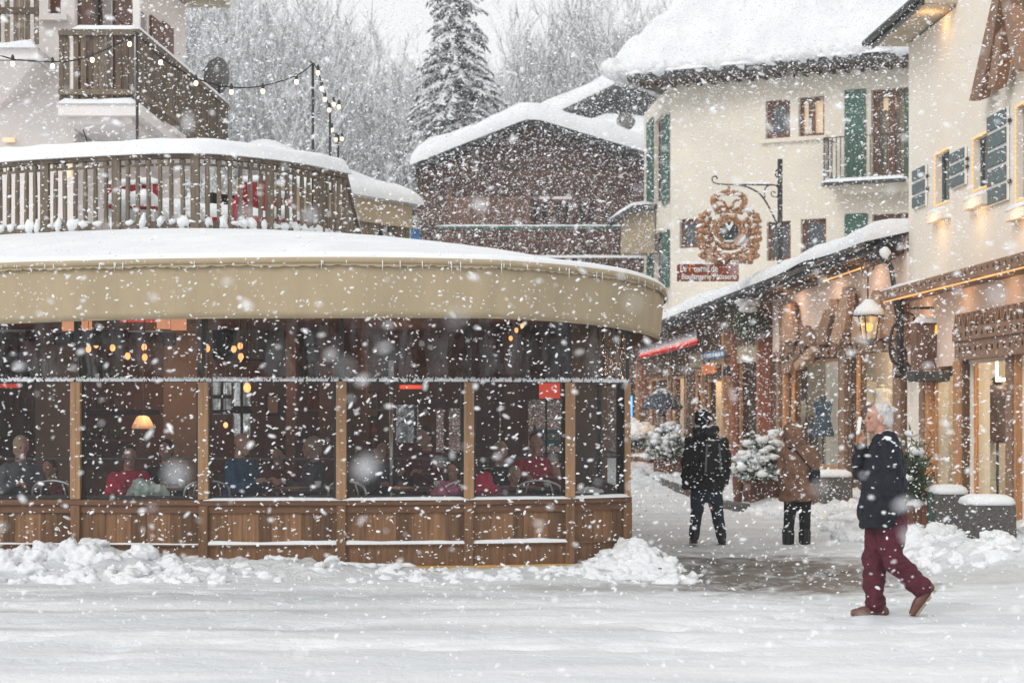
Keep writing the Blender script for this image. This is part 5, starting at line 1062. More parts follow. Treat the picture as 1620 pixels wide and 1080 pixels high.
# ================================================================== GROUND
def sstep(a, b, x): t = min(1, max(0, (x-a)/(b-a))); return t*t*(3-2*t)
def bump(x, c, w): return math.exp(-((x-c)/w)**2)
def front(x):      # depth of the pavilion front at x
    if x < -6.13: return 20.45+(-6.13-x)*.75
    for (a, b), (c, d) in zip(WP[1:8], WP[2:9]):
        if a <= x <= c: return b+(d-b)*(x-a)/(c-a)
    return 21.2
def facx(y): return 7.26-.129*(y-34.7) if y > 34.7 else 7.26+.0367*(34.7-y)
FOOT = {}
_r = random.Random(31)
def _foot(x, y):
    for i in (-1,0,1):
        for j in (-1,0,1): FOOT.setdefault((int(x/.5)+i, int(y/.5)+j), []).append((x, y))
for k in range(9): _foot(3.9+k*.72, 16.15+(.1 if k%2 else -.1))
for k in range(22): _foot(6.2-k*.7+_r.uniform(-.1,.1), 17.6+.02*k+(.13 if k%2 else -.13)+_r.uniform(-.05,.05))
for k in range(16): _foot(-6+k*.75, 14.4-.03*k+(.12 if k%2 else -.12))
for k in range(160): _foot(_r.gauss(2.9,1.1), _r.gauss(22.5,2.6))
for k in range(150): _foot(_r.uniform(-6,6), _r.uniform(13,19))
def gh(x, y):
    z = .018*fbm(x, y, .55, 5, 3)
    near = sstep(10, 12, y)
    # ploughed bank in front of the pavilion
    if x < 1.7:
        f = front(x) if x < 1.29 else 21.0; d = f-y
        H = .09*sstep(-3.2, -4.4, x)+.09*sstep(-.6, -2.8, x)+.05; H += .19*bump(x, 1.3, .4)
        w = 1.25+.25*nz(x, 3, .9)
        if y > f: k = 1 if x < 1.0 else math.exp(-((y-f)/.8)**2)
        else: k = sstep(w, .15, d)
        lump = .5+.75*abs(fbm(x, y, 2.6, 9, 3)); z += H*k*(.55+.6*lump)+.10*k*abs(fbm(x, y, 4.5, 17, 3))*min(1,H*6)
        z += .03*k*fbm(x, y, 7, 4, 2)
    # right-hand bank along the shops
    fx = facx(y); d = fx-x
    if y > 19:
        k = sstep(3.6, 2.3, d)*sstep(18.7, 21.2, y+.4*nz(x, y, .8)); H = .20+.08*nz(x, y, .6, 8)
        if y > 30: k = sstep(2.9, 1.9, d); H = .20
        z += max(0, H)*k*(.6+.9*abs(fbm(x, y, 2.2, 6, 3)))+.03*k*fbm(x, y, 6, 2, 2)
    # faint wheel ruts on the road
    z += -.010*(bump(y+.12*nz(x,0,.3), 16.6, .12)+bump(y+.12*nz(x,0,.3), 15.2, .14)+.7*bump(y+.1*nz(x,9,.3), 18.1, .2))*(.6+.4*nz(x,y,.5))
    z += .010*fbm(x*.3, y, 4, 12, 3)+.012*abs(fbm(x, y, 3.1, 40, 3))
    # slush: lower, footprints
    sl = math.exp(-(((x-2.55)/1.35)**2+((y-20.4)/2.1)**2)**2); z += sl*(-.03+.022*fbm(x, y, 5, 1, 3))
    z += .012*fbm(x, y, 2.3, 31, 3)*sstep(21, 26, y)
    for fx_, fy_ in FOOT.get((int(x/.5), int(y/.5)), ()): z -= .055*math.exp(-(((x-fx_)/.16)**2+((y-fy_)/.09)**2)**1.5)
    return z
NX, NY = 380, 430
def gy(t): return 9.5+13.5*(t/.62) if t < .62 else 23+(t-.62)/.38*12 if t < .0 else (23+ (95-23)*(((t-.62)/.38)**1.9)+ (t-.62)*12)
xs = [-12+26*i/NX for i in range(NX+1)]
m = MB(); m.v = [Vector((x, gy(j/NY), gh(x, gy(j/NY)))) for j in range(NY+1) for x in xs]
m.f = [(j*(NX+1)+i, j*(NX+1)+i+1, (j+1)*(NX+1)+i+1, (j+1)*(NX+1)+i) for j in range(NY) for i in range(NX)]
# snow material with slush
g = bpy.data.materials.new('trampled_snow'); g.use_nodes = True; nt = g.node_tree; L = nt.links; b = nt.nodes['Principled BSDF']; M['trampled_snow'] = g
tc = nd(nt, 'ShaderNodeTexCoord'); sp = nd(nt, 'ShaderNodeSeparateXYZ'); L.new(tc.outputs['Object'], sp.inputs[0])
def mth(op, a, b_=None, c_=None):
    n = nd(nt, 'ShaderNodeMath', operation=op)
    for i, v in enumerate((a, b_, c_)):
        if v is None: continue
        if isinstance(v, (int, float)): n.inputs[i].default_value = v
        else: L.new(v, n.inputs[i])
    return n.outputs[0]
def noi(s, d=5, st=(1,1,1), off=0):
    mp = nd(nt, 'ShaderNodeMapping'); mp.inputs['Scale'].default_value = st; mp.inputs['Location'].default_value = (off, off*.3, 0); L.new(tc.outputs['Object'], mp.inputs[0])
    n = nd(nt, 'ShaderNodeTexNoise', Scale=s, Detail=d, Roughness=.65); L.new(mp.outputs[0], n.inputs['Vector']); return n.outputs[0]
def blob(cx, cy, rx, ry, lo, hi, nscale=1.6, namp=1.0):
    dx = mth('DIVIDE', mth('SUBTRACT', sp.outputs[0], cx), rx); dy = mth('DIVIDE', mth('SUBTRACT', sp.outputs[1], cy), ry)
    d = mth('SQRT', mth('ADD', mth('MULTIPLY', dx, dx), mth('MULTIPLY', dy, dy)))
    d = mth('ADD', d, mth('MULTIPLY', mth('SUBTRACT', noi(nscale), .5), namp))
    r = nd(nt, 'ShaderNodeMapRange', interpolation_type='SMOOTHSTEP'); r.inputs['From Min'].default_value = hi; r.inputs['From Max'].default_value = lo; L.new(d, r.inputs[0]); return r.outputs[0]
s1 = blob(2.75, 20.6, 1.95, 3.3, .45, 1.12, 1.8, 1.2)
s1 = mth('MULTIPLY', s1, mth('MINIMUM', mth('MAXIMUM', mth('MULTIPLY_ADD', mth('ADD', noi(2.4, 4, (1,.8,1), 3), noi(9, 6)), 2.8, -1.75), .15), 1))
s2 = mth('MULTIPLY', blob(1.4, 18.6, 2.2, .55, .3, 1.1, 2.2, 1.3), .45); s3 = mth('MULTIPLY', blob(4.9, 19.6, 1.2, .8, .3, 1.1, 2.2, 1.3), .32)
trk = None
for cy, w_, a in ((16.6,.22,.55),(15.15,.26,.42),(17.9,.6,.30),(13.7,.3,.22)):
    d = mth('ABSOLUTE', mth('ADD', mth('SUBTRACT', sp.outputs[1], cy), mth('MULTIPLY', mth('SUBTRACT', noi(.35, 2), .5), .9)))
    r = nd(nt, 'ShaderNodeMapRange', interpolation_type='SMOOTHSTEP'); r.inputs['From Min'].default_value = w_; r.inputs['From Max'].default_value = 0; L.new(d, r.inputs[0])
    v = mth('MULTIPLY', r.outputs[0], mth('MULTIPLY', mth('MULTIPLY_ADD', noi(3, 4, (.25,1,1)), 1.6, -.3), a)); trk = v if trk is None else mth('MAXIMUM', trk, v)
# tracks fade out to the right
fr = nd(nt, 'ShaderNodeMapRange'); fr.inputs['From Min'].default_value = 3.5; fr.inputs['From Max'].default_value = -2.0; fr.inputs['To Min'].default_value = .15; L.new(sp.outputs[0], fr.inputs[0]); trk = mth('MULTIPLY', trk, fr.outputs[0])
mask = mth('MINIMUM', mth('MAXIMUM', mth('MAXIMUM', s1, s2), mth('MAXIMUM', s3, trk)), 1)
mask = mth('MAXIMUM', mask, mth('MULTIPLY', mth('GREATER_THAN', noi(9, 4, (1,1,1), 4), .70), .12))
mx = nd(nt, 'ShaderNodeMix', data_type='RGBA'); L.new(mask, mx.inputs[0])
cr = nd(nt, 'ShaderNodeValToRGB'); cr.color_ramp.elements[0].color = (.58,.61,.63,1); cr.color_ramp.elements[1].color = (.79,.80,.81,1); cr.color_ramp.elements[0].position = .35; cr.color_ramp.elements[1].position = .65
L.new(noi(1.1, 8, (.22,1,1)), cr.inputs[0]); L.new(cr.outputs[0], mx.inputs[6]); mx.inputs[7].default_value = (.105,.088,.072,1)
L.new(mx.outputs[2], b.inputs['Base Color']); L.new(mth('MULTIPLY_ADD', mask, -.4, .7), b.inputs['Roughness']); b.inputs['Specular IOR Level'].default_value = .2
bp = nd(nt, 'ShaderNodeBump', Strength=.85, Distance=.035); L.new(mth('ADD', noi(16, 5, (.6,1,1)), mth('MULTIPLY', noi(4, 4), 1.2)), bp.inputs['Height']); L.new(bp.outputs[0], b.inputs['Normal'])
tag(m.build('snowy_street', 'trampled_snow', smooth=True), kind='structure')
m = MB(); m.quad((-400,-60,-.12),(400,-60,-.12),(400,500,-.12),(-400,500,-.12)); tag(m.build('ground', 'snow'), kind='structure')
def hillz(x, y):
    r = -1+.085*max(0, y-88)+.0003*max(0,y-88)**2; s = 1+.35*sstep(5, 30, x)+.25*sstep(0, -30, x); return r*s+1.0*fbm(x, y, .03, 2, 3)
m = MB(); 
def hf(a, b): x = -130+260*a; y = 84+220*b; return Vector((x, y, hillz(x, y)))
m.grid(hf, 60, 50); tag(m.build('hill', 'hill', smooth=True), kind='structure')
# clods of ploughed snow
def rough(m, c, r, seed, n=12):
    c = Vector(c); vs = []; mm_ = n//2+1; sv = Vector((seed, -seed*.7, seed*1.3))
    for i in range(mm_+1):
        ph = math.pi*i/mm_
        for k in range(n):
            t = 2*math.pi*k/n; v = Vector((math.sin(ph)*math.cos(t), math.sin(ph)*math.sin(t), math.cos(ph)))
            q = 1+.55*noise.noise(v*1.3+sv)+.35*noise.noise(v*3+sv)+.2*noise.noise(v*6+sv); vs.append(c+Vector((v.x*r[0],v.y*r[1],v.z*r[2]))*q)
    fs = [(i*n+k, (i+1)*n+k, (i+1)*n+(k+1)%n, i*n+(k+1)%n) for i in range(mm_) for k in range(n)]; m._add(vs, fs)
m = MB(); rr = random.Random(21)
def clod(x, y, r, z=None): rough(m, (x, y, gh(x, y)-r*.12), (r*rr.uniform(.8,1.5), r*rr.uniform(.7,1.2), r*rr.uniform(.6,1.0)), rr.random()*50)
for k in range(420):
    x = rr.uniform(-8, -3.2) if k < 250 else rr.uniform(-3.2, .9); f = front(x); clod(x, f-rr.uniform(.12, 1.15)**1.1, rr.choice((.03,.04,.06,.07,.09,.12))*(1 if x < -3.4 else .62))
x = -4.62; 
for dx, dz, r in ((0,.34,.16),(.1,.26,.19),(-.03,.5,.085),(.28,.24,.17),(.42,.2,.14),(-.16,.16,.15),(.18,.38,.1),(.55,.12,.12)): rough(m, (x+dx, 19.95-dx*.1, dz*.72-.03), (r*.9,r*.8,r*.95), dx*9, 18)
for k in range(130):
    a = rr.gauss(1.28,.28); y = 20.4+rr.gauss(0,.55); 
    if a > .5 and y < 21.9: clod(a, y, rr.choice((.04,.05,.07,.09,.11)))
for k in range(7): rough(m, (1.34+.1*rr.random(), 20.8-.1*k, .22-.04*k), (.13,.12,.14), k*3.1, 16)
for k in range(520):
    y = rr.uniform(20, 34); fx = facx(y); x = fx-rr.uniform(.7, 3.3)
    if y < 22 and x < 4.4: continue
    clod(x, y, rr.choice((.04,.05,.07,.10,.13)))
sb = m.build('snow_bank', 'snow', smooth=True, remesh=.023, soft=1); tx3 = bpy.data.textures.new('grain', 'CLOUDS'); tx3.noise_scale = .028; tx3.noise_depth = 2; md = sb.modifiers.new('d2', 'DISPLACE'); md.texture = tx3; md.strength = .025; tx2 = bpy.data.textures.new('crumble', 'CLOUDS'); tx2.noise_scale = .07; tx2.noise_depth = 3; md = sb.modifiers.new('d', 'DISPLACE'); md.texture = tx2; md.strength = .085; md.mid_level = .5; tag(sb, 'ploughed lumpy snow heaped beside the pavilion and shops', 'snow', kind='stuff')
# kerb
for pa, pb, lab in ((G(1000,748),G(1098,786),'snow covered kerb edge behind the pavilion corner'),(G(1140,802),G(1178,808),'short dark kerb stone in front of the fir planter')):
    m = MB(); m.bar(pa+Vector((0,0,.03)), pb+Vector((0,0,.03)), .22, .2); tag(m.build('kerb', 'granite', loc=pa, bevel=.02), lab, 'kerb')

# ================================================================== GRANITE BLOCKS, PLANTERS, SHRUBS
def block(x0, x1, yt, yb, lab, dp=.6):
    Y = EYE*F/(yb-HZ); a, b_ = P(x0, yb, Y), P(x1, yt, Y); t = thing('granite_block', lab, 'bollard block', ((a.x+b_.x)/2, Y, 0), 'granite blocks along the shops'); m = MB(); m.box(a.x,b_.x,Y,Y+dp,-.1,b_.z-.04,taper=.97); m.build('stone', 'granite', t, bevel=.03)
    m = MB(); cx, cy = (a.x+b_.x)/2, Y+dp/2; m.loft([((cx,cy,b_.z-.05),(b_.x-a.x)/2*1.0,dp/2*1.02,0,.45),((cx,cy,b_.z-.02),(b_.x-a.x)/2*1.05,dp/2*1.06,0,.45),((cx,cy,b_.z+.03),(b_.x-a.x)/2*.98,dp/2,0,.5),((cx,cy,b_.z+.07),(b_.x-a.x)/2*.75,dp/2*.75,0,.6),((cx,cy,b_.z+.08),.03,.03)]); m.build('snow_cap', 'snow', t, smooth=True)
block(1289,1350,750,812,'granite block with snow cap between the brown coated walker and the old man'); block(1480,1534,776,852,'smaller granite block half hidden behind the rightmost one'); block(1532,1610,793,876,'nearest granite block with rounded snow cap at the right edge', .62)
def bush(px, yb, Y, w, h, z0, n, lab, leaf='leaf_green', snowy=1.0, dens=1, name='snowy_bush', cat='bush'):
    c = P(px, yb, Y); t = thing(name, lab, cat, (c.x, Y, 0)); rr = random.Random(px); m = MB(); ms = MB()
    for k in range(n):
        a = rr.uniform(0, 6.28); e = rr.uniform(.1, 1.35); r_ = rr.uniform(.5, 1.12); tip = Vector((c.x+math.cos(a)*w*r_*math.cos(e), Y+math.sin(a)*w*.8*r_*math.cos(e), z0+h*r_*math.sin(e)))
        mid = Vector((c.x+(tip.x-c.x)*.5, Y+(tip.y-Y)*.5, z0+(tip.z-z0)*.65)); tip.z -= .06
        m.tube([(c.x+(tip.x-c.x)*.1,Y,z0), mid, tip], [.012,.009,.004], 4)
        for q in range(12):
            f = rr.uniform(.35, 1); b0 = (mid.lerp(tip, (f-.5)*2) if f > .5 else Vector((c.x,Y,z0)).lerp(mid, f*2)); d = Vector((rr.gauss(0,1),rr.gauss(0,1),rr.gauss(.2,.8))).normalized()*rr.uniform(.06,.13); s = d.orthogonal().normalized()*.014; m.quad(b0, b0+d*.5+s, b0+d, b0+d*.5-s)
        if rr.random() < snowy*.42: r = rr.uniform(.03,.085)*(w/.6)**.5; ms.ell(tip.lerp(mid, rr.random()*.6)+Vector((0,0,.03)), (r*1.5,r*1.2,r*.8), 8, nz=.5, seed=k)
    m.build('foliage', leaf, t); ms.build('snow', 'snow', t, smooth=True); return t, c
t, c = bush(1205,745,35.4,.66,.95,.45,260,'big bush bowed under snow in planters left of the brown coated walker')
for k in range(26): pass
m = MB(); rr = random.Random(8)
for k in range(13): a = rr.uniform(0,6.28); r = rr.random()**.5; rough(m, (c.x+.02+math.cos(a)*.45*r, 35.5+math.sin(a)*.35*r, .76+.44*(1-r)+rr.uniform(-.08,.08)), (rr.uniform(.09,.18),.13,rr.uniform(.05,.10)), k)
m.build('snow_load', 'snow', t, smooth=True, remesh=.025, soft=1)
def planter(px0, px1, yt, yb, lab, mt='wood_box', Y=None, name='planter'):
    Y = Y or EYE*F/(yb-HZ); a, b_ = P(px0,yb,Y), P(px1,yt,Y); t = thing(name, lab, 'planter', ((a.x+b_.x)/2, Y, 0)); w = b_.x-a.x; m = MB(); n_ = max(3, int(w/.11))
    for k in range(n_): m.box(a.x+w*k/n_+.003, a.x+w*(k+1)/n_-.003, Y, Y+.03, -.05, b_.z)
    m.box(a.x,b_.x,Y+.031,Y+.5,-.05,b_.z-.02); m.build('box', mt, t); m = MB(); m.box(a.x-.02,b_.x+.02,Y-.015,Y+.0,b_.z-.07,b_.z+.01); m.build('rim', mt, t)
    m = MB(); m.ell(((a.x+b_.x)/2,Y+.25,b_.z), (w*.52,.27,.10), 14, nz=.3, seed=px0); m.build('snow', 'snow', t, smooth=True); return t
planter(1187,1238,752,797,'brown slatted planter box under the big snowy bush'); 
for a, b_, lab in ((1160,1174,'left of two worn brown stone pots under the big bush'),(1175,1190,'right of two worn brown stone pots under the big bush')):
    Y = 36.2; p, q = P(a,798,Y), P(b_,748,Y); t = thing('stone_pot', lab, 'pot', ((p.x+q.x)/2,Y,0)); m = MB(); m.lathe([(.07,-.05),(.085,.1),(.10,.4),(.105,q.z),(.09,q.z+.02)],((p.x+q.x)/2,Y,0),14); m.build('pot_body', 'wood_box', t, smooth=True); m = MB(); m.ell(((p.x+q.x)/2,Y,q.z+.02),(.11,.11,.05),10); m.build('snow', 'snow', t, smooth=True)
t, c = bush(1056,725,48.8,.72,.95,.5,230,'snow loaded bush in a planter left of the black coated walker'); m = MB()
for k in range(13): a = rr.uniform(0,6.28); r = rr.random()**.5; rough(m, (c.x+math.cos(a)*.5*r, 48.9+math.sin(a)*.4*r, .95+.42*(1-r)+rr.uniform(-.08,.08)), (rr.uniform(.1,.2),.15,rr.uniform(.06,.12)), k)
m.build('snow_load', 'snow', t, smooth=True, remesh=.025, soft=1)
planter(1036,1084,722,752,'dark wooden planter under the bush left of the black coated walker', Y=48.8)
t, c = bush(1008,725,58,.55,1.1,.6,110,'snowy bush just past the pavilion corner'); m = MB()
for k in range(24): a = rr.uniform(0,6.28); r = rr.random()**.5; m.ell((c.x+math.cos(a)*.42*r, 57.9+math.sin(a)*.4*r, 1.0+.6*(1-r)+rr.uniform(-.1,.1)), (.18,.16,.11), 10, nz=.6, seed=k)
m.build('snow_load', 'snow', t, smooth=True, remesh=.025, soft=1)
planter(998,1028,722,745,'dark planter just past the pavilion corner', Y=57.6)
bush(1447,800,26.6,.42,1.15,.45,85,'thin leafy olive shrub with a little snow behind the old man', snowy=.5, name='leafy_shrub', cat='shrub')
planter(1434,1470,800,852,'red brown planter box behind the old man', Y=26.4)
p = P(1477,855,26.2); t = thing('green_post', 'short dark green square post right of the planter behind the old man', 'post', (p.x,26.2,0)); m = MB(); m.box(p.x-.055,p.x+.055,26.15,26.3,-.05,.60,ch=.01); m.build('shaft', 'green_paint', t); m = MB(); m.box(p.x-.07,p.x+.07,26.14,26.31,.60,.64,ch=.008); m.build('cap', 'green_paint', t)

# ================================================================== PEOPLE
tex = bpy.data.textures.new('wrinkle', 'CLOUDS'); tex.noise_scale = .11; tex.noise_depth = 3
def wrinkle(o, s=.02, sc=None):
    md = o.modifiers.new('w', 'DISPLACE'); md.texture = tex; md.strength = s; md.mid_level = .5; md.texture_coords = 'LOCAL'; return o
def head_M(c, yaw, pitch=0): return Matrix.Translation(c) @ Matrix.Rotation(yaw, 4, 'Z') @ Matrix.Rotation(pitch, 4, 'Y')
def add_head(m, H, s=1.0):
    """head looking along local +X"""
    o = m.M; m.M = H
    def e(c, r, n=14): m.ell(Vector(c)*s, tuple(v*s for v in r), n)
    e((-.012,0,.035), (.098,.077,.088), 18); e((.02,0,-.02), (.072,.062,.085), 16); e((.038,0,-.075), (.05,.045,.038)); e((.073,0,-.092), (.02,.025,.02))
    e((.07,0,.028), (.022,.055,.018)); e((.083,0,.01), (.016,.012,.026)); e((.098,0,-.018), (.021,.015,.014)); e((.087,0,-.05), (.012,.024,.008)); e((.084,0,-.062), (.012,.022,.008))
    e((.055,.042,-.015), (.025,.02,.025)); e((.055,-.042,-.015), (.025,.02,.025))
    for y in (-1,1): e((-.012,y*.078,-.005), (.022,.010,.034), 10)
    m.tube([Vector((-.02,0,-.03))*s, Vector((-.035,0,-.17))*s], [.056*s,.062*s], 12); m.M = o
def add_eyes(H, parent, s=1.0):
    m = MB(H)
    for y in (-1,1): m.ell(Vector((.074,y*.031,.006))*s, .010*s, 8)
    m.build('eyes', 'boot_black', parent, smooth=True)
def add_hand(m, w, d, up, curl=.6, s=1.0, side=1, spread=.012):
    """palm plus four fingers and a thumb; d: direction of the fingers, up: back of the hand"""
    d = Vector(d).normalized(); up = Vector(up); up = (up-d*up.dot(d)).normalized(); sd = d.cross(up)*side; w = Vector(w)
    m.limb([w, w+d*.045*s, w+d*.08*s], [.026*s,.034*s,.030*s], 10)
    for k in range(4):
        off = (k-1.5)*(.021*s); b0 = w+d*.085*s+sd*off; L_ = (.038,.043,.041,.032)[k]*s; pts = [b0-d*.03*s, b0]; dd = d.copy(); c_ = curl*(1+.12*k)
        for q in range(3):
            dd = (Matrix.Rotation(-c_*(.9 if q else .6), 3, sd*side) @ dd).normalized(); 
            if (dd-d).dot(up) > 0: dd = (dd-up*2*dd.dot(up)).normalized()
            dd = (dd+sd*off*spread*20).normalized(); pts.append(pts[-1]+dd*L_*(1,.75,.6)[q])
        m.limb(pts, [.0105*s,.0105*s,.0098*s,.009*s,.0078*s], 8)
    b0 = w+d*.025*s-sd*.026*s; t1 = b0+(d*.6-sd*.8-up*.3).normalized()*.04*s; t2 = t1+(d*.9-sd*.2-up*.45).normalized()*.032*s; m.limb([b0, t1, t2], [.014*s,.012*s,.0095*s], 8)

# ---- the old man striding left
Ym = 16.15
def Q(x, y, dy=0): return P(x, y, Ym+dy)
man = thing('person', 'grey haired person in navy jacket and burgundy trousers striding left, pale phone at mouth', 'person', (Q(1395,0).x, Ym, 0))
H = head_M(Q(1388,663), math.pi+.06, -.02)
body = MB(); add_head(body, H, 1.04)
body.limb([Q(1402,700), Q(1402,745), Q(1400,800)], [.11,.13,.13], 14)
# far arm (raised to the face), near arm hidden in the coat
sh, el, wr = Q(1390,712,.16), Q(1358,742,.10), Q(1364,708,.02)
body.limb([sh, el], [.05,.042]); body.limb([el, wr], [.04,.028]); add_hand(body, wr, (Q(1364,676,-.02)-Q(1361,704,0)), (1,0,-.1), .55, 1.08, 1)
sh2, el2, wr2 = Q(1404,712,-.18), Q(1410,762,-.20), Q(1392,795,-.19); body.limb([sh2, el2], [.05,.04]); body.limb([el2, wr2], [.04,.03]); wr2 = Q(1400,790,-.14); add_hand(body, wr2, (-.3,.1,-.6), (0,-1,0), .6, .9, 1)
body.limb([Q(1397,815,.08), Q(1380,885,.08), Q(1389,955,.08)], [.085,.06,.042]); body.limb([Q(1408,815,-.08), Q(1413,878,-.08), Q(1458,935,-.08)], [.085,.06,.042])
body.build('body', 'skin', man, remesh=.0065, soft=2); add_eyes(H, man, 1.04)
m = MB(H)
m.ell((-.035,0,.045), (.102,.088,.095), 16); m.ell((-.085,0,-.01), (.05,.078,.075), 14)
for y in (-1,1): m.ell((-.045,y*.064,.0), (.045,.024,.05), 12); m.ell((.005,y*.074,.015), (.018,.012,.03), 10)
rr = random.Random(4)
for k in range(46): a = rr.uniform(0,6.28); q = rr.uniform(.1,1.5); v = Vector((-.045+.098*math.cos(a)*math.cos(q)-.01, .084*math.sin(a)*math.cos(q), .048+.092*math.sin(q))); m.ell(v, (.018,.015,.012), 6)
o = m.build('hair', 'grey_hair', man, remesh=.006, soft=2); wrinkle(o, .007)
# jacket
m = MB()
m.loft([(Q(1399,683),.085,.085),(Q(1399,689),.10,.10),(Q(1399,697),.115,.15),(Q(1400,706),.135,.205),(Q(1400,722),.155,.235),(Q(1399,745),.175,.245),(Q(1398,770),.195,.25),(Q(1397,795),.21,.255),(Q(1395,815),.20,.25),(Q(1393,828),.175,.235),(Q(1393,833),.165,.225)])
m.limb([Q(1393,708,.15), Q(1376,728,.16), Q(1362,745,.12)], [.085,.078,.07]); m.limb([Q(1362,745,.12), Q(1358,722,.06), Q(1362,707,.02)], [.07,.058,.047])
m.limb([Q(1404,708,-.17), Q(1412,735,-.21), Q(1410,765,-.22)], [.095,.085,.075]); m.limb([Q(1410,765,-.22), Q(1402,783,-.21), Q(1396,796,-.17)], [.078,.07,.06])
m.tube(catmull([Q(1390,689,-.05),Q(1400,684,-.10),Q(1410,684,0),Q(1400,684,.10),Q(1390,689,.05)],4),.024,8)
o = m.build('jacket', 'navy_coat', man, remesh=.011, soft=3); wrinkle(o, .075)
m = MB(); m.tube(catmull([Q(1406,820,-.245),Q(1407,790,-.255),Q(1407,770,-.25)],4),.006,5); m.tube([Q(1386,812,-.24),Q(1398,806,-.258)],.007,5); m.build('seam', 'black_coat', man)
m = MB()
m.limb([Q(1397,800,.07), Q(1396,822,.08), Q(1384,880,.08), Q(1383,925,.08), Q(1385,955,.08)], [.14,.135,.105,.092,.088], 16); m.limb([Q(1408,805,-.07), Q(1410,825,-.08), Q(1410,868,-.08), Q(1415,885,-.08), Q(1440,912,-.08), Q(1460,930,-.08)], [.13,.13,.105,.10,.088,.082], 16)
m.loft([(Q(1402,800),.16,.18),(Q(1402,826),.15,.18)])
o = m.build('trousers', 'burgundy', man, remesh=.010, soft=3); wrinkle(o, .075)
def shoe(m, sole, heel, toe, up, w=.048, h=.085):
    heel, toe, up = Vector(heel), Vector(toe), Vector(up).normalized(); d = toe-heel
    m.limb([heel+up*.045, heel+d*.35+up*.05, heel+d*.68+up*.04, toe+up*.03], [w*.95,w*1.0,w*1.05,w*.75], 12); m.limb([heel+up*.05+d*.12, heel+up*(.05+h)+d*.12], [w*1.0,w*.95], 10)
    s_ = d.normalized().cross(up)
    sole.bar(heel-d*.05, toe+d*.03, w*1.9, .022, up=up)
m = MB(); s_ = MB(); shoe(m, s_, Q(1398,975,.08), Q(1352,975,.08), (0,0,1), .052); shoe(m, s_, Q(1477,934,-.08)+Vector((0,0,.0)), Q(1449,972,-.08), (-.78,0,.62)); m.build('shoes', 'shoe_brown', man, remesh=.007, soft=2); s_.build('soles', 'sole', man, bevel=.008)
p = Q(1359,673,-.01); m = MB(Matrix.Translation(p) @ Matrix.Rotation(R(8),4,'Y')); m.box(-.012,.012,-.036,.036,-.075,.075,ch=.006); ph = m.build('phone', 'white_paint', loc=p); tag(ph, 'pale slim phone held up to the mouth of the old man', 'phone')

def walker(Y, spec):
    pass
# ---- walker in black, seen from behind
Yb = 25.0
def B(x, y, dy=0): return P(x, y, Yb+dy)
pb = thing('person', 'person in black hooded coat and dark jeans seen from behind in the street', 'person', (B(1118,0).x, Yb, 0))
H = head_M(B(1113,669), R(90)+.15, 0); body = MB(); add_head(body, H, 1.0); body.limb([B(1116,700), B(1116,752)], [.12,.12], 14)
for pts, rs in (([B(1095,702),B(1089,735),B(1087,765)],[.05,.042,.03]),([B(1140,702),B(1146,735),B(1143,762,.1)],[.05,.042,.03]),([B(1107,795),B(1104,815),B(1099,850)],[.05,.045,.035]),([B(1130,795),B(1134,815),B(1141,855)],[.085,.06,.045])): body.limb(pts, rs)
add_hand(body, B(1087,767), (0,0,-1), (-1,0,0), .4, 1, 1); add_hand(body, B(1143,764,.1), (0,.2,-1), (1,0,0), .4, 1, -1)
body.build('body', 'skin', pb, remesh=.009, soft=2); add_eyes(H, pb)
m = MB(); m.ell(B(1112,664), (.108,.115,.125), 16, nz=.15); m.ell(B(1112,656),(.11,.118,.085),14,nz=.2); m.tube([B(1108,676,-.08),B(1120,682,-.07)],.05,8); o = m.build('knitted_hat', 'navy_coat', pb, remesh=.012, soft=2); wrinkle(o,.02)
m = MB(); m.loft([(B(1116,678),.11,.11),(B(1117,686),.13,.13),(B(1117,692),.20,.15),(B(1117,703),.255,.17),(B(1117,720),.265,.18),(B(1116,745),.265,.185),(B(1115,765),.27,.19),(B(1115,774),.25,.18)])
m.limb([B(1093,700),B(1087,730),B(1086,770)],[.095,.08,.062]); m.limb([B(1141,700),B(1148,730),B(1145,762,.06)],[.095,.08,.062]); m.limb([B(1105,682,-.05),B(1128,682,-.06)],[.08,.08]); m.ell(B(1117,688,-.10),(.16,.10,.09),12)
o = m.build('coat', 'black_coat', pb, remesh=.013, soft=3); wrinkle(o, .075)
m = MB(); m.limb([B(1107,765),B(1102,812),B(1098,848)],[.12,.082,.068],14); m.limb([B(1128,765),B(1135,812),B(1141,850)],[.12,.082,.068],14); m.loft([(B(1117,755),.19,.14),(B(1117,780),.185,.13),(B(1117,794),.15,.11)]); o = m.build('jeans', 'jeans', pb, remesh=.012, soft=3); wrinkle(o,.03)
m = MB(); s_ = MB(); shoe(m, s_, B(1098,858,-.10)+Vector((0,0,0)), B(1096,858,.16), (0,0,1), .052, .16); shoe(m, s_, B(1141,861,-.10), B(1143,861,.16), (0,0,1), .052, .16); m.build('boots', 'boot_black', pb, remesh=.009, soft=2); s_.build('soles', 'boot_black', pb)
bk = thing('backpack', 'dark backpack with pale grey straps on the back of the black coated walker', 'backpack', B(1127,725,-.2)); m = MB(); c = B(1127,728,-.26); m.loft([(c+Vector((0,0,-.22)),.12,.07,0,.6),(c+Vector((0,0,-.2)),.15,.10,0,.6),(c,.16,.11,0,.6),(c+Vector((0,0,.2)),.14,.09,0,.6),(c+Vector((0,0,.27)),.09,.05,0,.7)]); o = m.build('bag_body', 'black_coat', bk, remesh=.012, soft=2); wrinkle(o,.03)
m = MB(); 
for dx in (-.10,.10): m.bar(c+Vector((dx,-.115,-.15)), c+Vector((dx*.8,-.10,.22)), .025, .012, up=(0,-1,0))
m.build('strap', 'dish_grey', bk)
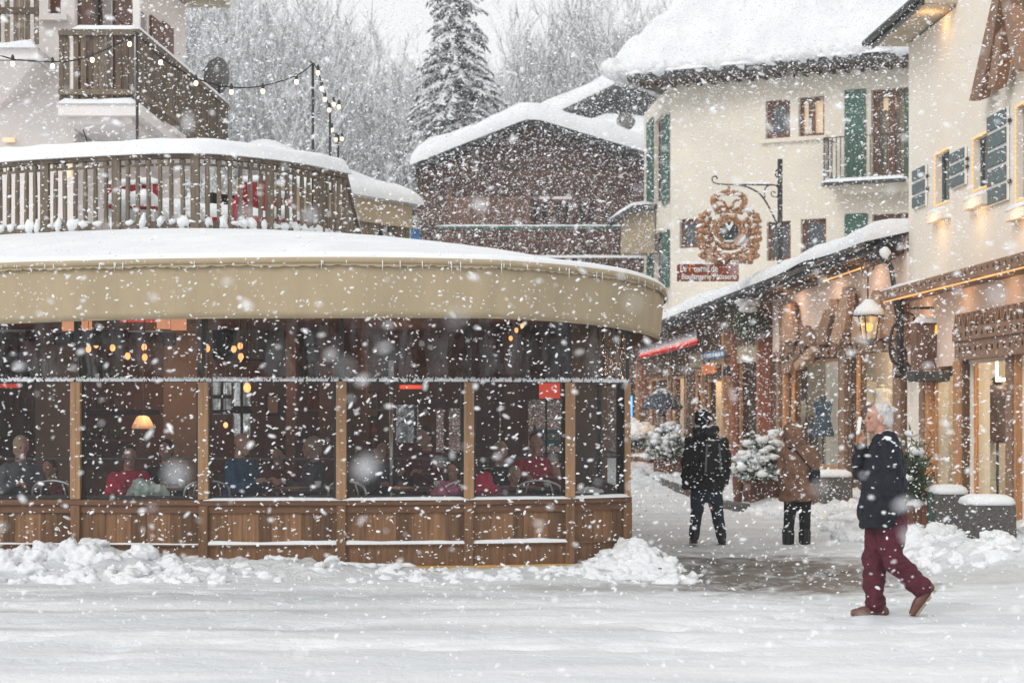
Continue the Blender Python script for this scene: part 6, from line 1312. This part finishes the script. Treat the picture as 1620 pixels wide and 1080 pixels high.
# ---- walker in brown coat
pw = thing('person', 'person in hooded brown coat and black boots seen from behind', 'person', (B(1264,0).x, Yb, 0))
H = head_M(B(1257,692), R(90)-.1, .05); body = MB(); add_head(body, H, .98); body.limb([B(1262,718), B(1263,770)], [.11,.11], 14)
for pts, rs in (([B(1243,716),B(1238,745),B(1240,768,.1)],[.045,.04,.03]),([B(1281,716),B(1288,742),B(1281,760,.12)],[.045,.04,.03]),([B(1254,785),B(1249,830),B(1247,862)],[.075,.055,.045]),([B(1272,785),B(1273,830),B(1273,864)],[.075,.055,.045])): body.limb(pts, rs)
add_hand(body, B(1240,770,.1), (0,.2,-1), (-1,0,0), .4, .95, 1); add_hand(body, B(1281,762,.12), (-.2,.2,-1), (1,0,0), .4, .95, -1)
body.build('body', 'skin', pw, remesh=.009, soft=2); add_eyes(H, pw)
m = MB(); m.ell(B(1257,686,-.02), (.135,.14,.15), 16); m.ell(B(1258,700,-.05), (.13,.11,.10), 14); m.ell(B(1255,688,.07),(.14,.05,.15),14)
m.loft([(B(1262,702),.11,.11),(B(1262,709),.18,.14),(B(1262,718),.225,.16),(B(1262,738),.23,.17),(B(1263,760),.24,.18),(B(1264,782),.255,.19),(B(1264,792),.25,.19)])
m.limb([B(1243,716),B(1237,742),B(1241,768,.06)],[.085,.075,.06]); m.limb([B(1282,716),B(1290,742),B(1283,760,.08)],[.085,.078,.065])
o = m.build('coat', 'brown_coat', pw, remesh=.013, soft=3); wrinkle(o, .075)
m = MB(); 
for k in range(90): a = 6.283*k/90; m.ell(B(1256,687,.10)+Vector((.135*math.cos(a),random.uniform(-.03,.02),.15*math.sin(a))), random.uniform(.018,.034), 6)
m.build('fur_trim', 'brown_fur', pw, smooth=True)
m = MB(); m.limb([B(1252,785),B(1248,830),B(1247,862)],[.10,.072,.062],14); m.limb([B(1273,785),B(1273,830),B(1273,864)],[.10,.072,.062],14); o = m.build('trousers', 'black_coat', pw, remesh=.012, soft=3); wrinkle(o,.02)
m = MB(); s_ = MB(); shoe(m, s_, B(1247,868,-.10), B(1243,868,.15), (0,0,1), .055, .2); shoe(m, s_, B(1273,870,-.10), B(1275,870,.15), (0,0,1), .055, .2); m.limb([B(1247,842),B(1247,864)],[.085,.075]); m.limb([B(1273,842),B(1273,866)],[.085,.075]); m.build('boots', 'boot_black', pw, remesh=.010, soft=2); s_.build('soles', 'boot_black', pw)
hb = thing('shoulder_bag', 'small dark bag on a diagonal strap across the brown coat', 'bag', B(1290,750,-.12)); m = MB(); m.tube(catmull([B(1247,708,-.10),B(1258,712,-.18),B(1272,728,-.195),B(1284,742,-.20)],5),.012,6); m.build('strap', 'black_coat', hb); c = B(1289,752,-.16); m = MB(); m.box(c.x-.07,c.x+.07,c.y-.03,c.y+.04,c.z-.10,c.z+.08,ch=.02); m.build('bag_body', 'black_coat', hb)
# ---- person under the umbrella
Yu = 52
def U_(x, y, dy=0): return P(x, y, Yu+dy)
pu = thing('person', 'person in brown coat walking under a dark umbrella behind the snowy bush', 'person', (U_(1049,0).x, Yu, 0)); H = head_M(U_(1049,663), R(-90), 0); body = MB(); add_head(body, H, 1.0); c = U_(1049,663)
gz = lambda z: Vector((c.x, Yu, z))
body.limb([gz(1.30), gz(.9)], [.12,.13], 12)
for s in (-1,1): body.limb([gz(.9)+Vector((s*.09,0,0)), gz(.05)+Vector((s*.11,0,0))], [.08,.045]); 
body.limb([gz(1.36)+Vector((.19,0,0)), gz(1.12)+Vector((.26,-.04,0)), gz(1.28)+Vector((.10,-.22,0))], [.05,.042,.03]); body.limb([gz(1.36)+Vector((-.19,0,0)), gz(.85)+Vector((-.24,0,0))], [.05,.03]); add_hand(body, gz(1.28)+Vector((.10,-.22,0)), (-1,0,.3), (0,-1,0), .9, 1, 1); add_hand(body, gz(.85)+Vector((-.24,0,0)), (0,0,-1), (-1,0,0), .4, 1, 1)
body.build('body', 'skin', pu, remesh=.010, soft=2); add_eyes(H, pu)
m = MB(H); m.ell((-.03,0,.04),(.105,.09,.10),14); m.build('hair', 'dark_hair', pu, smooth=True)
m = MB(); m.loft([(gz(1.45),.10,.10),(gz(1.40),.21,.14),(gz(1.2),.24,.17),(gz(.95),.25,.18),(gz(.72),.27,.19)]); m.limb([gz(1.36)+Vector((.19,0,0)), gz(1.12)+Vector((.26,-.04,0)), gz(1.27)+Vector((.12,-.20,0))],[.075,.065,.05]); m.limb([gz(1.36)+Vector((-.19,0,0)), gz(.88)+Vector((-.24,0,0))],[.075,.055]); o = m.build('coat', 'brown_coat', pu, remesh=.014, soft=3); wrinkle(o,.03)
m = MB(); 
for s in (-1,1): m.limb([gz(.85)+Vector((s*.10,0,0)), gz(.1)+Vector((s*.11,0,0))], [.1,.065]); 
m.build('trousers', 'jeans', pu, smooth=True); m = MB(); s_ = MB()
for s in (-1,1): shoe(m, s_, gz(0)+Vector((s*.11,.08,0)), gz(0)+Vector((s*.13,-.16,0)), (0,0,1))
m.build('boots', 'boot_black', pu, smooth=True)
um = thing('umbrella', 'dark open umbrella sprinkled with snow near the far shops', 'umbrella', gz(1.3)); ap = U_(1048,614); rim = U_(1048,648).z; m = MB()
def ucan(a, b): th = 2*math.pi*a; r = .60*b; sc = 1-.03*abs(math.sin(th*4)); zz = ap.z-(ap.z-rim)*(b**1.9)+.04*b*b*(1-abs(math.cos(th*4))); return Vector((ap.x+r*sc*math.cos(th), Yu+r*sc*math.sin(th), zz))
m.grid(ucan, 64, 10); o = m.build('canopy', 'umbrella_cloth', um, smooth=True); md = o.modifiers.new('t','SOLIDIFY'); md.thickness = .006
m = MB(); m.tube([ap+Vector((0,0,.05)), Vector((ap.x,Yu,1.6)), gz(1.22)+Vector((.06,-.24,0))], .01, 6); m.build('shaft', 'black_metal', um); m = MB()
for k in range(8): a = R(45*k); m.tube([ucan(k/8,t_/5)-Vector((0,0,.01)) for t_ in range(6)], .004, 4)
m.build('ribs', 'black_metal', um)
# ---- diners in the pavilion
def diner(px, py, Y, coat, hair, lab, yaw=R(-90), s=1.0, lean=0, hat=None, arms=1):
    hc = P(px, py, Y); t = thing('person', lab, 'person', (hc.x, Y, .12)); f = Vector((math.cos(yaw), math.sin(yaw), 0)); sd = Vector((-f.y, f.x, 0)); H = head_M(hc, yaw, .08+lean*.3)
    body = MB(); add_head(body, H, s); up = Vector((0,0,1)); ch_ = hc-up*.30*s-f*.03; pel = Vector((hc.x,Y,0))-f*.10+up*.62; body.limb([ch_, pel], [.12,.13], 12)
    A = []
    for q in (-1,1):
        shd = ch_+sd*q*.17*s+up*.06; elb = ch_+sd*q*.25+f*.10-up*.20; wri = ch_+sd*q*.12+f*.32-up*.10; body.limb([shd,elb],[.045,.038]); body.limb([elb,wri],[.038,.028]); add_hand(body, wri, f*.8-sd*q*.3+up*.1, up, .7, s, q); A.append((shd,elb,wri))
        body.limb([pel+sd*q*.1, pel+sd*q*.12+f*.42, pel+sd*q*.12+f*.44-up*.42],[.08,.06,.045])
    body.build('body', 'skin', t, remesh=.011, soft=2); add_eyes(H, t, s)
    if hair: 
        m = MB(H); m.ell(Vector((-.034,0,.045))*s,(.104*s,.089*s,.098*s),14); m.ell(Vector((-.075,0,-.03))*s,(.055*s,.078*s,.08*s),12); m.build('hair', hair, t, smooth=True)
    m = MB(); ra = yaw
    m.loft([(hc-up*.16*s-f*.03,.075,.075,ra),(ch_+up*.08,.12,.19*s,ra),(ch_,.14,.215*s,ra),(ch_-up*.2,.15,.21*s,ra),(Vector((pel.x,pel.y,pel.z-.05)),.17,.21,ra)])
    for shd,elb,wri in A: m.limb([shd,elb],[.075,.062]); m.limb([elb,wri.lerp(elb,.12)],[.062,.045])
    o = m.build('jacket', coat, t, remesh=.014, soft=3); wrinkle(o,.035); m = MB()
    for q in (-1,1): m.limb([pel+sd*q*.1, pel+sd*q*.12+f*.42, pel+sd*q*.12+f*.44-up*.46],[.1,.08,.06])
    m.build('trousers', 'jeans', t, smooth=True); return t
diner(34,708,21.5,'coat_grey','blond_hair','fair haired diner at the far left window',R(-60)); diner(78,742,22.6,'coat_maroon','dark_hair','diner in dark maroon behind the far left window',R(-110))
diner(205,722,21.9,'coat_red','dark_hair','dark haired diner in a red coat in the second window',R(-70)); diner(262,712,23.0,'black_coat','dark_hair','diner in black deeper inside the second window',R(-100))
diner(384,702,21.3,'coat_blue',None,'bald diner in blue leaning over the table in the third window',R(-30),1.02); diner(492,708,22.4,'coat_grey','blond_hair','pale haired diner facing left in the third window',R(190)); diner(440,722,23.2,'coat_maroon','dark_hair','diner in maroon deeper inside the third window',R(-95))
diner(672,692,22.8,'coat_maroon','dark_hair','dark haired diner in dark red near the fourth post',R(-120)); diner(602,712,22.9,'coat_grey','dark_hair','dark haired diner left in the fourth window',R(-60)); diner(716,745,21.9,'coat_pink','dark_hair','small diner in pink next to the fourth post',R(-100),.85)
diner(848,700,22.9,'coat_red','dark_hair','diner in red in front of the blue banner',R(-90)); diner(792,716,22.6,'black_coat','blond_hair','diner in black in the fifth window',R(-80)); diner(878,735,22.2,'coat_maroon','dark_hair','diner in maroon by the black frame of the fifth window',R(-110),.92)
diner(815,752,21.9,'coat_pink','blond_hair','small fair haired diner in pale pink in the fifth window',R(-70),.82)
# coats lying behind the sill
def heap(px, py, Y, w, h, mt, lab):
    p = P(px, py, Y); m = MB(); m.ell(p-Vector((0,0,.05)), (w,.16,h), 18, nz=.45, seed=px); m.ell(p+Vector((w*.5,0,-.1)), (w*.6,.15,h*.8), 16, nz=.5, seed=px+1); o = m.build('folded_coat', mt, loc=p, remesh=.012, soft=2); wrinkle(o,.06); tag(o, lab, 'coat')
    b_ = MB(); b_.box(p.x-w*1.1,p.x+w*1.3,Y-.2,Y+.2,.12,p.z-h*.6); tag(b_.build('window_bench', 'interior_dark', loc=(p.x,Y,.12), bevel=.01), 'dark bench holding the '+lab, 'bench')
heap(232,778,20.95,.24,.20,'coat_mint','pale green patterned coat on the window bench in the second window'); heap(186,772,21.3,.13,.15,'coat_red','small red coat beside the pale green coat'); heap(762,768,20.95,.15,.20,'coat_red','crimson coat just right of the fourth post')
heap(705,775,20.95,.16,.15,'coat_pink','pink coat just left of the fourth post'); heap(932,776,21.4,.16,.09,'white_paint','white cloth heap behind the rightmost big window')

# ================================================================== TREES
def bare_tree(seed, Ht, spread=.5, upright=.5, depth=5):
    rr = random.Random(seed); tr, cr_ = MB(), MB()
    def grow(p, d, L_, r, k, mb_):
        pts = [p]; n = 3
        for i in range(n):
            d = (d+Vector((rr.gauss(0,.13),rr.gauss(0,.13),.06+.05*upright))).normalized(); pts.append(pts[-1]+d*L_/n)
        mb_.tube(pts, [r*(1-.45*i/n) for i in range(n+1)], 5 if k == 0 else 3, cap=False)
        if k >= depth: return
        nb = 7 if k == 0 else rr.randint(3,5) if k < 3 else rr.randint(3,5)
        for b_ in range(nb):
            f = rr.uniform(.25,1) if k == 0 else rr.uniform(.2,1); i = min(int(f*n), n-1); q = pts[i].lerp(pts[i+1], f*n-i)
            a = rr.uniform(0,6.28); s = Vector((math.cos(a),math.sin(a),0)); dn = (d*upright+s*spread*rr.uniform(.6,1.2)+Vector((0,0,.25))).normalized()
            grow(q, dn, L_*rr.uniform(.42,.66)*(1.1-.35*f if k == 0 else 1), max(.012, r*.5*(1-.3*f)), k+1, cr_)
        grow(pts[-1], d, L_*.6, max(.012, r*.5), k+1, cr_)
    grow(Vector((0,0,-.5)), Vector((0,0,1)), Ht*.62, Ht*.0095+.02, 0, tr); return tr, cr_
protos = []; print('build trees')
for i, (Ht, spd, up_) in enumerate(((15,.45,.8),(13,.6,.6),(17,.35,1.0),(12,.7,.5),(14,.5,.7))):
    t = thing('bare_tree', 'bare grey tree dusted with snow in the misty wood', 'tree', group='bare snowy trees on the misty slope'); a, b_ = bare_tree(100+i, Ht, spd, up_, 5); a.build('trunk', 'bark', t); b_.build('crown', 'twig', t); t['hh'] = max(v.z for v in b_.v); protos.append(t)
rr = random.Random(77); placed = [0]*len(protos)
spots = []
for k in range(340):
    Y = rr.uniform(85, 190) if k > 30 else rr.uniform(66, 95); px = rr.uniform(230, 1120)
    if Y < 95 and px > 640: continue
    if 500 < px < 960 and Y > 140: Y = rr.uniform(96,140)
    spots.append((px, Y))
for i, (px, Y) in enumerate(spots):
    k = i % len(protos); o = protos[k] if not placed[k] else copy_tree(protos[k]); placed[k] = 1
    x = (px-810)/F*Y; z = 0 if Y < 86 else hillz(x, Y)
    top = -90 if px < 490 else 25 if px < 590 else 60 if px < 880 else -50
    sc = rr.uniform(.75, 1.1); want = (EYE+(651-top-rr.uniform(0,90))/F*Y-z)/protos[k]['hh']; sc = min(2.3, max(.3, want)*rr.uniform(.8,1.06)); o.location = (x, Y, z-.2); o.rotation_euler.z = rr.uniform(0,6.28); o.scale = (sc*rr.uniform(1.1,1.5), sc*1.2, sc)
# spruce
def spruce(px, Y, ztop, half, lab, n=330, seed=1, z0=0):
    x = (px-810)/F*Y; t = thing('spruce_tree', lab, 'tree', (x, Y, z0)); rr = random.Random(seed); H_ = ztop-z0; m = MB(); m.tube([(x,Y,z0-.5),(x,Y,z0+H_*.5),(x,Y,ztop)],[.26,.15,.02],8); m.build('trunk', 'bark', t); nm, sm = MB(), MB()
    for k in range(n):
        f = (k/n)**.9; zb_ = ztop-H_*.9*f-rr.uniform(0,.3); L_ = half*(.10+.90*f**.8)*rr.uniform(.7,1.15); a = rr.uniform(0,6.28); d = Vector((math.cos(a),math.sin(a),0)); sag = L_*rr.uniform(.22,.45); pts = []
        for i in range(6): s = i/5; pts.append(Vector((x,Y,zb_))+d*L_*s+Vector((0,0,.16*L_*s-sag*s*s*1.5)))
        nm.tube(pts, [.03,.025,.02,.018,.014,.008], 3, cap=False); sdv = Vector((-d.y,d.x,0))
        for i in range(int(12+16*L_)):
            s = rr.uniform(.12,1); j = min(int(s*5),4); q = pts[j].lerp(pts[j+1], s*5-j); w_ = rr.choice((-1,1)); l = rr.uniform(.18,.42)*(1.2-.5*s)*(.6+.25*L_)
            e_ = q+sdv*w_*l*rr.uniform(.4,1)+d*l*.5+Vector((0,0,-l*rr.uniform(.25,.9))); nm.tube([q,q.lerp(e_,.5)+Vector((0,0,.03)),e_], [.035,.045,.006], 3, cap=False)
            if rr.random() < .5: sm.tube([q+Vector((0,0,.04)), q.lerp(e_,.5)+Vector((0,0,.07)), q.lerp(e_,.85)+Vector((0,0,.03))], [.03,.05,.012], 4, cap=False)
        if rr.random() < .8: sm.tube([p_+Vector((0,0,.05)) for p_ in pts[1:]], [.03,.06,.07,.055,.02], 5)
    nm.build('crown', 'needle', t); sm.build('snow', 'snow', t, smooth=True)
spruce(722, 86, 23.5, 4.3, 'tall snow laden spruce rising behind the brown chalet', 640, 3, 0)
spruce(297, 47, 10.2, .55, 'slim dark conifer at the corner of the white house', 120, 5, 0)
# fine misty brushwood at the foot of the slope
m = MB(); rr = random.Random(12)
for k in range(6500):
    Y = rr.uniform(88,175); px = rr.uniform(200,1150); x = (px-810)/F*Y; z = hillz(x,Y); h_ = rr.uniform(4,11); q = Vector((x,Y,z-.2)); dx, dy = rr.gauss(0,.10)*h_, rr.gauss(0,.10)*h_
    m.tube([q, q+Vector((dx*.4,dy*.4,h_*.55)), q+Vector((dx,dy,h_))], [.045,.03,.012], 3, cap=False)
    for j in range(4): s = rr.uniform(.3,.95); a = q+Vector((dx*s*s,dy*s*s,h_*s)); m.tube([a, a+Vector((rr.gauss(0,.35),rr.gauss(0,.35),rr.uniform(.4,1.3)))], [.02,.009], 3, cap=False)
tag(m.build('distant_wood', 'twig'), 'far snowy brushwood on the misty slope', 'woods', kind='stuff')

# ================================================================== FALLING SNOW
def flakes(y0, y1, dens, smin, smax, seed):
    g = np.random.default_rng(seed); hw = .285*y1+2.2; zt = .225*y1+3.5; n = int(2*hw*zt*(y1-y0)*dens); p = np.empty((n,3)); p[:,0] = g.uniform(-hw,hw,n); p[:,1] = g.uniform(y0,y1,n); p[:,2] = g.uniform(0,zt,n)
    k = (np.abs(p[:,0]) < .28*p[:,1]+2.0) & (p[:,2] < EYE+.22*p[:,1]+1.5)
    x, y, z = p.T; fr_ = np.interp(x, [w[0] for w in WP[:8]], [w[1] for w in WP[:8]])
    k &= ~((x < 1.34) & (y > fr_-.05) & (y < 28.5) & (z < 2.95)); k &= ~((x < 1.7) & (x > -9) & (y > 20.2) & (y < 30) & (z < 3.9) & (z > 2.6))
    fx = np.where(y > 34.7, 7.26-.129*(y-34.7), 7.26+.0367*(34.7-y)); k &= ~((x > fx-.05) & (z < 9) & (y > 20)); k &= ~((x < -6.6) & (y > 28.9) & (y < 37)); k &= ~((x > 4.6) & (y > 57.5)); k &= ~((y > 65.8) & (x > -3.4) & (z < 9))
    p = p[k]; n = len(p); s = smin*(smax/smin)**(g.random(n)**1.7)
    t_ = (1+5**.5)/2; o = np.array([(-1,t_,0),(1,t_,0),(-1,-t_,0),(1,-t_,0),(0,-1,t_),(0,1,t_),(0,-1,-t_),(0,1,-t_),(t_,0,-1),(t_,0,1),(-t_,0,-1),(-t_,0,1)], float)/1.9
    el = g.uniform(1.0, 2.1, n); sc = np.stack([s*el, s*g.uniform(.7,1.2,n), s*g.uniform(.55,1.0,n)], 1)
    v = o[None]*sc[:,None]*g.uniform(.8,1.1,(n,12,1)); th = g.normal(.12,.6,n); ph = g.uniform(0,6.28,n)
    ct, st_ = np.cos(th)[:,None], np.sin(th)[:,None]; vx, vy, vz = v[...,0], v[...,1], v[...,2]; vx, vz = vx*ct-vz*st_, vx*st_+vz*ct
    v = np.stack([vx,vy,vz],-1)+p[:,None]; return v.reshape(-1,3), n
allv, cnt = [], 0
for a in ((1.6,6,16,.004,.009,1),(6,14,18,.0045,.012,2),(14,24,30,.0042,.0145,3),(24,40,17,.006,.014,4),(40,66,10,.008,.016,5)):
    v, n = flakes(*a); allv.append(v); cnt += n
v = np.concatenate(allv); tri = np.array([(0,11,5),(0,5,1),(0,1,7),(0,7,10),(0,10,11),(1,5,9),(5,11,4),(11,10,2),(10,7,6),(7,1,8),(3,9,4),(3,4,2),(3,2,6),(3,6,8),(3,8,9),(4,9,5),(2,4,11),(6,2,10),(8,6,7),(9,8,1)]); f = (tri[None]+np.arange(cnt)[:,None,None]*12).reshape(-1)
me = bpy.data.meshes.new('falling_snow'); me.vertices.add(len(v)); me.vertices.foreach_set('co', v.astype(np.float32).ravel()); nf = cnt*20
me.loops.add(nf*3); me.loops.foreach_set('vertex_index', f.astype(np.int32)); me.polygons.add(nf); me.polygons.foreach_set('loop_start', np.arange(nf, dtype=np.int32)*3); me.polygons.foreach_set('use_smooth', np.ones(nf, bool)); me.update(calc_edges=True)
fo = bpy.data.objects.new('falling_snow', me); COL.objects.link(fo); me.materials.append(M['flake'])
fm = M['flake']; nt = fm.node_tree; gn = nd(nt, 'ShaderNodeNewGeometry'); mr = nd(nt, 'ShaderNodeMapRange'); mr.inputs['To Min'].default_value = .3; mr.inputs['To Max'].default_value = 1.0; nt.links.new(gn.outputs['Random Per Island'], mr.inputs[0]); nt.links.new(mr.outputs[0], nt.nodes['Principled BSDF'].inputs['Alpha']); tag(fo, 'snowflakes filling the air all over the street', 'snowfall', kind='stuff')
print('flakes', cnt)

# ================================================================== AIR, LIGHT, CAMERA
m = MB(); m.box(-160,160,-25,320,-3.0,75)
hz = bpy.data.materials.new('haze'); hz.use_nodes = True; nt = hz.node_tree; nt.nodes.remove(nt.nodes['Principled BSDF']); pv = nd(nt, 'ShaderNodeVolumePrincipled'); pv.inputs['Color'].default_value = (.97,.98,1,1); pv.inputs['Density'].default_value = .0009; pv.inputs['Anisotropy'].default_value = .1
nt.links.new(pv.outputs[0], nt.nodes['Material Output'].inputs['Volume']); M['haze'] = hz
o = m.build('haze', 'haze'); tag(o, 'pale snowy mist between the street and the wooded slope', 'haze', kind='stuff')
w = bpy.data.worlds.new('World'); scene.world = w; w.use_nodes = True; nt = w.node_tree; bg_ = nt.nodes['Background']
sk = nd(nt, 'ShaderNodeTexSky', sky_type='NISHITA'); sk.sun_disc = False; sk.sun_elevation = R(38); sk.sun_rotation = R(222); sk.dust_density = 3
hs_ = nd(nt, 'ShaderNodeHueSaturation', Saturation=.10); nt.links.new(sk.outputs[0], hs_.inputs['Color'])
mx = nd(nt, 'ShaderNodeMix', data_type='RGBA'); mx.inputs[0].default_value = .72; mx.inputs[7].default_value = (9.6,9.7,9.75,1); nt.links.new(hs_.outputs[0], mx.inputs[6]); nt.links.new(mx.outputs[2], bg_.inputs[0]); bg_.inputs[1].default_value = .125
sl = bpy.data.lights.new('sun', 'SUN'); sl.energy = 1.1; sl.angle = R(22); sl.color = (1,.97,.93); so = bpy.data.objects.new('sun', sl); COL.objects.link(so)
d = Vector((math.sin(R(222))*math.cos(R(38)), math.cos(R(222))*math.cos(R(38)), math.sin(R(38)))); so.rotation_euler = d.to_track_quat('Z', 'Y').to_euler()
cd = bpy.data.cameras.new('camera'); co = bpy.data.objects.new('camera', cd); COL.objects.link(co); co.location = (0,0,EYE); co.rotation_euler = (R(90),0,0)
cd.sensor_width = 36; cd.lens = 36*F/1620; cd.shift_y = (HZ-540)/1620; cd.clip_start = .3; cd.clip_end = 1500; cd.dof.use_dof = True; cd.dof.focus_distance = 19.5; cd.dof.aperture_fstop = 2.8
scene.camera = co
scene.view_settings.view_transform = 'Standard'; scene.view_settings.look = 'None'; scene.view_settings.exposure = -0.04; scene.view_settings.gamma = 1
scene.cycles.use_denoising = True; scene.cycles.max_bounces = 8; scene.cycles.transparent_max_bounces = 32; scene.cycles.volume_bounces = 1; scene.cycles.diffuse_bounces = 3; scene.cycles.caustics_reflective = False; scene.cycles.caustics_refractive = False; scene.cycles.sample_clamp_indirect = 6
